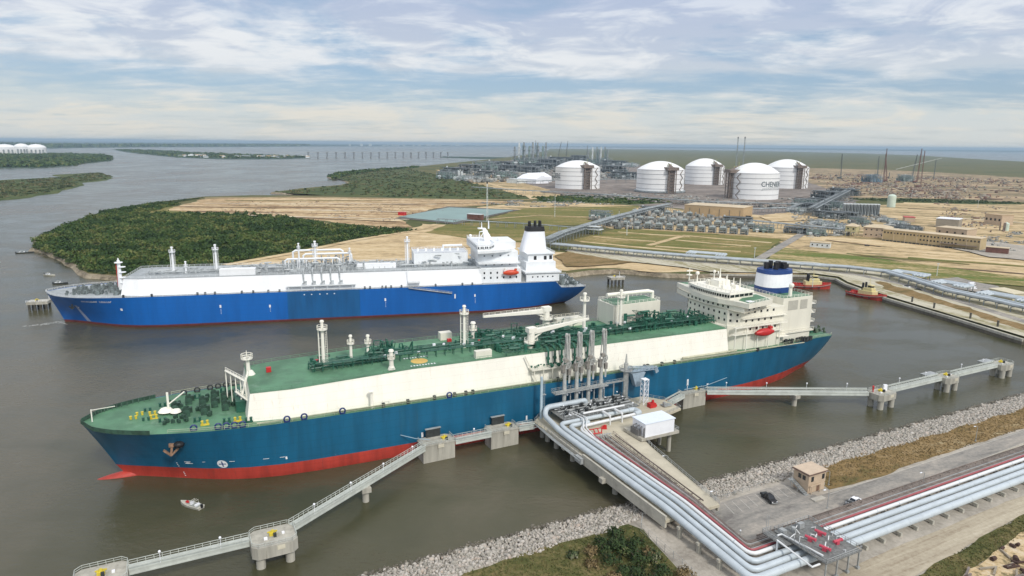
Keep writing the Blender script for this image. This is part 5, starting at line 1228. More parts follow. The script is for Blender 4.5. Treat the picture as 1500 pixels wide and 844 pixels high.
o = mb.build('pipe_bridge', galv, None, tuple(JF.w(20.4, -20.4, 7))); o.rotation_euler.z = JF.a; tag(o, 'small galvanised pipe frame just behind the red fire pipes', 'pipework')
o = MB().box(0, 0, 0.45, 3.4, 2.4, 0.3).rail([(-1.7, -1.2, 0.5), (1.7, -1.2, 0.5)], 1.0, 1.0, 0.1).box(-1, 0, 1.1, .8, .8, 1.2).build('valve_skid', galv, None, tuple(JF.w(59.5, -8, 7))); o.rotation_euler.z = JF.a; tag(o, 'pale steel equipment skid at the right hand corner of the jetty', 'skid')
# shelter on its own piles
sh = jthing('shelter', 'white box shelter standing on a concrete slab on piles beside the trestle', 'shelter', 39.4, -25.8, 0)
MB().bb(-7.4, 7.9, -3.6, 6.2, 7.3, 8.3).build('slab', conc, sh)
MB().bb(-5.9, 5.8, -3.4, 3.4, 8.3, 12.7).build('wall', purew, sh)
MB().bb(-6.2, 6.1, -3.6, 3.6, 12.7, 13.0).build('roof', M('skylit_white_roof', (0.72, 0.79, 0.87), 0.5, 0.04, 0.5), sh)  # bluish skylight on the white roof is put into its colour
copies('pile', MB().cyl(0, 0, -3, 7.3, 0.7, None, 12), concs, sh, [(6.5, -0.5, 0), (7, 5, 0), (-5.5, -1, 0), (2.5, 5.5, 0)])
MB().rail([(6, -3.5, 8.3), (7.8, -3.5, 8.3), (7.8, 4, 8.3)], 1.1, 1, 0.1).tube([(5.9, -1, 12), (7.4, -1, 12), (7.4, -1, 8.3)], 0.18, 6).build('railing', galv, sh)
mb = MB()
for k in range(4): mb.tube([(-6.2 - k * 0.35, -3 + k * 1.4, 8.3), (-6.2 - k * 0.35, -3 + k * 1.4, 11.2), (-5.8, -3 + k * 1.4, 11.4)], 0.2, 6)
mb.box(-6.9, 0.5, 9.3, 0.9, 4, 2.0); mb.build('cooling_pipe', M('dark_steel', (0.12, 0.12, 0.12), 0.5, 0.3, 1.0), sh)
MB().bb(5.83, 5.9, -1.2, 0, 8.3, 10.5).build('door', M('grey_door', (0.5, 0.52, 0.55), 0.6, 0.05, 1.0), sh)

# ------------------------------------------------------------------ the big pipelines
ZT2, ZS = 8.4, 5.7
def bend(pts, r=1.6, n=4):
    out = [pts[0]]
    for a, b2, c in zip(pts[:-2], pts[1:-1], pts[2:]):
        a, b2, c = Vector(a), Vector(b2), Vector(c); d1 = (a - b2); d2 = (c - b2); rr_ = min(r, d1.length * .45, d2.length * .45); p, q = b2 + d1.normalized() * rr_, b2 + d2.normalized() * rr_
        for i in range(n + 1):
            t_ = i / n; out.append(tuple(p * (1 - t_) ** 2 + b2 * 2 * t_ * (1 - t_) + q * t_ ** 2))
    return out + [pts[-1]]
def pipeline(pts, r, mat, label, rb=2.5, n=12, rings=True):
    mb = MB(); P = bend([J(*p) for p in pts], rb); mb.tube(P, r, n)
    o = mb.build('pipeline', mat, None, smooth=True)
    if rings:      # cladding bands
        mb = MB()
        for p, q in zip(pts[:-1], pts[1:]):
            p, q = Vector(J(*p)), Vector(J(*q)); L = (q - p).length; k = 1
            while k * 9 < L - 3: c = p.lerp(q, k * 9 / L); d = (q - p).normalized() * 0.12; mb.tube([c - d, c + d], r * 1.035, n); k += 1
        if mb.v: c = mb.build('band', M('pipe_band_grey', (0.5, 0.56, 0.6), 0.5, 0.1, 1.0), o)
    return tag(o, label, 'pipeline', 'large pipelines from the jetty to the shore')
E1 = 330
pipeline([(30, 0.6, 9.4), (30, 0.6, 11.2), (14, 0.6, 11.2), (12.0, -2.0, 9.4), (11.3, -14, ZT2), (11.3, -66, ZT2), (11.3, -96.3, ZS + .5), (E1, -95.6, ZS)], 0.93, pipew, 'outermost large pale blue pipeline, rising in a hoop at the left corner of the jetty')
pipeline([(42, -8.7, 8.6), (14.0, -8.4, 8.6), (13.7, -14, ZT2), (13.7, -66, ZT2), (13.7, -93.9, ZS + .5), (E1, -93.2, ZS)], 0.78, pipew, 'second large pale blue pipeline from the water side of the trestle')
pipeline([(24, -11.2, 8.4), (16.2, -11.0, 8.4), (16.1, -16, ZT2), (16.1, -66, ZT2), (16.1, -91.6, ZS + .5), (E1, -90.9, ZS)], 0.74, pipew, 'third large pale blue pipeline, between the second one and the thin white one')
pipeline([(42, -12.4, 8.6), (20, -13.4, 8.6), (18.1, -15.5, ZT2 - .1), (18.1, -66, ZT2 - .1), (18.1, -89.2, ZS + .5), (E1, -88.5, ZS)], 0.5, pipe2, 'thinner white pipeline running next to the red pipe')
o = MB().tube(bend([J(42, -8.7, 8.6), J(44.5, -8.9, 8.6), J(44.5, -12.2, 8.6), J(42, -12.4, 8.6)], 1.4), 0.98, 12).build('pipe_bend', pipew, None, smooth=True); tag(o, 'large U shaped pipe bend lying on the jetty below the gangway', 'pipe bend')
for k, (x, z) in enumerate(((31, 'left'), (36, 'right'))):
    o = MB().bar((0, -2.8, 0), (0, -2.8, 3.2), 0.4).bar((0, 3, 0), (0, 3, 3.2), 0.4).tube([(0, -2.8, 3.2), (0, 3, 3.2)], 0.45, 8).build('pipe_saddle', pipe2, None, J(x, -10.5, 7)); o.rotation_euler.z = JF.a
    tag(o, 'white pipe saddle across the U bend, %s one of two' % z, 'pipe support')
for k in range(2):
    o = MB().tube(bend([J(21 + k * 1.4, -4, 9.8), J(22.2 + k * 1.4, -10.5, 9.8), J(18.8 + k * 1.1, -15.5, 9.0), J(18.9 + k * .8, -20, 8.2), J(18.9 + k * .8, -26, 7.6)], 1.2), 0.24, 8).build('small_pipe', pipe2, None)
    tag(o, ['left', 'right'][k] + ' one of the two thin white pipes dropping from the pipe platform', 'pipe')
o = MB().tube(bend([J(19.9, -17, 8.2), J(19.5, -66, 8.2), J(19.4, -87.9, ZS + .5), J(E1, -87.2, ZS + .2)], 1.5), 0.3, 8).build('pipeline', pinkp, None); tag(o, 'thin faded red pipeline beside the white one', 'pipeline')
for k in range(7):
    r = [0.16, 0.22, 0.14, 0.26, 0.16, 0.2, 0.14][k]; w = 0.55 * k
    o = MB().tube(bend([J(20.8 + w * 1.45, -21.5, 7.5), J(20.0 + w * 0.8, -66, 7.4), J(19.9 + w * .8, -87.0 + w, ZS - .4), J(E1, -86.5 + w * 0.95, ZS - .6)], 1.5), r, 6).build('small_pipe', [pipes_, galv, pipes_, pipes_, galv, pipes_, pipes_][k], None)
    tag(o, ORD[k] + ' tray pipe from the red one, ' + ['dark brown and thin', 'galvanised grey', 'dark brown and thin', 'dark brown and thick', 'dark brown and thin', 'galvanised grey', 'dark brown on the road side'][k], 'pipe', 'small pipes in the tray beside the red pipe')
# pipe supports
sp = None
def sup():
    s = jthing('pipe_support', 'concrete pipe support under the shore pipelines, nearest the valve platform', 'pipe support', 42.1, -92.2, 3.5, 0, 'pipe supports under the shore pipelines')
    MB().bb(-0.35, 0.35, -5.2, 5.2, 0.55, 1.1).build('beam', concs, s)
    copies('pedestal', MB().box(0, 0, 0.0, 0.9, 0.9, 1.2).box(0, 0, -.5, 1.5, 1.7, .5), concs, s, [(0, -4.7, 0.2), (0, -1.6, 0.2), (0, 1.6, 0.2), (0, 4.7, 0.2)])
    return s
s0 = sup()
for k in range(1, 44):
    n_ = ORD[k] if k < 20 else None
    lab = ('concrete pipe support under the shore pipelines, %s in the row from the valve platform' % n_) if n_ else 'concrete pipe support under the far right end of the shore pipelines'
    if 42.1 + 6.55 * k < 160: dup(s0, J(42.1 + 6.55 * k, -92.2, 3.5), None, lab)
s1 = jthing('pipe_trestle_support', 'concrete bent under the pipes on land, closest to the end of the trestle', 'pipe support', 14.8, -73, 3.5, 0, 'pipe bents on land behind the trestle')
MB().bb(-5, 5.4, -0.4, 0.4, 2.7, 3.4).build('beam', conc, s1); copies('pedestal', MB().box(0, 0, 1.2, 0.9, 0.9, 3.0), concs, s1, [(-4.2, 0, 0), (0, 0, 0), (4.2, 0, 0)])
dup(s1, J(14.8, -80, 3.1), None, 'concrete bent under the pipes on land, middle one of three'); dup(s1, J(14.8, -87, 2.8), None, 'concrete bent under the pipes on land, closest to the pipe corner')
# tray rack posts
tr = jthing('tray_rack', 'low brown steel rack carrying the small pipes along the shore road', 'pipe rack', 45, -85, 3.5)
copies('frame', MB().bar((0, -2.4, 0), (0, -2.4, 1.4), 0.2).bar((0, 2.2, 0), (0, 2.2, 1.4), 0.2).bar((0, -2.6, 1.35), (0, 2.4, 1.35), 0.22), pipes_, tr, [(k * 4.4 - 14, 0, 0) for k in range(36)])
MB().bar((-18, 2.5, 1.7), (120, 2.5, 1.7), 0.15, 0.4).bar((-18, 2.5, 1.2), (120, 2.5, 1.2), 0.3, 0.1).build('cable_tray', pipes_, tr)
tr = jthing('tray_rack', 'low brown steel rack carrying the small pipes down the trestle', 'pipe rack', 20, -21, 7)
copies('frame', MB().box(2.2, 0, .2, 4.2, .2, .12).box(.2, 0, .1, .2, .2, .2).box(4.2, 0, .1, .2, .2, .2), pipes_, tr, [(0.6 - k * 0.06, -1.5 - k * 3.3, 0.02) for k in range(14)])
MB().bar((6.9, -1, 0.7), (3.6, -46, 0.7), 0.15, 0.4).build('cable_tray', pipes_, tr)
# walkway bridging the pipes, valve platform
vp = jthing('valve_platform', 'grey steel valve platform over the shore pipelines with pink red actuators', 'platform', 34, -94, 3.5)
mb = MB(); mb.bb(-5.8, 6.2, -7.5, 7.5, 4.6, 4.85); mb.bb(-8.5, -5.8, 2, 8.5, 4.3, 4.5); mb.build('grating', galvd, vp)
copies('leg', MB().box(0, 0, 2.3, 0.3, 0.3, 4.6).box(0, 0, 0.3, 0.8, 0.8, 0.7), galv, vp, [(x, y, 0) for x in (-5.4, -1.6, 2.2, 5.8) for y in (-7.2, 7.2)])
MB().rail([(-5.8, -7.5, 4.85), (6.2, -7.5, 4.85), (6.2, 7.5, 4.85), (-5.8, 7.5, 4.85), (-5.8, -7.5, 4.85)], 1.1, 1.5, 0.09).rail([(-8.5, 8.5, 4.5), (-5.8, 8.5, 4.5)], 1.1, 1.4, .09).rail([(-8.5, 2, 4.5), (-8.5, 8.5, 4.5)], 1.1, 1.4, .09).build('railing', galv, vp)
av = MB(); av.tube([(0, -1.2, 0.9), (0, 1.2, 0.9)], 0.34, 10).tube([(0, -1.4, 0.9), (0, -1.15, 0.9)], 0.42, 10).box(0, 0, 0.45, 0.7, 0.9, 0.9)
copies('actuator', av, pinkv, vp, [(-1.6, 0.5, 4.85, 0.25), (-1.9, -3.8, 4.85, 0.25), (2.6, 1.2, 4.85, 0.25), (3.2, -3.2, 4.85, 1.5)])
mb = MB(); mb.tube([(-9.0, 3.5, 2.6), (-9.0, 3.5, 5.4), (-8.5, -6, 4.0), (-6, -6, 4.0)], 0.25, 8); mb.tube([(-7.5, 5, 5.4), (-6.0, 5, 5.4), (-4.5, -5.5, 5.4)], 0.22, 8)
for i in range(16): x, y = rr.uniform(-5, 5.5), rr.uniform(-6.5, 6.5); mb.tube([(x, y, 4.8), (x, y, 5.3 + rr.random()), (x + rr.uniform(-2, 2), y + rr.uniform(-1, 1), 5.2)], 0.12, 6)
mb.build('piping', pipe2, vp)
MB().cyl(-2, 5, 4.85, 6.2, 0.5, 0.5, 10).box(1, 5.5, 5.6, 1.6, 1, 1.4).box(-4.5, 6, 5.3, 1.2, 1.6, 0.9).build('cabinet', galv, vp)
MB().cyl(-8, 8.0, 4.5, 9.5, .06, .05, 6).cyl(-7, 8.3, 4.5, 9, .06, .05, 6).build('aerial', galv, vp)

# ------------------------------------------------------------------ dolphins and walkways
def hooks(par, x, y, z, k=1):
    mb = MB(); mb.box(x, y, z + 0.35, 1.6, 1.2, 0.7).cyl(x, y, z + .7, z + 1.3, 0.45, 0.35, 8).bar((x - 1.1, y + .5, z + .6), (x - .2, y, z + 1.0), .3).bar((x + 1.1, y + .5, z + .6), (x + .2, y, z + 1.0), .3)
    mb.build('mooring_hook', yellow, par)
    MB().box(x + 0.4, y - 1.1, z + 0.5, 0.7, 0.6, 1.0).build('winch_motor', darkm, par)
def breasting(u, w, label):
    d = jthing('breasting_dolphin', label, 'dolphin', u, 3.2, 0, 0, 'breasting dolphins along the teal ship')
    MB().prism([(-w / 2, -3.0), (w / 2, -3.0), (w / 2, 2.0), (w / 2 - 1.4, 3.0), (-w / 2 + 1.4, 3.0), (-w / 2, 2.0)], -1.0, 5.6).prism([(-w / 2 - 0.3, -3.2), (w / 2 + .3, -3.2), (w / 2 + .3, 2.2), (w / 2 - 1.2, 3.2), (-w / 2 + 1.2, 3.2), (-w / 2 - .3, 2.2)], 5.6, 6.0).build('cap', concs, d)
    for k in (-0.28, 0.28): pass
    MB().box(0, 2.7, 7.2, w * 0.45, 0.5, 3.2).build('fender', darkm, d)
    MB().box(0, 2.7, 8.9, w * 0.5, 0.9, 0.2).build('fender_top', galv, d)
    MB().rail([(-w / 2, 2, 6), (-w / 2, -3, 6)], 1.1, 1.4, 0.09).rail([(w / 2, -3, 6), (w / 2, 2, 6)], 1.1, 1.4, 0.09).rail([(-w / 2, -3, 6), (w / 2, -3, 6)], 1.1, 1.4, 0.09).build('railing', padm, d)
    hooks(d, w * 0.25, -0.5, 6.0)
    MB().box(w * 0.05, -3.3, 5.1, 2.0, 0.08, 1.1).build('sign', M('faded_sign_board', (0.62, 0.58, 0.46), 0.7, 0.1, 2.0), d)
    return d
breasting(-25.5, 10.8, 'concrete breasting dolphin with sign board, the farther one left of the jetty')
breasting(-2.0, 10.2, 'concrete breasting dolphin next to the left corner of the jetty')
breasting(80.5, 11.2, 'concrete breasting dolphin to the right of the jetty, under the stern half')
def mooring(u, v, w, dpt, label, z0=3.0, piles=((-.32, -.3), (.32, -.3), (-.32, .3), (.32, .3)), pr=1.1):
    d = jthing('mooring_dolphin', label, 'dolphin', u, v, 0, 0, 'mooring dolphins at the ends of the walkways')
    c = 1.3
    poly = [(-w / 2 + c, -dpt / 2), (w / 2 - c, -dpt / 2), (w / 2, -dpt / 2 + c), (w / 2, dpt / 2 - c), (w / 2 - c, dpt / 2), (-w / 2 + c, dpt / 2), (-w / 2, dpt / 2 - c), (-w / 2, -dpt / 2 + c)]
    MB().prism(poly, z0, 6.0).build('cap', concs, d)
    copies('pile', MB().cyl(0, 0, -3, z0, pr, None, 12), concs, d, [(a * w, b2 * dpt, 0) for a, b2 in piles])
    MB().rail([(x * .97, y * .97, 6) for x, y in poly + poly[:1]], 1.1, 1.3, 0.09).build('railing', padm, d)
    hooks(d, 0, 0.6, 6.0)
    MB().box(w * 0.12, -dpt / 2 - 0.05, 5.2, 1.8, 0.08, 1.1).build('sign', M('faded_sign_board', (0.62, 0.58, 0.46)), d)
    MB().box(-1.8, -0.8, 6.2, 0.8, 0.7, 0.5).box(2.4, .2, 6.2, 0.6, 0.6, 0.5).build('deck_box', purew, d)
    return d
mooring(-80.8, -31.6, 10.6, 8.6, 'mooring dolphin with yellow hooks in the middle of the left hand walkway')
mooring(-117, -31.2, 10.6, 8.6, 'mooring dolphin with yellow hooks cut by the bottom edge of the picture')
mooring(148, -31, 10, 7, 'mooring dolphin right of the jetty carrying a small red post', 3.6)
mooring(191, -30.5, 8.5, 6.5, 'mooring dolphin in the middle of the far right walkway', 3.6)
mooring(231.5, -30.5, 8.5, 6.5, 'mooring dolphin at the very end of the far right walkway', 3.6)
for u, v, lab in ((185, -26.5, 'flat steel landing beside the middle dolphin of the right walkway'), (226, -26.5, 'flat steel landing beside the last dolphin of the right walkway'), (76, 6.2, 'flat steel landing against the breasting dolphin right of the jetty')):
    o = jthing('landing', lab, 'landing', u, v, 6.2)
    MB().box(0, 0, 0.4, 7, 3.6, 0.2).build('plate', galv, o); copies('leg', MB().box(0, 0, -1.2, 0.3, 0.3, 3), galv, o, [(-3, 1.5, 0), (3, 1.5, 0)])
o = MB().cyl(0, 0, 6, 8.0, 0.35, 0.3, 8).sph(0, 0, 8.2, 0.45).build('marker_post', redeq, None, J(144.5, -29.5, 0)); tag(o, 'small red marker post on the dolphin right of the jetty', 'post')
o = MB().box(0, 0, 7.1, 1.4, 0.9, 2.2).box(0, -.47, 7.4, .8, .05, .9).build('control_cabinet', purew, None, J(151, -30, 0)); tag(o, 'white control cabinet on the dolphin right of the jetty', 'cabinet')
def walkway(a, b2, label, lamps=3, z=6.0, w=1.9):
    a, b2 = Vector(a), Vector(b2); L = (b2 - a).length; an = math.atan2((b2 - a).y, (b2 - a).x)
    o = jthing('walkway', label, 'walkway', a.x, a.y, z, an)
    mb = MB(); mb.bb(0, L, -w / 2, w / 2, -0.1, 0.1)
    for y in (-w / 2, w / 2): mb.bar((0, y, -1.15), (L, y, -1.15), 0.35, 0.3); mb.bar((0, y, -0.15), (L, y, -0.15), 0.3, 0.25); mb.bar((0, y, -0.65), (L, y, -0.65), 0.1, 0.9)
    mb.build('girder', padm, o)
    MB().rail([(0, -w / 2, 0.1), (L, -w / 2, 0.1)], 1.15, 1.6, 0.1).build('railing', padm, o)
    MB().rail([(0, w / 2, 0.1), (L, w / 2, 0.1)], 1.15, 1.6, 0.1).bar((0, w / 2 + .25, 0.75), (L, w / 2 + .25, .75), 0.32, 0.3).build('railing', padm, o)
    if lamps: copies('lamp_post', MB().cyl(0, 0, 0, 2.6, 0.07, 0.06, 6).sph(0, 0, 2.75, 0.32, 8, 5), purew, o, [((k + 0.5) * L / lamps, w / 2 + 0.2, 0.1) for k in range(lamps)])
    return o
walkway((9, 0.5), (3.4, 1), 'short walkway from the left jetty corner to the first dolphin', 0)
walkway((-7.2, 0.8), (-20, 0.8), 'walkway between the two breasting dolphins left of the jetty', 1)
walkway((-31, 0.2), (-76, -28.6), 'long sloping walkway from the breasting dolphin down to the left mooring dolphin', 4)
walkway((-86.2, -30.6), (-111.6, -30.6), 'walkway between the two mooring dolphins at the bottom left', 2)
walkway((62.5, -4), (75, 1), 'short walkway from the right end of the jetty to the dolphin', 0)
walkway((86.2, 0), (143, -28.5), 'long walkway right of the jetty above the red boot of the ship', 4)
walkway((153, -30), (186.8, -30), 'first straight walkway of the far right dolphins', 2)
walkway((195.3, -30), (227.2, -30), 'last straight walkway reaching the end dolphin on the right', 2)
for u, v, lab in ((-53.5, -14.6, 'single round pile carrying the long walkway on the left'), (117.5, -15.6, 'single round pile carrying the long walkway on the right')):
    o = jthing('walkway_pile', lab, 'pile', u, v)
    MB().cyl(0, 0, -3, 3.2, 0.95, None, 12).build('shaft', concs, o); MB().bb(-1.3, 1.3, -1.6, 1.6, 3.2, 4.7).build('cap', concs, o)
# old dolphins of the blue ship
for px, py, lab, n_ in ((57, 441, 'old concrete dolphin on piles off the bow of the blue ship', 4), (902, 406, 'old concrete dolphin on piles behind the stern of the blue ship', 4)):
    p = at(px, py, 5); o = thing('pile_dolphin', lab, 'dolphin', (p.x, p.y, 0), 0.3)
    MB().bb(-5.5, 5.5, -4, 4, 3.6, 5.2).build('cap', concs, o); copies('pile', MB().cyl(0, 0, -3, 3.6, 0.75, None, 10), darkm if False else M('dark_wet_pile', (0.09, 0.085, 0.07), 0.8, 0.3, 0.6), o, [(x, y, 0) for x in (-4.4, -1.5, 1.5, 4.4) for y in (-3, 3)])
    hooks(o, -1, 0, 5.2); MB().rail([(-5.5, -4, 5.2), (5.5, -4, 5.2)], 1.1, 2, .12).cyl(4.5, 3, 5.2, 8.5, .15, .12, 6).build('railing', purew, o)

# ------------------------------------------------------------------ things on the shore
gh = jthing('guardhouse', 'small two storey tan guardhouse with outside stairs by the parking area', 'guardhouse', 61.6, -69, 3.6)
MB().bb(-3.3, 3.5, -2.5, 2.5, 0, 2.5).build('lower_wall', tanm, gh)
MB().bb(-3.4, 3.6, -2.6, 2.6, 2.5, 5.6).build('wall', tanm, gh)
MB().bb(-3.8, 4.0, -3.0, 3.0, 5.6, 5.95).build('roof', M('brown_eaves', (0.16, 0.1, 0.08), 0.7, 0.1, 1.0), gh)
MB().bb(-3.7, 3.9, -2.9, 2.9, 5.95, 6.1).build('roof_top', tanr, gh)
windows(gh, [(-3.42, -1.0, 4.3), (-3.42, .5, 4.3)], 1.0, 1.3, glass, 'x'); windows(gh, [(-1.9, -2.62, 4.2), (2.5, -2.62, 4.2)], 1.0, 1.5, glass, 'y')
MB().bb(0.2, 1.4, -2.56, -2.48, 0, 2.1).build('door', M('brown_door', (0.2, 0.12, 0.08), 0.6, 0.1, 1.0), gh)
mb = MB()
for k in range(10): mb.box(-4.2, 2.0 - k * 0.55, 2.45 - k * 0.26, 1.2, 0.55, 0.12)
mb.bar((-4.8, 2.3, 2.5), (-4.8, -3.2, -0.1), 0.12, 0.3); mb.bar((-3.6, 2.3, 2.5), (-3.6, -3.2, -0.1), 0.12, 0.3); mb.bar((-4.8, 2.3, 3.5), (-4.8, -3.2, 0.9), 0.08); mb.bb(-5.2, -3.4, 2.0, 3.0, 2.35, 2.55); mb.bar((-4.8, 2.3, 0), (-4.8, 2.3, 3.5), 0.12); mb.bar((-4.8, -0.4, 0), (-4.8, -0.4, 2.2), 0.12)
mb.build('stairs', galv, gh)
MB().box(4.3, 0.6, 0.6, 0.9, 0.9, 1.2).box(5.2, -0.8, 0.4, 0.7, 0.7, 0.8).build('air_unit', galv, gh)
MB().cyl(-2.6, -3.2, 0, 2.5, .12, .12, 8).bar((-3.2, -3.2, 2.5), (1.5, -3.2, 2.5), .25).cyl(0.9, -3.2, 0, 2.5, .12, .12, 8).build('porch', tanm, gh)
o = jthing('planter_wall', 'low pale concrete kerb box in front of the guardhouse', 'kerb', 58.5, -75, 3.6); MB().bb(-2.2, 2.2, -0.8, 0.8, 0, 0.35).build('slab', curb, o)

def pickup(loc, rz, body, label, name='pickup_truck', cover=True):
    c = thing(name, label, 'pickup truck', loc, rz)
    prof = [(-2.75, 0.55), (-2.75, 1.05), (-0.75, 1.1), (-0.55, 1.1), (1.15, 1.12), (2.55, 0.98), (2.75, 0.75), (2.75, 0.5)]
    mb = MB(); rings = []
    for y in (-0.98, 0.98): rings.append([(x, y, z) for x, z in prof])
    mb.loft(rings); mb.build('body', body, c)
    mb = MB(); cab = [(-1.0, 1.08, .92), (-0.75, 1.78, .78), (0.75, 1.80, .78), (1.45, 1.1, .92)]
    mb.loft([[(x, -w, z) for x, z, w in cab], [(x, w, z) for x, z, w in cab]]); mb.build('cab_glass', glass, c)
    MB().loft([[(-0.72, -.76, 1.76), (0.72, -.76, 1.78), (0.72, .76, 1.78), (-0.72, .76, 1.76)], [(-0.62, -.68, 1.88), (0.6, -.68, 1.88), (0.6, .68, 1.88), (-0.62, .68, 1.88)]]).build('roof', body, c)
    mb = MB()
    for s_ in (-1, 1):
        for a, b2 in (((-0.98, 1.1), (-0.74, 1.78)), ((0.2, 1.1), (0.15, 1.8)), ((1.42, 1.1), (0.74, 1.8))): mb.bar((a[0], s_ * .93, a[1]), (b2[0], s_ * .79, b2[1]), 0.1)
    mb.build('pillar', body, c)
    MB().bb(-2.6, -1.15, -0.8, 0.8, 1.08, 1.13).build('load_bed', darkm, c)
    copies('wheel', MB().tube([(0, -0.14, 0), (0, 0.14, 0)], 0.4, 14), darkm, c, [(x, y, 0.4) for x in (-1.75, 1.75) for y in (-0.9, 0.9)])
    copies('headlight', MB().box(0, 0, 0, 0.06, 0.35, 0.18), purew, c, [(2.77, -.7, .85), (2.77, .7, .85)])
    MB().bb(-2.85, -2.76, -.9, .9, .5, .65).bb(2.76, 2.86, -.92, .92, .42, .6).build('bumper', galv, c)
    return c
pickup(J(45.6, -69.2, 3.64), JF.a + R2D(-103), black, 'black pickup truck parked in the bays next to the trestle end')
pickup(J(65.3, -81.2, 3.66), JF.a + R2D(4), purew, 'white pickup truck stopped on the gravel next to the shore road')
o = thing('utility_cart', 'small dark utility cart standing behind the white pickup', 'utility cart', J(61.6, -81.8, 3.66), JF.a + 0.2)
MB().bb(-1.3, 1.3, -0.6, 0.6, 0.4, 0.9).bb(-1.25, -.4, -.55, .55, .9, 1.2).build('body', darkm, o); copies('wheel', MB().tube([(0, -0.1, 0), (0, 0.1, 0)], 0.3, 12), black, o, [(x, y, 0.3) for x in (-.9, .9) for y in (-.6, .6)])
MB().bb(-.3, .9, -.6, .6, 1.85, 1.92).bar((-.3, -.58, .9), (-.3, -.58, 1.9), .08).bar((-.3, .58, .9), (-.3, .58, 1.9), .08).bar((.9, -.58, .9), (.9, -.58, 1.9), .08).bar((.9, .58, .9), (.9, .58, 1.9), .08).build('canopy', darkm, o); MB().bb(0, .5, -.5, .5, .9, 1.05).build('seat', pipes_, o)

def lamp(u, v, label, h=6.5, rz=0.0):
    o = jthing('street_lamp', label, 'street lamp', u, v, 3.6, rz)
    MB().cyl(0, 0, 0, h, 0.11, 0.07, 8).cyl(0, 0, 0, .3, .25, .25, 8).build('pole', galv, o); MB().tube([(0, 0, h - .1), (-0.5, 0, h + .3), (-1.6, 0, h + .45)], 0.06, 6).build('arm', galv, o); MB().box(-1.8, 0, h + .42, 0.75, .32, .16).build('lamp_head', purew, o)
lamp(68.2, -70.6, 'street lamp right beside the guardhouse', 4.2); lamp(139.2, -71.5, 'street lamp on the grass verge at the right of the shore road', 5.2); lamp(56.5, -79.5, 'street lamp at the edge of the road in front of the guardhouse', 5.5); lamp(92, -83.5, 'street lamp on the gravel between the road and the pipelines', 4.5)
lamp(29, -66, 'street lamp where the trestle meets the parking area', 5); lamp(34, -40, 'street lamp halfway along the trestle railing', 3)
for u, v, w_ in ((24, -80, 'next to the pipe corner'), (40, -83.2, 'on the sandy turning island')):
    o = jthing('bollard_light', 'short white topped post ' + w_, 'post', u, v, 3.6, 0, 'short posts beside the turning area'); MB().cyl(0, 0, 0, 2.2, .09, .09, 6).build('pole', galv, o); MB().sph(0, 0, 2.35, .22).build('head', purew, o)
def fence(pts, label, h=2.2, z=3.5, step=3.0):
    o = thing('wire_fence', label, 'fence', J(*pts[0], z), JF.a); u0, v0 = pts[0]; P = [(u - u0, v - v0, 0) for u, v in pts]; ps = []
    for p, q in zip(P[:-1], P[1:]):
        p, q = Vector(p), Vector(q); n = int((q - p).length / step)
        ps += [tuple(p.lerp(q, i / n)) for i in range(n)]
    copies('post', MB().cyl(0, 0, 0, h, 0.06, 0.06, 6), galv, o, ps[:100])
    mb = MB()
    for p, q in zip(P[:-1], P[1:]):
        for zz in (0.1, 0.7, 1.4, h): mb.bar((p[0], p[1], zz), (q[0], q[1], zz), 0.04)
    mb.build('wire', galv, o)
fence([(7.5, -62), (4, -66), (3, -86), (1, -100)], 'wire fence round the yard under the land end of the trestle')
fence([(28, -62.2), (36, -63.2), (54, -62.3)], 'low fence along the top of the rocks behind the parking area', 1.2)
fence([(26.8, -69.8), (22.5, -70.6), (19.5, -80)], 'wire fence between the parking area and the pipes', 2.0)
def rope(a, b2, label):
    m = (a + b2) / 2 - Vector((0, 0, (a - b2).length * .04)); o = MB().tube([a, m, b2], .13, 5).build('mooring_rope', M('pale_rope', (.3, .42, .5), .8, .1, 1), None); tag(o, label, 'rope')
rope(Vector(J(77, 2.5, 7)), TE.w(216, -20.9, 8.5), 'mooring rope rising from the right breasting dolphin to the stern half of the hull'); rope(Vector(J(-28, 2, 7)), TE.w(81, -21.15, 7.5), 'mooring rope running from the farther left dolphin to the hull'); rope(Vector(J(-80.8, -31, 7)), TE.w(30, -18.6, 17.6), 'long slack mooring rope from the left mooring dolphin to the bow') if False else None
# old pipe ends and timbers on the cleared lot
sm = M('burnt_timber', (0.075, 0.042, 0.032), 0.9, 0.4, 1.0); rr = random.Random(5)
st = None
for i in range(70):
    u = rr.uniform(72, 125); v = -111 - (0.9 - 0.13 * 0) - rr.uniform(0, 15); L = rr.uniform(.9, 1.8); r = rr.uniform(.35, .7)
    if u > 100 and v > -112: continue
    mb = MB(); n = 9; a0 = rr.uniform(0, 3.1)
    o = MB().tube([(-L / 2, 0, r * .8), (L / 2, 0, r * .8)], [r, r * 0.85], 9).build('rusty_drum', sm, None, J(u, v, 3.68)); o.rotation_euler.z = a0
    tag(o, 'one of the dark rusty drums strewn over the cleared lot at the bottom right', 'drum', 'rusty drums strewn over the cleared lot')
for i in range(26):
    u = rr.uniform(55, 84); v = -113.5 - rr.uniform(0, 9); L = rr.uniform(2, 5.5)
    o = MB().bar((-L / 2, 0, .25), (L / 2, 0, .3), .45, .4).build('timber_balk', [sm, pipes_, M('grey_timber', (0.3, 0.26, 0.2), 0.9, 0.2, 1.0)][i % 3], None, J(u, v, 3.68)); o.rotation_euler.z = JF.a + rr.uniform(-.4, 1.2)
    tag(o, 'one of the loose timber balks lying at the edge of the cleared lot', 'timber', 'loose timber balks on the cleared lot')

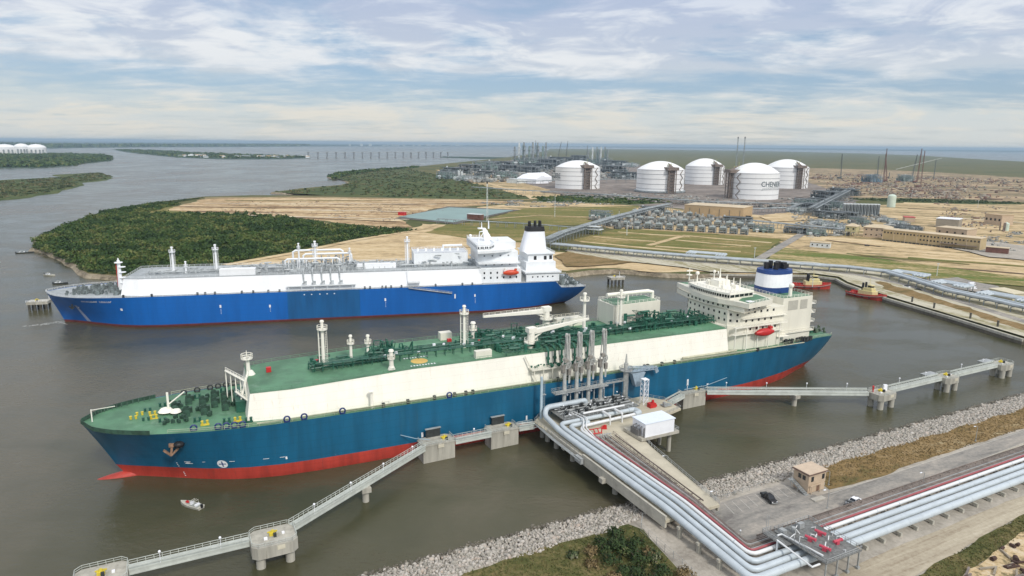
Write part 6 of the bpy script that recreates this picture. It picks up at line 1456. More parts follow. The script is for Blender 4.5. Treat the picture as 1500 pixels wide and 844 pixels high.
# ------------------------------------------------------------------ tugs and small boats
def tug(p, rz, label, s=0.86, hs=1.22):
    o = thing('tugboat', label, 'tugboat', p, rz); L = 31 * s; rings = []
    for f, b2, zt in ((0, 3.6, 2.2), (0.06, 4.6, 2.2), (0.2, 5.2, 2.1), (0.5, 5.5, 2.3), (0.7, 5.2, 2.8), (0.85, 3.9, 3.5), (0.95, 2.0, 4.0), (1.0, 0.3, 4.2)):
        x = (f - 0.5) * L; rings.append([(x, -b2 * .8 * s, -1), (x + f * .4, -b2 * s, zt * s), (x + f * .4, b2 * s, zt * s), (x, b2 * .8 * s, -1)])
    MB().loft(rings).build('hull', redp, o)
    mb = MB()
    for row in (1, 2):
        for r0, r1 in zip(rings[:-1], rings[1:]): mb.bar(tuple(Vector(r0[row]) + Vector((0, 0, .45))), tuple(Vector(r1[row]) + Vector((0, 0, .45))), 0.3, 1.0)
    mb.build('bulwark', redp, o)
    mb = MB()
    for row in (1, 2):
        for r0, r1 in zip(rings[:-1], rings[1:]): mb.bar(tuple(Vector(r0[row]) + Vector((0, (-.2 if row == 1 else .2), -.2))), tuple(Vector(r1[row]) + Vector((0, (-.2 if row == 1 else .2), -.2))), 0.45, 0.35)
    mb.build('rubbing_strip', M('grey_rubber', (0.3, 0.27, 0.25), 0.8, 0.2, 1.0), o)
    yl = M('pale_yellow_paint', (0.66, 0.58, 0.30), 0.5, 0.08, 0.8)
    MB().prism([(-5 * s, -3.8 * s), (6.5 * s, -3.6 * s), (9 * s, 0), (6.5 * s, 3.6 * s), (-5 * s, 3.8 * s)], 2.2 * s, 5.0 * s * hs).prism([(-2 * s, -2.9 * s), (5.5 * s, -2.9 * s), (7 * s, 0), (5.5 * s, 2.9 * s), (-2 * s, 2.9 * s)], 5.0 * s * hs, 6.6 * s * hs).build('deckhouse', yl, o)
    MB().prism([(1.2 * s, -2 * s), (4.6 * s, -2 * s), (5.6 * s, 0), (4.6 * s, 2 * s), (1.2 * s, 2 * s)], 6.6 * s * hs, 7.3 * s * hs).prism([(1 * s, -2.1 * s), (4.8 * s, -2.1 * s), (5.8 * s, 0), (4.8 * s, 2.1 * s), (1 * s, 2.1 * s)], 8.4 * s * hs, 8.8 * s * hs).build('wheelhouse', yl, o)
    MB().prism([(1.3 * s, -1.9 * s), (4.5 * s, -1.9 * s), (5.5 * s, 0), (4.5 * s, 1.9 * s), (1.3 * s, 1.9 * s)], 7.3 * s * hs, 8.4 * s * hs).build('window', glass, o)
    copies('funnel', MB().cyl(0, 0, 5 * s, 9.8 * s * hs, .95 * s, .8 * s, 10), black, o, [(-2.4 * s, -2 * s, 0), (-2.4 * s, 2 * s, 0)])
    copies('tyre_fender', MB().tube([(.55 * math.cos(a), 0, .55 * math.sin(a)) for a in [i * math.pi / 5 for i in range(11)]], .2, 6, False), black, o, [((f - .5) * L, sd * b2 * s * 1.03, 1.5 * s) for f, b2 in ((.12, 4.9), (.3, 5.35), (.5, 5.6), (.68, 5.3)) for sd in (-1, 1)])
    MB().tube([(2 * s, 0, 8.8 * s), (1.6 * s, 0, 16.5 * s)], [.22, .1], 6).bar((1.8 * s, -1.3, 11.5 * s), (1.8 * s, 1.3, 11.5 * s), .15).build('mast', yl, o)
    mb = MB(); winch(mb, 0, 0, 0, 0.5 * s); copies('towing_winch', mb, redeq, o, [(10.5 * s, 0, 3 * s), (-9 * s, 0, 2.1 * s)])
    MB().tube([(-11.5 * s, -2, 2 * s), (-11.5 * s, -2, 4 * s), (-11.5 * s, 2, 4 * s), (-11.5 * s, 2, 2 * s)], .25, 6).build('towing_bitts', redeq, o)
    return o
tp = at(1269, 434, 1); tug((tp.x, tp.y, 0), math.atan2(-28.5, 2) + JF.a, 'red and yellow tugboat on the right with black funnels moored along the wharf')
tp = at(1187, 420, 1); tug((tp.x, tp.y, 0), JF.a - 0.62, 'red and yellow tugboat half hidden behind the funnel of the teal ship')

def skiff(p, rz, L, label, red=False, hullm=None):
    o = thing('motorboat', label, 'motorboat', p, rz); B = L * 0.17; rings = []
    for f, b2, zt in ((0, .92, .75), (.35, 1.0, .8), (.65, .9, .9), (.85, .55, 1.0), (1, .06, 1.1)):
        x = (f - .5) * L; rings.append([(x, 0, -.3), (x, -b2 * B * .75, -.05), (x, -b2 * B, zt), (x, b2 * B, zt), (x, b2 * B * .75, -.05)])
    MB().loft(rings).build('hull', hullm or M('weathered_boat_white', (.5, .49, .42), .6, .12, 1.0), o)
    MB().bb(-L * .42, -L * .02, -B * .75, B * .75, .82, .86).bb(.04 * L, .16 * L, -B * .5, B * .5, .92, .96).build('cockpit', M('boat_floor_grey', (.3, .32, .3), .7, .15, 1), o)
    MB().box(-L * .05, 0, 1.2, .6, B * .8, .7).box(-L * .3, 0, 1.05, .6, B * 1.1, .45).build('console', purew, o)
    MB().box(-L * .52, 0, 1.0, .5, .5, 1.0).build('outboard_motor', black, o)
    mb = MB()
    for y in (-B * .6, B * .6): mb.bar((-L * .28, y, .8), (-L * .24, y, 2.2), .07); mb.bar((-L * .05, y, .8), (-L * .08, y, 2.2), .07)
    for x in (-.26, -.17, -.09): mb.bar((x * L, -B * .65, 2.2), (x * L, B * .65, 2.2), .14, .06)
    mb.build('canopy_frame', M('weathered_boat_white', (.5, .49, .42)), o)
    if red: MB().box(.18 * L, 0, 1.15, .7, .55, .5).box(.12 * L, .1, 1.1, .4, .4, .4).build('cool_box', redeq, o)
    return o
p = at(280, 740, .4); skiff((p.x, p.y, 0), R2D(158), 7.6, 'small white motorboat with a red box drifting in front of the teal bow', True)
for k, (px, py, L, lab, hm) in enumerate(((73, 403, 9, 'white motorboat off the wooded point, the larger of three', None), (89, 415, 10, 'dark low skiff nearest the bow of the blue ship', darkm), (37, 370, 14, 'dark flat work boat moored by the tip of the wooded point', darkm))):
    p = at(px, py, .4); skiff((p.x, p.y, 0), R2D(-10 + k * 15), L, lab, False, hm)
# ------------------------------------------------------------------ the plant behind the harbour
tankw = M('tank_white', (0.85, 0.86, 0.86), 0.6, 0.04, 0.05, streak=True, col2=(0.6, 0.58, 0.55), amt=0.3)
tankb = M('tank_band_grey', (0.40, 0.41, 0.42), 0.7, 0.1, 0.2)
towerm = M('brown_steel', (0.19, 0.15, 0.125), 0.7, 0.3, 0.4)
steel = M('plant_steel', (0.26, 0.29, 0.30), 0.6, 0.35, 0.15, col2=(0.42, 0.44, 0.44), amt=0.5)
steeld = M('dark_plant_steel', (0.10, 0.115, 0.12), 0.6, 0.3, 0.15)
steelg = M('greenish_plant_steel', (0.20, 0.27, 0.25), 0.6, 0.3, 0.15)
tanw = M('tan_cladding', (0.45, 0.33, 0.19), 0.8, 0.08, 0.15, col2=(0.34, 0.25, 0.15), amt=0.4)
tanl = M('light_tan_roofing', (0.58, 0.48, 0.33), 0.8, 0.08, 0.15)
letter = M('tank_lettering', (0.06, 0.10, 0.12), 0.7, 0.1, 0.3)
palebox = M('pale_roofing', (0.62, 0.66, 0.66), 0.6, 0.12, 0.15)
rustr = M('red_brown_steel', (0.17, 0.075, 0.055), 0.7, 0.25, 0.3)
GA = R2D(-36)
def mpp(px, py, z=3.0): return (at(px, py, z) - Vector((0, 0, CAM_H))).length / 1000.0
def pth(name, label, cat, px, py, rz=0.0, group=None, z=3.0):
    p = at(px, py, z); return thing(name, label, cat, (p.x, p.y, z), rz, group)

def storage_tank(xc, yb, wpx, hpx, dpx, label, ph_tower, ph_zig, text=None, ztan=False):
    m = mpp(xc, yb); R_ = wpx / 2 * m; hw = hpx * m; hd = dpx * m
    p = at(xc, yb, 3); d = Vector((p.x, p.y)).normalized(); c = Vector((p.x, p.y)) + d * R_
    face = math.atan2(-d.y, -d.x)
    t_ = thing('storage_tank', label, 'storage tank', (c.x, c.y, 3), face, 'domed white storage tanks')
    MB().lathe(0, 0, [(R_, 0), (R_, hw)], 64).build('wall', tankw, t_, smooth=True)
    prof = [(R_ * 1.01, hw - 1)]; 
    for k in range(0, 9): a = k / 8; prof.append((R_ * 1.0 * (1 - a) + 0.4 * a, hw + hd * (1 - (1 - a) ** 2)))
    MB().lathe(0, 0, prof, 64).build('dome_roof', tankw, t_, smooth=True)
    for f in (0.2, 0.4, 0.62, 0.82, 1.0): MB().lathe(0, 0, [(R_ - .5, hw * f - .5), (R_ * 1.008, hw * f - .5), (R_ * 1.008, hw * f + .5), (R_ - .5, hw * f + .5)], 64).build('stiffener_ring', tankb, t_)
    # pipe tower, local +x looks at the harbour; positive phi is to the right seen from there
    def pol(r, ph, z): return (r * math.cos(-ph * -1), r * math.sin(ph), z)
    mb = MB(); ph = ph_tower
    for dr, dp in ((1.5, -.14), (1.5, .14), (8, -.14), (8, .14), (4, -.05), (5, .06)): mb.bar(pol(R_ + dr, ph + dp, 0), pol(R_ + dr, ph + dp, hw + 3), 1.6)
    z = 4
    while z < hw: mb.bar(pol(R_ + 1.5, ph - .14, z), pol(R_ + 8, ph + .14, z + 3), 0.9); mb.bar(pol(R_ + 8, ph - .14, z), pol(R_ + 8, ph + .14, z), 0.9); z += 6
    for k in range(5): mb.tube([pol(R_ + 4, ph - .1 + k * .05, 0), pol(R_ + 4, ph - .1 + k * .05, hw + 4), pol(R_ * .7, ph, hw + hd * .6 + 3)], 0.9, 6)
    mb.build('pipe_tower', towerm, t_)
    a, b2 = pol(R_ * .8, ph, 0), pol(R_ + 9, ph, 0)
    MB().box((a[0] + b2[0]) / 2, (a[1] + b2[1]) / 2, hw + 3, R_ * .25 + 9, 24, 6.0, ph).build('top_platform', towerm, t_)
    mb = MB(); q = pol(R_ * .82, ph, hw); 
    for dx in (-4, 4): mb.bar((q[0], q[1] + dx, hw), (q[0], q[1] + dx, hw + 12), 0.8)
    mb.bar((q[0], q[1] - 4, hw + 12), (q[0], q[1] + 4, hw + 12), 0.8); mb.bar((q[0], q[1] + 4, hw + 6), (q[0], q[1] + 4, hw + 20), .6); mb.build('hoist_frame', M('yellow_green_steel', (.42, .45, .2), .6, .1, 1), t_)
    mb = MB(); n = 6
    for k in range(n):
        z0, z1 = hw * k / n, hw * (k + 1) / n; p0, p1 = (ph_zig - .09, ph_zig + .09) if k % 2 else (ph_zig + .09, ph_zig - .09)
        mb.bar(pol(R_ + 1, p0, z0), pol(R_ + 1, p1, z1), 1.0, 1.0)
    mb.build('zigzag_stair', towerm, t_)
    if ztan: MB().lathe(0, 0, [(R_ + 2, 2), (R_ + 4, 2), (R_ + 4, 5), (R_ + 2, 5)], 64).build('pipe_ring', steel, t_)
    if text is not None:
        vs, fs = text_geo('CHENIERE', R_ * 0.245, 0.0); mb = MB()
        mb.add([((R_ + .35) * math.cos(text + v[0] * 1.02 / R_), (R_ + .35) * math.sin(text + v[0] * 1.02 / R_), hw * .60 + v[1] * 1.15) for v in vs], fs); mb.build('lettering', letter, t_)
        mb = MB()       # the emblem of slanting strokes under the name
        for k in range(22):
            a0 = text - .55 + k * .05; z0 = hw * .36 + 2.2 * math.sin(k * .14)
            for r_ in range(3):
                zz = z0 + r_ * 1.7 + k * 0.06
                mb.add([((R_ + .35) * math.cos(a), (R_ + .35) * math.sin(a), z) for a, z in ((a0 + r_ * .02, zz), (a0 + r_ * .02 + .012, zz), (a0 + r_ * .02 + .036, zz + 1.3), (a0 + r_ * .02 + .022, zz + 1.3))], [(0, 1, 2, 3)])
        mb.build('emblem', letter, t_)
    return t_
storage_tank(845.5, 278, 66, 31, 10, 'domed white storage tank farthest left, beside the white tents', .42, .95, text=-1.42)
storage_tank(966, 284, 68, 33, 12, 'domed white storage tank behind the long tan building, ringed by a pipe at its foot', .45, 1.02, ztan=True)
storage_tank(1031, 271, 54, 25, 11, 'domed white storage tank farthest back, seen between two nearer tanks', .62, 1.2)
storage_tank(1102, 293.5, 68, 36, 14, 'nearest domed white storage tank with the big name on its right side', -1.05, -.62, text=.86)
storage_tank(1150, 277, 57, 28, 11, 'domed white storage tank farthest right, partly behind the named one', .6, 1.1)
for k, (xc, w, h, d_, lab) in enumerate(((8, 23, 9, 3.6, 'leftmost of the three pale tanks on the far west bank'), (33, 15.5, 10, 3.5, 'middle and narrowest of the three pale tanks on the far west bank'), (54.5, 20.5, 9, 4, 'rightmost of the three pale tanks on the far west bank'))):
    m = mpp(xc, 227.5, 2); p = at(xc, 227.5, 2); d = Vector((p.x, p.y)).normalized(); R_ = w / 2 * m; c = Vector((p.x, p.y)) + d * R_
    t_ = thing('storage_tank', lab, 'storage tank', (c.x, c.y, 2), math.atan2(-d.y, -d.x), 'pale tanks on the far west bank')
    MB().lathe(0, 0, [(R_, 0), (R_, h * m)], 32).build('wall', tankw, t_, smooth=True)
    MB().lathe(0, 0, [(R_ * 1.01, h * m - 1), (R_ * .8, (h + d_ * .5) * m), (R_ * .45, (h + d_ * .86) * m), (1, (h + d_) * m)], 32).build('dome_roof', tankw, t_, smooth=True)
    mb = MB()
    for dy in (-.5, -.1, .3, .62): mb.box(R_ + 4, dy * R_, h * m * .38, 10, 9, h * m * .76)
    copies('pipe_tower', MB().box(0, 0, h * m * .36, 10, 9, h * m * .72), steel, t_, [(R_ + 6, dy * R_, 0) for dy in (-.5, -.1, .3, .62)])

# process modules ------------------------------------------------------------
def module(name, w, d, h, mat, seed, cols=0, coolers=False):
    r = random.Random(seed); t_ = thing(name, 'x', 'process unit', (0, 0, 0), 0)
    mb = MB(); nx, ny = max(2, int(w / 9)), max(2, int(d / 9)); lv = max(1, int(h / 6))
    for i in range(nx + 1):
        for j in range(ny + 1): mb.bar((-w / 2 + w * i / nx, -d / 2 + d * j / ny, 0), (-w / 2 + w * i / nx, -d / 2 + d * j / ny, h * r.uniform(.8, 1.05)), 0.7)
    for l in range(1, lv + 1):
        z = h * l / lv * .95
        for j in range(ny + 1): mb.bar((-w / 2, -d / 2 + d * j / ny, z), (w / 2, -d / 2 + d * j / ny, z), 0.6)
        for i in range(nx + 1): mb.bar((-w / 2 + w * i / nx, -d / 2, z), (-w / 2 + w * i / nx, d / 2, z), 0.6)
    mb.build('frame', steel if mat is not steel else steeld, t_)
    mb = MB()
    for i in range(int(w * d / 16)):
        x, y = r.uniform(-w / 2, w / 2), r.uniform(-d / 2, d / 2); z = r.uniform(.5, h * .9); k = r.random()
        if k < .5: L = r.uniform(6, w * .7); mb.tube([(max(-w / 2, x - L / 2), y, z), (min(w / 2, x + L / 2), y, z)], r.uniform(.4, .9), 6)
        elif k < .7: mb.tube([(x, y, 0), (x, y, z), (x, r.uniform(-d / 2, d / 2), z)], r.uniform(.35, .8), 6)
        else: mb.box(x, y, z / 2 + 1, r.uniform(2, 6), r.uniform(2, 5), z * .6)
    mb.build('piping', mat, t_)
    vm = [steelg, palebox, steel]
    for i in range(max(3, int(w * d / 160))):
        x, y = r.uniform(-w / 2, w / 2), r.uniform(-d / 2, d / 2)
        if r.random() < .6: MB().tube([(x - 4, y, h * .35), (x + 4, y, h * .35)], r.uniform(1.2, 2.2), 10).box(x, y, h * .15, 5, 2, h * .3).build('vessel', r.choice(vm), t_)
        else: MB().cyl(x, y, 0, h * r.uniform(.7, 1.15), r.uniform(1.2, 2), None, 10).build('column', r.choice(vm), t_)
    if coolers: MB().bb(-w / 2, w / 2, -d * .3, d * .3, h * .86, h * .97).build('air_cooler', steeld, t_)
    for i in range(cols):
        x, y = -w / 2 + w * (i + .5) / cols + r.uniform(-2, 2), r.uniform(-d / 3, d / 3); hh = h * r.uniform(2.0, 3.1)
        MB().cyl(x, y, 0, hh, r.uniform(1.6, 2.6), 1.4, 10).bar((x + 2.4, y, 0), (x + 2.4, y, hh), .6).box(x, y, hh * .8, 6, 6, .8).box(x, y, hh * .5, 6, 6, .8).build('tall_column', r.choice([steel, steelg, palebox]), t_)
    return t_
protos = {}
def put_module(kind, px, py, label, rz=GA, sc=1.0, **kw):
    spec = {'a': (60, 26, 14, steel, 1), 'b': (44, 30, 18, steelg, 2), 'c': (50, 24, 16, steeld, 3), 'd': (36, 30, 12, palebox, 4)}[kind]
    key = (kind, kw.get('cols', 0), kw.get('coolers', False))
    p = at(px, py, 3)
    if key not in protos:
        o = protos[key] = module('process_unit', *spec, **kw); o.location = (p.x, p.y, 3); o.rotation_euler = (0, 0, rz); o.scale = (sc,) * 3; o['label'] = label; o['group'] = 'grey process units of the plant'
    else: o = dup(protos[key], (p.x, p.y, 3), rz, label, None, (sc,) * 3)
    return o
spots = [('a', 668, 256, 1.3, 0, True), ('c', 690, 252, 1.4, 0, True), ('b', 712, 250, 1.5, 0, False), ('a', 730, 246, 1.6, 0, True), ('c', 748, 252, 1.3, 0, True), ('b', 742, 262, 1.0, 0, False), ('a', 716, 260, 1.1, 0, True), ('d', 680, 265, .9, 0, False),
         ('b', 768, 243, 1.7, 7, False), ('b', 788, 241, 1.7, 7, False), ('c', 805, 244, 1.7, 0, True), ('a', 790, 249, 1.5, 0, True), ('c', 775, 254, 1.2, 0, True), ('a', 820, 239, 1.9, 0, True), ('b', 872, 242, 1.4, 5, False), ('b', 884, 240, 1.4, 5, False), ('a', 900, 244, 1.6, 0, True), ('d', 925, 245, 1.3, 0, False), ('c', 900, 254, 1.4, 0, True), ('a', 915, 262, 1.2, 0, True), ('c', 850, 236, 1.8, 0, True), ('d', 700, 264, .7, 0, False), ('b', 655, 262, .9, 0, False),
         ('b', 1180, 304, .8, 0, False), ('a', 1205, 300, .8, 0, True), ('c', 1195, 310, .8, 0, True), ('b', 1222, 306, .7, 0, False), ('a', 1215, 320, .7, 0, True), ('d', 1170, 312, .7, 0, False), ('c', 1240, 320, .6, 0, True), ('d', 1205, 332, .6, 0, False), ('d', 1225, 336, .6, 0, False), ('b', 1258, 328, .5, 0, False), ('d', 1300, 326, .5, 0, False), ('d', 1318, 331, .5, 0, False), ('a', 1330, 338, .5, 0, False), ('a', 1235, 286, 1.0, 0, True), ('c', 1210, 292, 1.0, 0, True)]
zones = lambda x, y: ('north of the white tents' if x < 760 else 'behind the left white tank' if x < 860 else 'between the two left white tanks' if x < 950 else 'right of the named tank' if x < 1245 else 'behind the tan two storey house')
kinds = {'a': 'long grey', 'b': 'greenish', 'c': 'dark', 'd': 'pale'}
for i, (k, x, y, sc, cols, cool) in enumerate(spots):
    kw = {}
    if cols: kw['cols'] = cols
    if cool: kw['coolers'] = True
    same = [j for j in range(len(spots)) if spots[j][0] == k and zones(*spots[j][1:3]) == zones(x, y)]; n_ = sorted(same, key=lambda j: spots[j][1]).index(i)
    lab = '%s process unit %s%s' % (kinds[k], zones(x, y), (', %s from the left' % ORD[n_]) if len(same) > 1 else '')
    put_module(k, x, y, lab, GA if x < 1100 else R2D(-58), sc * (1.25 if x < 950 else 1), **kw)
# tall cooler bays
o0 = None
for k in range(11):
    x = 1236 + k * 4.9; y = 315.5 + k * .1; p = at(x, y, 3)
    if o0 is None:
        o0 = thing('cooler_bay', 'x', 'cooler', (p.x, p.y, 3), R2D(-20), 'row of tall cooler bays'); MB().box(0, 0, 8.5, 3.2, 12, 15).box(0, 0, 1, 2.6, 10, 2).build('casing', steel, o0); MB().box(0, 0, 16.6, 3.8, 12.6, .8).build('roof', palebox, o0); MB().bar((0, -6.1, 2), (0, -6.1, 15), .8).build('leg', steeld, o0); o = o0
    else: o = dup(o0, (p.x, p.y, 3), R2D(-20))
    o['label'] = 'tall grey cooler bay, %s from the left in its row' % ORD[k]
def rack(label, px, w, h, npipes, rpipe, mat, step=9.0, tiers=1, fr=steel, dark=False, sloped=0):
    """a pipe rack on portal frames; px = ground line of the side towards the camera"""
    pts = [at(x, y, 3) for x, y in px]; o = thing('pipe_rack', label, 'pipe rack', tuple(pts[0]), 0); b0 = pts[0]
    P = [p - b0 for p in pts]; fp = MB()
    for y in (0, w): fp.bar((0, y, 0), (0, y, h), .45)
    for t_ in range(tiers): fp.bar((0, -.4, h - t_ * 3.2), (0, w + .4, h - t_ * 3.2), .45)
    ps = []
    for p, q in zip(P[:-1], P[1:]):
        L = (q - p).length; n = max(1, int(L / step)); a = math.atan2((q - p).y, (q - p).x)
        ps += [(*p.lerp(q, i / n), a) for i in range(n)]
    ps.append((*P[-1], a)); copies('frame', fp, fr, o, ps[:100])
    for t_ in range(tiers):
        for k in range(npipes):
            off = w * (k + .5) / npipes; path = []
            for i, p in enumerate(P):
                d = (P[min(i + 1, len(P) - 1)] - P[max(i - 1, 0)]).normalized(); path.append(p + Vector((-d.y, d.x, 0)) * off + Vector((0, 0, h + .25 + rpipe - t_ * 3.2)))
            mb = MB(); mb.tube(path, rpipe, 6); mb.build('pipe', mat if (k + t_) % 3 else steel, o)
    return o
wr = rack('long pipe rack with pale pipes running round the harbour behind the tugs', [(806, 366), (900, 375), (1000, 384), (1100, 391.5), (1190, 398.5), (1240, 402), (1290, 407.5), (1330, 420), (1380, 437), (1440, 450), (1500, 464.5), (1640, 498)], 10, 4.0, 5, 0.85, pipew, 8.5)
def loop(px, py, L, a, label):
    p = at(px, py, 3); o = thing('expansion_loop', label, 'pipe loop', tuple(p), a)
    for k in range(4): MB().tube(bend([(-L / 2 + k * 2.2, 0, 4.9), (-L / 2 + k * 2.2, 13 - k * 2.2, 4.9), (L / 2 - k * 2.2, 13 - k * 2.2, 4.9), (L / 2 - k * 2.2, 0, 4.9)], 1.5), .8, 6).build('pipe', pipew, o)
    copies('leg', MB().box(0, 0, 2, .5, .5, 4), steel, o, [(-L / 2, 12, 0), (L / 2, 12, 0), (-L / 2, 6, 0), (L / 2, 6, 0)])
loop(1032, 381, 32, R2D(-28), 'pale pipe loop on the harbour rack in front of the striped field'); loop(1385, 427, 22, R2D(-63), 'pale pipe loop on the harbour rack beside the red and white vehicles'); loop(1465, 447, 30, R2D(-63), 'pale pipe loop at the right end of the harbour rack'); loop(1325, 411, 24, R2D(-55), 'pale pipe loop on the harbour rack right of the tugs')
rack('grey two tier pipe bridge climbing from the harbour rack towards the vaporizers', [(806, 366), (830, 354), (862, 343), (905, 329), (950, 316), (985, 308)], 9, 9, 4, .6, steel, 9, 2)
rack('thin grey pipe rack crossing the grass field left of the pipe bridge', [(640, 328), (690, 331), (780, 336), (858, 343)], 5, 5.5, 3, .35, steel, 10)
rack('grey pipe rack running along the foot of the white tanks', [(690, 279), (780, 285), (860, 289), (950, 296), (1040, 302), (1140, 305), (1200, 306)], 7, 6, 4, .8, steel, 22, 1)
rack('grey pipe rack between the left tanks and the process units', [(760, 272), (860, 268), (960, 268), (1060, 270)], 8, 8, 4, 1.0, steel, 25)
rack('dark wide pipe rack running back from the cooler bays', [(1195, 318), (1225, 300), (1252, 284)], 14, 11, 5, .8, steeld, 12, 2)
rack('grey pipe rack in front of the cleared pad behind the tan building', [(1095, 331), (1150, 337), (1200, 342), (1240, 346)], 8, 6, 4, .7, steel, 9, 1)
rack('low pipe rack between the harbour road and the nearest tank', [(1060, 312), (1110, 313), (1160, 311), (1180, 303)], 6, 6, 3, .8, steel, 12)
o = pth('control_platform', 'pale blue steel platform beside the bend of the pipe bridge', 'platform', 868, 343, R2D(-30)); MB().bb(-11, 11, -5, 5, 5.2, 6).bb(-9, 9, -4, 4, 8.2, 8.8).build('deck', palebox, o); copies('leg', MB().box(0, 0, 4, .6, .6, 8), steel, o, [(x, y, 0) for x in (-9, -3, 3, 9) for y in (-4, 4)])
# vaporizers
v0 = None
def vap(px, py, label):
    global v0
    p = at(px, py, 3)
    if v0 is None:
        v0 = thing('vaporizer', label, 'vaporizer', tuple(p), R2D(-24), 'rows of grey vaporizer units')
        MB().tube([(-3.2, 0, 5.6), (3.2, 0, 5.6)], 2.6, 10).cyl(0, 0, 7.5, 9.4, 1.2, 1.0, 8).build('vessel', M('vaporizer_grey', (.3, .34, .33), .5, .2, .3), v0)
        mb = MB()
        for x in (-4, 4):
            for y in (-3, 3): mb.bar((x, y, 0), (x, y, 6.5), .5)
        for z in (2.6, 6.5): mb.bar((-4, -3, z), (4, -3, z), .4); mb.bar((-4, 3, z), (4, 3, z), .4); mb.bar((-4, -3, z), (-4, 3, z), .4); mb.bar((4, -3, z), (4, 3, z), .4)
        mb.bar((-4, -3, 0), (4, -3, 6.5), .3); mb.build('frame', steel, v0)
        MB().tube([(-4, -1, 1.4), (0, -1.8, 1.4), (2, 1, 3)], .8, 6).box(2.5, 0, 1.4, 2.5, 3, 2.4).build('piping', steeld, v0); return v0
    return dup(v0, tuple(p), R2D(-24), label)
for r_, (x0, y0, x1, y1, n_, nm) in enumerate(((902, 332.5, 1090, 344, 13, 'front'), (905, 324, 1100, 336, 13, 'middle'), (930, 315, 1010, 319, 6, 'back'))):
    for k in range(n_): vap(x0 + (x1 - x0) * k / (n_ - 1), y0 + (y1 - y0) * k / (n_ - 1), 'grey vaporizer unit, %s from the left in the %s row' % (ORD[k], nm))
put_module('b', 880, 320, 'greenish process unit at the left end of the vaporizer rows', GA, .6); put_module('a', 955, 311, 'long grey process unit behind the back row of vaporizers', GA, .6, coolers=True); put_module('a', 1080, 327, 'long grey process unit between the tan building and the vaporizers', R2D(-24), .6, coolers=True); put_module('b', 1118, 340, 'greenish process unit right of the vaporizer rows', R2D(-24), .5); put_module('c', 1165, 342, 'dark process unit near the upper end of the access road', R2D(-24), .5, coolers=True); put_module('b', 1195, 345, 'greenish process unit close to the small tan house on stilts', R2D(-24), .45)

# buildings ------------------------------------------------------------------
def shed(px0, py0, px1, py1, depth, h, label, name, wm, rm, cat='building', roof='flat', wins=0, rows=1, wsize=(1.2, 1.4), base=3.0, ww=glass, group=None, stilts=0):
    """a building whose front foot runs from photo point 0 to photo point 1"""
    a, b2 = at(px0, py0, 3), at(px1, py1, 3); L = (b2 - a).length; an = math.atan2((b2 - a).y, (b2 - a).x)
    o = thing(name, label, cat, (a.x, a.y, 3), an, group)
    z0 = stilts
    MB().bb(0, L, 0, depth, z0, h).build('wall', wm, o)
    if roof == 'flat': MB().bb(-.4, L + .4, -.4, depth + .4, h, h + .5).build('roof', rm, o)
    elif roof == 'gable': MB().loft([[(-.4, -.5, h), (-.4, depth + .5, h), (-.4, depth / 2, h + depth * .22)], [(L + .4, -.5, h), (L + .4, depth + .5, h), (L + .4, depth / 2, h + depth * .22)]]).build('roof', rm, o)
    else:
        r_ = min(L, depth) * .42; mb = MB(); e = .9
        mb.add([(-e, -e, h), (L + e, -e, h), (L + e, depth + e, h), (-e, depth + e, h), (r_, depth / 2, h + 3), (L - r_, depth / 2, h + 3)], [(3, 2, 1, 0), (0, 1, 5, 4), (1, 2, 5), (2, 3, 4, 5), (3, 0, 4)]); mb.build('roof', rm, o)
    if wins:
        ps = [(L * (k + .5) / wins, -.06, z0 + (h - z0) * (r + .55) / rows) for k in range(wins) for r in range(rows)]
        windows(o, ps[:100], wsize[0], wsize[1], ww, 'y')
    if stilts: copies('stilt', MB().box(0, 0, stilts / 2, .5, .5, stilts), wm, o, [(x, y, 0) for x in (.4, L / 2, L - .4) for y in (.4, depth - .4)])
    return o
tb = shed(1002, 316, 1088, 322, 42, 15.5, 'long windowless tan building behind the rows of vaporizers', 'tan_building', tanw, tanl)
copies('downpipe', MB().box(0, 0, 6, .5, .3, 12), steeld, tb, [(k * 14 + 8, -.2, 0) for k in range(6)])
MB().bb(86, 93, -.15, 0, 0, 6).build('door', darkm, tb)
br = shed(1292, 352.5, 1434, 368.5, 16, 12.0, 'long tan two storey barracks with rows of small windows', 'barracks', M('barracks_tan', (0.46, 0.36, 0.20), 0.8, 0.08, 0.1, col2=(0.36, 0.28, 0.16), amt=.5), tanl)
L_ = (at(1434, 368.5, 3) - at(1292, 352.5, 3)).length
windows(br, [(L_ * (k + .6) / 28, -.1, 9.2) for k in range(28)] + [(L_ * (k + .6) / 28, -.1, 5.2) for k in range(11, 22)], 1.5, 1.6, glass, 'y')
copies('pilaster', MB().box(0, 0, 5.5, .5, .4, 11), tanl, br, [(L_ * k / 8, -.15, 0) for k in range(9)])
MB().bb(L_ * .62, L_ * .98, -4, -.2, 4.4, 4.8).bb(-5, -.1, 1, 15, 6, 6.4).bar((L_ * .62, -4, 0), (L_ * .75, -4, 4.5), .6).build('walkway_deck', towerm, br)
copies('foundation', MB().box(0, -.5, .7, 2.6, 1.5, 1.4), darkm, br, [(L_ * (k + .5) / 24, 0, 0) for k in range(24)])
h2 = shed(1264, 347, 1303, 350, 20, 11, 'tan two storey house with a pale hipped roof left of the barracks', 'tan_house', tanm, tanl, 'house', 'hip', 5, 2, (1.5, 1.3))
shed(1237, 346, 1253, 347.5, 11, 11.5, 'small yellowish house raised on stilts among the pipes', 'stilt_house', M('pale_yellow_wall', (.5, .46, .26), .8, .08, .3), tanl, 'house', 'hip', 2, 1, (1.8, 1.8), stilts=5.5)
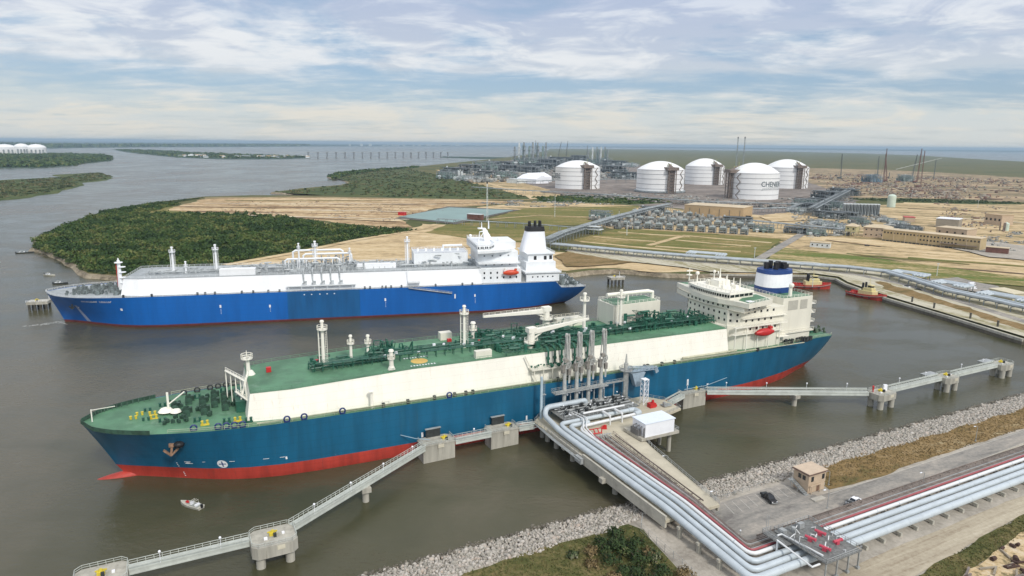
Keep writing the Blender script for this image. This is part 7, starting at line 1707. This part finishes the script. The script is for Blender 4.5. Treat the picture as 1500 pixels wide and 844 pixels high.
shed(1370, 333, 1403, 335.5, 24, 11, 'grey building with a bright white roof behind the barracks', 'warehouse', M('taupe_wall', (.3, .27, .22), .8, .08, .3), purew, 'building')
shed(1370, 345, 1415, 350, 22, 9.5, 'low tan building right in front of the white roofed one', 'tan_office', tanm, tanl, 'building', wins=4, wsize=(2, 2))
shed(1443, 371, 1476, 374, 7, 6, 'rust brown container with a pale roof right of the barracks', 'container', rustr, tanl, 'container')
shed(1441, 328, 1466, 331, 20, 13, 'tan framed building at the right edge near the pale green tank', 'tan_building', tanm, tanw, 'building', wins=4, wsize=(2.5, 3))
shed(1186, 362, 1215, 364.5, 7, 5, 'long white site trailer beside the access road', 'site_trailer', palebox, tanl, 'trailer', wins=4)
shed(1448, 432, 1483, 440.5, 12, 4.2, 'cream office trailer by the parking yard at the right', 'office_trailer', M('cream_trailer', (.62, .56, .4), .7, .06, .4), M('cream_trailer', (.62, .56, .4)), 'trailer', wins=4)
shed(684, 321.5, 703, 323, 9, 7, 'small open pump house at the corner of the pond', 'pump_house', rustr, palebox, 'pump house')
shed(757, 267.5, 785, 269.5, 45, 11, 'white gabled tent nearest the pipe rack, left of the two big ones', 'white_tent', purew, purew, 'tent', 'gable')
shed(782, 268, 808, 266.5, 50, 13, 'big white gabled tent touching the left storage tank', 'white_tent', purew, purew, 'tent', 'gable')
shed(742, 268, 758, 269, 30, 10, 'pale grey warehouse left of the white tents', 'warehouse', palebox, palebox, 'building')
shed(583, 315.5, 592, 316, 6, 4, 'dark red container on the sand left of the pond', 'container', redeq, redeq, 'container')
shed(1325, 325, 1340, 325.6, 14, 6, 'long red roofed shed left of the white roofed building', 'shed', tanm, redeq, 'shed')
for k, (x, y, w, lab) in enumerate(((672, 262, 3, 'tall thin one'), (676.5, 262, 2.6, 'shorter one'))):
    o = pth('silo', 'white silo north of the wetland, the ' + lab, 'silo', x, y); m = mpp(x, y); MB().cyl(0, 0, 0, (11 - k * 1.5) * m, w / 2 * m, None, 12).cyl(0, 0, (11 - k * 1.5) * m, (11.8 - k * 1.5) * m, w / 2 * m, w * .15 * m, 12).build('shell', palebox, o)
o = pth('sphere_tank', 'small white round tank north of the wetland', 'tank', 687, 262); m = mpp(687, 262); MB().lathe(0, 0, [(2 * m, 0), (2.2 * m, 2 * m), (1.6 * m, 3.6 * m), (.3, 4.4 * m)], 14).build('shell', purew, o)
o = pth('silo', 'single pale green domed silo standing in the east lot', 'silo', 1305, 303.5); m = mpp(1305, 303); MB().lathe(0, 0, [(4.9 * m, 0), (4.9 * m, 14 * m), (3.4 * m, 15.6 * m), (.4, 16.4 * m)], 20).build('shell', M('pale_green_shell', (.55, .64, .55), .6, .06, .2), o, smooth=True)
o = pth('water_tank', 'pale green water tank in a frame at the right edge', 'tank', 1473, 338.5); m = mpp(1473, 338); MB().lathe(0, 0, [(3 * m, 0), (3 * m, 9 * m), (.4, 10.4 * m)], 16).build('shell', M('pale_green_shell', (.55, .64, .55)), o); copies('post', MB().box(0, 0, 5 * m, 1, 1, 10 * m), towerm, o, [(-5 * m, -3 * m, 0), (-5 * m, 3 * m, 0), (-3.4 * m, -3 * m, 0)])
# flare stacks and masts
for x, y0, y1, nm, lab, w in ((1078, 247, 207, 'flare_stack', 'left one of the two tall flare stacks behind the tanks', 3.4), (1088, 247, 207, 'flare_stack', 'right one of the two tall flare stacks behind the tanks', 3.4), (713.5, 325, 270, 'radio_mast', 'tall pale mast standing by the pond behind the blue ship', 1.3), (812.5, 318, 287, 'radio_mast', 'thin pale mast on the grass field below the left tank', .6), (906.5, 322, 309, 'lamp_mast', 'short white lamp mast at the field corner left of the vaporizers', .6), (918, 345, 325, 'lamp_mast', 'grey lamp mast before the front row of vaporizers', .6)):
    m = mpp(x, y0); o = pth(nm, lab, 'mast' if nm != 'flare_stack' else 'flare stack', x, y0); h = (y0 - y1) * m; mb = MB()
    for k in range(3): a = k * 2.094; mb.bar((w * math.cos(a), w * math.sin(a), 0), (w * .5 * math.cos(a), w * .5 * math.sin(a), h), w * .28)
    n = 10
    for k in range(n):
        z0, z1 = h * k / n, h * (k + 1) / n
        for q in range(3): a, b2 = q * 2.094, (q + 1) * 2.094; f0, f1 = w * (1 - .5 * k / n), w * (1 - .5 * (k + 1) / n); mb.bar((f0 * math.cos(a), f0 * math.sin(a), z0), (f1 * math.cos(b2), f1 * math.sin(b2), z1), w * .14)
    mb.build('lattice', palebox if nm != 'flare_stack' else steel, o); MB().cyl(0, 0, h, h + w * 2.2, w * .6, w * .9, 8).build('tip', darkm, o)
def crawler(px, py, hpx, label, lean=.12, mat=rustr):
    m = mpp(px, py); o = pth('crawler_crane', label, 'crane', px, py, R2D(random.Random(px).uniform(-60, 60)), 'crawler cranes over the construction yard'); h = hpx * m
    MB().bb(-6, 6, -4, -2, 0, 2).bb(-6, 6, 2, 4, 0, 2).build('crawler_track', darkm, o); MB().bb(-7, 4, -3, 3, 2, 6).build('cab', mat, o)
    mb = MB(); tip = Vector((h * lean, 0, h)); b_ = Vector((3, 0, 4)); n = 14; w = 1.3
    for sx, sy in ((-w, -w), (w, -w), (w, w), (-w, w)): mb.bar(tuple(b_ + Vector((sx, sy, 0))), tuple(tip + Vector((sx * .4, sy * .4, 0))), .5)
    for k in range(n): p, q = b_.lerp(tip, k / n), b_.lerp(tip, (k + 1) / n); s_ = 1 if k % 2 else -1; mb.bar(tuple(p + Vector((0, s_ * w, 0))), tuple(q - Vector((0, s_ * w, 0))), .35)
    mb.build('boom', mat, o); MB().bar((-6, 0, 6), tuple(tip), .3).bar((tip.x, 0, h), (tip.x, 0, h * .35), .2).build('cable', darkm, o)
for x, y, h, lab, l, mt in ((1292, 267, 42, 'red brown crawler crane, tallest one right of the blue module', .03, rustr), (1297, 266, 34, 'red brown crawler crane leaning right beside the tallest crane', -.1, rustr), (1341, 268, 42, 'dark crawler crane with the pale boom behind it', .06, rustr), (1346, 275, 45, 'red brown crawler crane nearest in the construction yard', .03, rustr), (1230, 262, 32, 'thin dark crane farthest left in the construction yard', 0, steeld), (1284, 257, 24, 'small thin grey crane left of the tallest crane', .02, steeld), (1335, 262, 30, 'dark crane left of the nearest red brown crane', .2, steeld), (782, 238, 31, 'thin grey crane over the process columns', .08, steeld), (816, 236, 27, 'leftmost of the pair of cranes right of the process columns', .25, steeld), (828, 237, 29, 'rightmost of the pair of cranes right of the process columns', .12, steeld), (858, 236, 22, 'small far crane behind the left storage tank', .1, steeld)): crawler(x, y, h, lab, l, mt)
p = at(1300, 262, 3); m = mpp(1300, 262); o = thing('conveyor_boom', 'pale lattice boom slanting across the construction yard', 'boom', tuple(p), R2D(-30)); MB().bar((8 * m, 0, 12 * m), (56 * m, 0, 27 * m), 1.3, 1.3).build('lattice_boom', palebox, o); MB().bar((4, 0, 0), (4, 0, 8 * m), 2).bar((50 * m, 0, 0), (50 * m, 0, 25 * m), 2).build('prop', steeld, o)
put = module('process_unit', 80, 60, 44, M('blue_grey_module', (.12, .2, .27), .6, .3, .1), 8); p = at(1277, 268, 3); put.location = tuple(p); put.rotation_euler.z = .3; put.scale = (.55,) * 3; put['label'] = 'blue grey steel module under construction left of the tallest crane'
put = module('process_unit', 60, 50, 34, steelg, 9); p = at(1326, 266, 3); put.location = tuple(p); put.rotation_euler.z = .1; put.scale = (.6,) * 3; put['label'] = 'pale green steel module under construction between the cranes'
# wharf: wall, piles, vehicles
wq = [at(x, y, 3) for x, y in ((1040, 401), (1100, 402), (1190, 403.5), (1225, 408), (1240, 416), (1300, 437), (1400, 466), (1500, 497))]
b0 = wq[0]; o = thing('sheet_pile_wall', 'concrete capped sheet pile wall edging the wharf behind the tugs', 'quay wall', tuple(b0)); mb = MB(); mc = MB()
for p, q in zip(wq[:-1], wq[1:]): d = (q - p).normalized(); nn = Vector((d.y, -d.x, 0)); mb.bar(tuple(p - b0 + nn * .4 + Vector((0, 0, -2.6))), tuple(q - b0 + nn * .4 + Vector((0, 0, -2.6))), 1.0, 2.6); mc.bar(tuple(p - b0 + nn * .3 + Vector((0, 0, -.6))), tuple(q - b0 + nn * .3 + Vector((0, 0, -.6))), 1.6, 1.4)
mb.build('sheet_piling', M('dark_sheet_piling', (.12, .105, .08), .9, .3, .6), o); mc.build('cap', concs, o)
for x, y, w_ in ((1335, 449, 'first'), (1367, 458.5, 'second'), (1420, 474, 'third'), (1460, 486, 'fourth')):
    p = at(x, y, 1); o = thing('mooring_pile', 'dark mooring pile against the wharf, %s one right of the tugs' % w_, 'pile', (p.x, p.y, 0), 0, 'mooring piles along the wharf'); MB().cyl(0, 0, -3, 7.0, .55, None, 10).cyl(0, 0, 7, 7.3, .7, .7, 10).build('shaft', M('dark_wet_pile', (.09, .085, .07)), o)
def car(px, py, rz, body, label, van=False):
    p = at(px, py, 3.3); o = thing('parked_car', label, 'car', (p.x, p.y, 3.3), rz); h = 1.0 if not van else 2.2
    MB().loft([[(-2.3, y, .4), (-2.3, y, h), (2.0, y, h), (2.4, y, .8), (2.4, y, .4)] for y in (-.92, .92)]).build('body', body, o)
    if not van: MB().loft([[(-1.7, y * .95, 1.0), (-1.2, y * .8, 1.5), (.5, y * .8, 1.5), (1.2, y * .95, 1.0)] for y in (-.9, .9)]).build('windows', glass, o)
    else: MB().bb(1.2, 2.1, -.93, .93, 1.4, 1.9).build('windows', glass, o)
    copies('wheel', MB().tube([(0, -.12, 0), (0, .12, 0)], .36, 10), darkm, o, [(x, y, .36) for x in (-1.4, 1.4) for y in (-.85, .85)])
car(1328, 421.5, R2D(-60), purew, 'white car on the wharf road right of the tugs'); car(1345, 426, R2D(-60), black, 'black car on the wharf road behind the white one'); car(1353, 404.5, 0, M('pale_yellow_car', (.6, .6, .35), .4, .05, 1), 'pale yellow car on the road behind the harbour rack'); car(1423, 418, .1, purew, 'white van in the parking yard, the farther of two', True); car(1425, 424.5, .1, purew, 'white van with a red stripe in the parking yard, the nearer of two', True); car(1439, 428, .8, black, 'dark car next to the white vans in the parking yard'); car(1270, 360.5, 0, black, 'lone dark car on the sand in front of the barracks')
# far things ------------------------------------------------------------------
p = at(548, 231.5, 0); a, b2 = at(452, 231.5, 0), at(656, 230.2, 0)
d = b2 - a; o = thing('bridge', 'long low bridge on slender piers across the bay', 'bridge', tuple(a), math.atan2(d.y, d.x)); L = d.length
copies('pier', MB().bb(-4.5, 4.5, -6, 6, 0, 5).bb(-4, -2.4, -3, 3, 5, 34).bb(2.4, 4, -3, 3, 5, 34).bb(-6, 6, -4, 4, 33, 35), M('pier_concrete', (.3, .31, .32), .9, .1, .1), o, [(L * k / 17, 0, 0) for k in range(18)])
MB().bb(-200, L + 100, -6, 6, 35, 37.5).build('deck', M('bridge_deck_grey', (.4, .42, .42), .9, .1, .1), o)
rr = random.Random(31)
for k in range(34):
    x = rr.uniform(262, 452); y = 231.6 - rr.uniform(0, 1.9) - (1.6 if x < 300 else 0); m = mpp(x, y, 2); p = at(x, y, 2); w = rr.uniform(14, 34)
    o = thing('house', 'small pale village house on the low island, %s' % ('left part' if x < 320 else 'middle part' if x < 390 else 'right part'), 'house', tuple(p), rr.uniform(-.5, .5), 'village houses on the low island')
    MB().box(0, 0, 4, w, 12, 8).build('wall', [palebox, tanl, purew][k % 3], o); MB().loft([[(-w / 2, -7, 8), (-w / 2, 7, 8), (-w / 2, 0, 12)], [(w / 2, -7, 8), (w / 2, 7, 8), (w / 2, 0, 12)]]).build('roof', [steel, palebox, tanw][k % 3], o)
for k in range(34):
    x = 516 + k * 14.5 + rr.uniform(-5, 5) if k < 26 else rr.uniform(560, 720); y = 213.9 + (x - 750) * .0086 * (x > 750); m = mpp(x, y, 4); p = at(x, y, 4); h = rr.uniform(1.3, 3.2) * m * (1.7 if k in (12, 20) else 1); w = rr.uniform(1.0, 4.5) * m
    o = thing('skyline_building', 'hazy block on the far skyline, %s of the distant city' % ('left part' if x < 620 else 'centre' if x < 760 else 'right part'), 'building', (p.x, p.y, 4), 0, 'hazy blocks of the distant city')
    MB().box(0, 0, h / 2, w, 60, h).box(w * .1, 0, h * 1.08, w * .4, 30, h * .16).build('block', palebox, o)
for x, y, lab, hh in ((1335, 291, 'lamp mast beside the green verge of the east lot', 10), (1432, 305, 'white post at the end of the east road', 9), (1204, 336, 'tall thin lamp mast among the units right of the access road', 12), (1372, 405, 'street lamp behind the harbour rack near the parking yard', 16), (1190, 420, 'short lamp post on the wharf between the two tugs', 10), (1105, 378, 'thin lamp post at the lower end of the access road', 14)):
    o = pth('lamp_post', lab, 'lamp post', x, y); m = mpp(x, y); MB().cyl(0, 0, 0, hh * m, .3, .2, 6).box(0, 0, hh * m, 2, .6, .4).build('pole', palebox, o)
# clutter nobody could count in the yards
cube = np.array([(x, y, z) for z in (-.5, .5) for x, y in ((-.5, -.5), (.5, -.5), (.5, .5), (-.5, .5))]); cf = np.array([(3, 2, 1, 0), (4, 5, 6, 7), (0, 1, 5, 4), (1, 2, 6, 5), (2, 3, 7, 6), (3, 0, 4, 7)])
def clutter(name, label, quad, n, sz, stops, cat='materials', flat=.5):
    A, B, C_, D = [at(x, y, 3) for x, y in quad]; ps = []
    nc = max(8, n // 16); ci = rng.integers(0, nc, n); cu, cv = rng.random(nc), rng.random(nc); u = np.clip(cu[ci] + rng.normal(scale=.035, size=n), 0, 1); v = np.clip(cv[ci] + rng.normal(scale=.05, size=n), 0, 1)
    P = np.outer((1 - u) * (1 - v), A) + np.outer(u * (1 - v), B) + np.outer(u * v, C_) + np.outer((1 - u) * v, D)
    S_ = np.stack([rng.lognormal(0, .6, n) * sz, rng.lognormal(0, .4, n) * sz * .6, rng.lognormal(0, .4, n) * sz * flat], 1); a = GA + (ci % 2) * math.pi / 2 + rng.normal(scale=.12, size=n)
    V = cube[None] * S_[:, None]; x = V[..., 0] * np.cos(a)[:, None] - V[..., 1] * np.sin(a)[:, None]; y = V[..., 0] * np.sin(a)[:, None] + V[..., 1] * np.cos(a)[:, None]
    V = np.stack([x, y, V[..., 2]], -1) + P[:, None]; V[..., 2] += (S_[:, 2] / 2)[:, None]
    F = cf[None] + (np.arange(n) * 8)[:, None, None]
    stuff(np_mesh(name, V.reshape(-1, 3), F.reshape(-1, 4), vary_rock(name + '_colours', stops)), label, cat)
cl1 = [(0, (.07, .055, .045)), (.2, (.22, .1, .07)), (.45, (.36, .27, .2)), (.65, (.2, .19, .17)), (.88, (.55, .48, .38)), (1, (.15, .2, .18))]
clutter('construction_materials', 'reddish jumble of materials and machines over the construction yard', [(1175, 254), (1520, 264), (1560, 298), (1235, 285)], 1500, 4.4, cl1)
clutter('stacked_steel', 'dense rusty jumble between the cranes and the silo', [(1215, 268), (1420, 272), (1400, 292), (1250, 286)], 900, 4, cl1)
cl2 = [(0, (.06, .065, .065)), (.35, (.2, .23, .23)), (.6, (.32, .33, .31)), (.8, (.5, .52, .5)), (1, (.3, .22, .14))]
clutter('yard_equipment', 'grey jumble of small equipment between the process units on the left', [(655, 250), (860, 238), (940, 262), (690, 268)], 1500, 8, cl2, 'equipment')
clutter('yard_equipment', 'grey jumble of small equipment between the process units on the right', [(1150, 303), (1240, 290), (1340, 340), (1180, 348)], 1500, 3.2, cl2, 'equipment')
clutter('yard_equipment', 'grey jumble of small equipment in front of the white tanks', [(800, 282), (1180, 292), (1200, 309), (850, 292)], 800, 3.5, cl2, 'equipment')
clutter('yard_equipment', 'pale grey pipework jumble on the yard above the pond', [(690, 298), (800, 292), (900, 300), (760, 304)], 420, 2.2, cl2, 'equipment')
clutter('lot_materials', 'scattered crates and machines on the east lot', [(1330, 298), (1560, 300), (1700, 345), (1440, 345)], 330, 2.4, cl1, 'materials')
clutter('lot_materials', 'timber and pale scrap beyond the right end of the barracks', [(1395, 350), (1500, 340), (1540, 372), (1440, 366)], 350, 2.0, cl2, 'materials')
clutter('field_debris', 'low scattered debris on the striped sand field', [(300, 296), (690, 294), (600, 328), (340, 314)], 450, 1.6, [(0, (.1, .08, .05)), (.5, (.28, .16, .09)), (1, (.55, .5, .42))], 'debris', .3)
clutter('vaporizer_pipework', 'grey pipework jumble among the vaporizer rows', [(860, 322), (990, 309), (1110, 336), (905, 336)], 900, 2.6, cl2, 'equipment', 1.2)
# ------------------------------------------------------------------ vegetation
def leafm(name, stops, dark=0.5):
    m = bpy.data.materials.new(name); m.use_nodes = True; t = NT(m.node_tree); b = t.n['Principled BSDF']
    g = t.node('ShaderNodeNewGeometry'); o = t.node('ShaderNodeTexCoord').outputs['Object']
    f = t.math('ADD', t.math('MULTIPLY', g.outputs['Random Per Island'], 0.45), t.math('MULTIPLY', t.smooth(t.noise(o, 0.09 if dark > 1 else 0.05, 4, 0.6), .38, .62), 0.55))
    if dark < 1: f = t.math('ADD', f, t.math('MULTIPLY', t.math('SUBTRACT', t.smooth(t.noise(o, 0.017, 4, 0.6), .4, .6), 0.4), 0.35))
    t.l.new(t.ramp(f, stops), b.inputs['Base Color']); b.inputs['Roughness'].default_value = 0.75; b.inputs['Specular IOR Level'].default_value = 0.2
    return m
lf_wood = leafm('wood_leaves', [(0, (.022, .045, .014)), (.4, (.04, .08, .02)), (.7, (.075, .12, .03)), (1, (.16, .17, .055))])
lf_scrub = leafm('scrub_leaves', [(0, (.02, .04, .016)), (.5, (.045, .075, .025)), (.8, (.09, .11, .04)), (1, (.2, .17, .08))], 2)
lf_dry = leafm('dry_shrub_leaves', [(0, (.13, .10, .045)), (.6, (.21, .155, .075)), (1, (.32, .25, .14))], 2)
lf_grass = leafm('rough_grass_blades', [(0, (.06, .07, .022)), (.5, (.11, .115, .04)), (.8, (.17, .15, .06)), (1, (.27, .21, .11))], 2)
lf_marsh = leafm('marsh_leaves', [(0, (.03, .05, .02)), (.4, (.06, .085, .03)), (.75, (.12, .12, .05)), (1, (.2, .16, .09))])
def inside(poly, x, y):
    c = np.zeros(len(x), bool); n = len(poly)
    for i in range(n):
        x0, y0 = poly[i]; x1, y1 = poly[(i + 1) % n]
        if y0 == y1: continue
        k = ((y0 > y) != (y1 > y)) & (x < (x1 - x0) * (y - y0) / (y1 - y0) + x0); c ^= k
    return c
def sample(poly, n):
    p = np.array(poly); lo, hi = p.min(0), p.max(0); xs, ys = [], []; got = 0
    while got < n:
        x = rng.uniform(lo[0], hi[0], n * 2); y = rng.uniform(lo[1], hi[1], n * 2); k = inside(poly, x, y); xs.append(x[k]); ys.append(y[k]); got += k.sum()
        if not k.any(): break
    return np.concatenate(xs)[:n], np.concatenate(ys)[:n]
def crowns(cx, cy, z, R_, H_, K, q):
    """leaf clump quads spread through the crowns: returns V, F"""
    n = len(cx); d = rng.normal(size=(n, K, 3)); d /= np.linalg.norm(d, axis=2)[..., None]; d[..., 2] = np.abs(d[..., 2]) * 1.0 - .15
    lump = 0.72 + 0.4 * np.sin(d[..., 0] * 5 + rng.uniform(0, 6, (n, 1))) * np.sin(d[..., 1] * 4 + rng.uniform(0, 6, (n, 1)))
    r = lump * rng.uniform(.62, 1.08, (n, K)); c = np.stack([cx[:, None] + d[..., 0] * r * R_[:, None], cy[:, None] + d[..., 1] * r * R_[:, None], z + (0.3 + 0.7 * np.maximum(d[..., 2], -.1) * r) * H_[:, None]], -1)
    nrm = d + rng.normal(scale=.45, size=d.shape); nrm /= np.linalg.norm(nrm, axis=2)[..., None]
    a = np.cross(nrm, rng.normal(size=d.shape)); a /= np.linalg.norm(a, axis=2)[..., None]; b = np.cross(nrm, a)
    s_ = (q * rng.uniform(.55, 1.25, (n, K)))[..., None] if np.ndim(q) == 0 else (q[:, None] * rng.uniform(.55, 1.25, (n, K)))[..., None]
    V = np.stack([c - a * s_, c - b * s_ * .8, c + a * s_, c + b * s_ * .8], 2).reshape(-1, 3); return V, np.arange(len(V)).reshape(-1, 4)
def wood(name, label, poly, n, r0, r1, h0, h1, K, q, mat, z=3.1, cat='trees', thin=None):
    x, y = sample(poly, n)
    if thin is not None: k = thin(x, y); x, y = x[k], y[k]
    R_ = rng.uniform(r0, r1, len(x)); V, F = crowns(x, y, z, R_, R_ / r1 * rng.uniform(h0, h1, len(x)), K, q)
    return stuff(np_mesh(name, V, F, mat), label, cat)
wpoly = pw([(48, 361.5), (62, 346), (112, 326), (162, 309), (225, 299), (262, 300), (240, 306), (190, 315), (330, 314), (420, 320), (500, 332), (600, 339), (520, 350), (420, 369), (330, 386), (250, 397), (175, 402), (135, 398), (117, 388), (92, 377)])
wood('wood', 'dense dark green wood covering the point behind the bow of the blue ship', wpoly, 3600, 1.6, 6.6, 3.0, 9.5, 78, 1.0, lf_wood)
wood('wood_edge', 'lower paler scrub along the rim of the wooded point', pw([(48, 363), (60, 345), (110, 325), (160, 308.5), (230, 297), (300, 290), (240, 300), (160, 312), (100, 333), (70, 352), (95, 376), (120, 388), (150, 398), (300, 396), (300, 400), (150, 402), (118, 396), (110, 387), (85, 376)]), 1500, 1.2, 2.8, 1.5, 3.2, 26, .7, lf_scrub, cat='scrub')
wood('thicket', 'thin scrub between the wood and the sand track', pw([(470, 336), (560, 334), (612, 337.5), (520, 351), (430, 367), (330, 386), (330, 376), (420, 352)]), 800, 1.4, 3.0, 2, 4, 24, .8, lf_scrub, cat='scrub')
wood('wetland_scrub', 'dark scrub scattered over the wetland spit beyond the sand field', pw([(402, 281.5), (500, 272), (514, 266.5), (485, 259.5), (545, 250.5), (600, 248), (640, 256), (700, 270), (775, 288.5), (760, 291), (600, 291), (560, 287), (470, 285)]), 900, 2.5, 7.0, 1.2, 3.6, 14, 1.9, lf_marsh, cat='scrub')
wood('shore_trees', 'row of dark trees along the far shore of the wetland spit', pw([(480, 260.5), (492, 254), (540, 249.5), (590, 246.5), (612, 244.5), (612, 246), (560, 250), (510, 256), (490, 262)]), 260, 6, 11, 6, 10, 22, 3.2, lf_wood)
wood('belt_scrub', 'dark scrub belt below the white tanks', pw([(778, 289), (850, 287.5), (960, 292), (985, 297), (930, 299), (850, 296), (790, 295)]), 330, 2.5, 5.5, 2, 3.5, 16, 2, lf_wood, cat='scrub')
wood('marsh_island_scrub', 'green and brown marsh scrub on the near left island', pw([(-60, 296), (0, 291), (50, 285), (82, 281), (85, 277.5), (110, 273), (118, 266.5), (155, 262.5), (162, 258.5), (145, 253), (130, 254), (95, 260), (60, 262), (0, 266), (-60, 268)], 1.6), 650, 3, 8, 1.0, 2.6, 10, 2.4, lf_marsh, z=1.6, cat='scrub')
wood('west_bank_wood', 'dark woods on the far west bank in front of the three pale tanks', pw([(-60, 246), (0, 245), (60, 244.5), (100, 242.5), (120, 238.5), (158, 235), (164, 231.8), (150, 228), (80, 226.5), (0, 227.5), (-60, 228)], 2), 2200, 16, 30, 10, 17, 14, 9, lf_wood, z=2)
wood('village_trees', 'dark trees between the houses of the low village island', pw([(170, 219.2), (190, 223), (230, 227), (262, 230), (330, 232.3), (400, 232.3), (450, 231), (440, 229.3), (360, 226.6), (270, 223), (200, 219.5)], 2), 700, 12, 24, 8, 14, 12, 7, lf_wood, z=2)
wood('far_shore_wood', 'blue hazed woods on the far shore at the left', [tuple(at(x, y, 2)[:2]) for x, y in [(-60, 211.6), (70, 216.5), (130, 215.8), (230, 215), (450, 214.2), (450, 213), (230, 213.6), (70, 213.5), (-60, 210)]], 1200, 50, 110, 18, 30, 8, 40, lf_wood, z=4)
wood('verge_scrub', 'scrub along the green verge of the east lot', pw([(1228, 291.5), (1340, 291.5), (1500, 297), (1500, 299), (1400, 298), (1300, 295)]), 260, 2, 4.5, 1, 2.5, 12, 1.8, lf_scrub, cat='scrub')
# grass tufts on the near ground
def tufts(name, label, poly, n, h, mat, z):
    x, y = sample(poly, n); R_ = np.full(n, .28); V, F = crowns(x, y, z, R_ * rng.uniform(.5, 1.6, n), np.full(n, h) * rng.uniform(.4, 1.3, n), 5, .16)
    stuff(np_mesh(name, V, F, mat), label, 'grass')
tufts('scrub_grass', 'rough green and brown grass on the lot left of the trestle', [jf(*p) for p in ((-80, -63), (-20, -62), (3, -63), (4, -68), (0, -88), (-3, -110), (-80, -110))], 9000, .3, lf_grass, 3.55)
tufts('verge_grass', 'brown dry grass on the bank between the rocks and the road', [jf(*p) for p in ((72, -62), (110, -61.5), (210, -61.8), (210, -72.6), (110, -72.6), (80, -73), (68, -71.5))], 3500, .16, lf_dry, 3.55)
tufts('slope_grass_tufts', 'green grass strip between the dirt track and the cleared lot', [jf(*p) for p in ((25, -112), (55, -108.8), (100, -105.2), (160, -104.5), (160, -107.5), (100, -109.6), (60, -113.6), (30, -118))], 1800, .22, lf_grass, 3.63)
# single shrubs by the trestle foot
def shrub(u, v, R_, H_, mat, label, K=520):
    p = JF.w(u, v, 3.55); o = thing('shrub', label, 'shrub', tuple(p), 0, 'shrubs at the bottom centre by the rocks')
    one = np.array([0.0]); V, F = crowns(one, one, 0.0, np.array([R_]), np.array([H_]), K, .26); c = np_mesh('foliage', V, F, mat); c.parent = o
    mb = MB(); r = random.Random(int(u * 10))
    for k in range(6): a = r.uniform(0, 6.28); mb.tube([(0, 0, 0), (math.cos(a) * R_ * .3, math.sin(a) * R_ * .3, H_ * .4), (math.cos(a) * R_ * .55, math.sin(a) * R_ * .55, H_ * .75)], [.1, .06, .03], 5)
    mb.build('stem', M('bark', (.09, .07, .05), .9, .2, 1), o)
sh_ = [(-4, -66, 2.6, 3.2, 's', 'pointed green shrub nearest the rocks at the trestle foot'), (-9, -67.5, 2.4, 2.8, 's', 'round green shrub on the rim of the rocks'), (-13, -69, 2.0, 2.2, 'd', 'dry brown shrub at the left end of the thicket'), (-6.5, -71, 3.4, 3.9, 's', 'biggest dark green shrub in the thicket'), (-1.5, -71.5, 2.6, 3.0, 's', 'dark shrub by the wire fence corner'), (-11, -74.5, 3.0, 3.0, 's', 'broad dark shrub left of the biggest one'), (-5, -77, 3.0, 3.2, 's', 'dark shrub in the middle of the thicket'), (-0.5, -77, 2.2, 2.4, 'p', 'pale flowering shrub beside the fence'), (-15.5, -73, 1.8, 1.7, 'd', 'small brown shrub out on the grass'), (-8.5, -81, 2.8, 2.8, 's', 'green shrub near the bottom edge, left of the next'), (-3, -83, 2.6, 2.6, 's', 'green shrub at the bottom edge close to the fence'), (-14, -80, 2.0, 1.9, 'd', 'brown tufty shrub at the bottom edge'), (-17.5, -68, 1.6, 1.4, 'p', 'small pale shrub among the first rocks'), (-7, -87, 2.4, 2.2, 's', 'lowest green shrub of the thicket')]
lf_pale = leafm('pale_shrub_leaves', [(0, (.05, .075, .03)), (.55, (.1, .13, .06)), (.8, (.22, .22, .14)), (1, (.42, .4, .32))], 2)
sh_ = [(a, b2, r_ * 1.12, h * 1.15, k, l_) for a, b2, r_, h, k, l_ in sh_]
for u, v, r_, h, k, lab in sh_: shrub(u, v, r_, h, {'s': lf_scrub, 'd': lf_dry, 'p': lf_pale}[k], lab)
# foam and wake at the bow of the blue ship
fm_ = bpy.data.materials.new('foam'); fm_.use_nodes = True; t = NT(fm_.node_tree); b = t.n['Principled BSDF']; b.inputs['Base Color'].default_value = (.62, .64, .62, 1); b.inputs['Roughness'].default_value = .8
o_ = t.node('ShaderNodeTexCoord').outputs['Object']; t.l.new(t.smooth(t.noise(t.mapping(o_, (1, 1, 1)), .7, 6, .75), .47, .6), b.inputs['Alpha'])
fp = [at(x, y, 0) for x, y in ((99, 476), (92, 474), (80, 474), (62, 476.5), (44, 478), (30, 478.5), (48, 476), (66, 473.5), (82, 471.5), (93, 470.5))]
o = sheet_mb([(p.x, p.y) for p in fp], .03).build('foam', fm_); stuff(o, 'thin white foam on the water at the bow of the blue ship', 'foam')
# ------------------------------------------------------------------ haze in the air
mh = bpy.data.materials.new('haze'); mh.use_nodes = True; t = NT(mh.node_tree); t.n.clear()
out = t.node('ShaderNodeOutputMaterial'); pv = t.node('ShaderNodeVolumePrincipled')
pv.inputs['Color'].default_value = (0.60, 0.80, 0.97, 1); pv.inputs['Density'].default_value = 0.00005; pv.inputs['Anisotropy'].default_value = 0.2
t.l.new(pv.outputs[0], out.inputs['Volume'])
o = MB().bb(-61000, 61000, -3500, 61000, -4.5, 140).build('haze', mh); stuff(o, 'thin pale blue haze in the air over the bay', 'haze')
rq = random.Random(77)
for k in range(16):
    u_, v_ = rq.uniform(-12, 1.5), rq.uniform(-68, -92)
    shrub(u_, v_, rq.uniform(2.0, 3.4), rq.uniform(1.6, 3.0), lf_scrub if k % 4 else lf_dry, 'one of the low dark shrubs filling the gaps of the thicket by the trestle', 420)
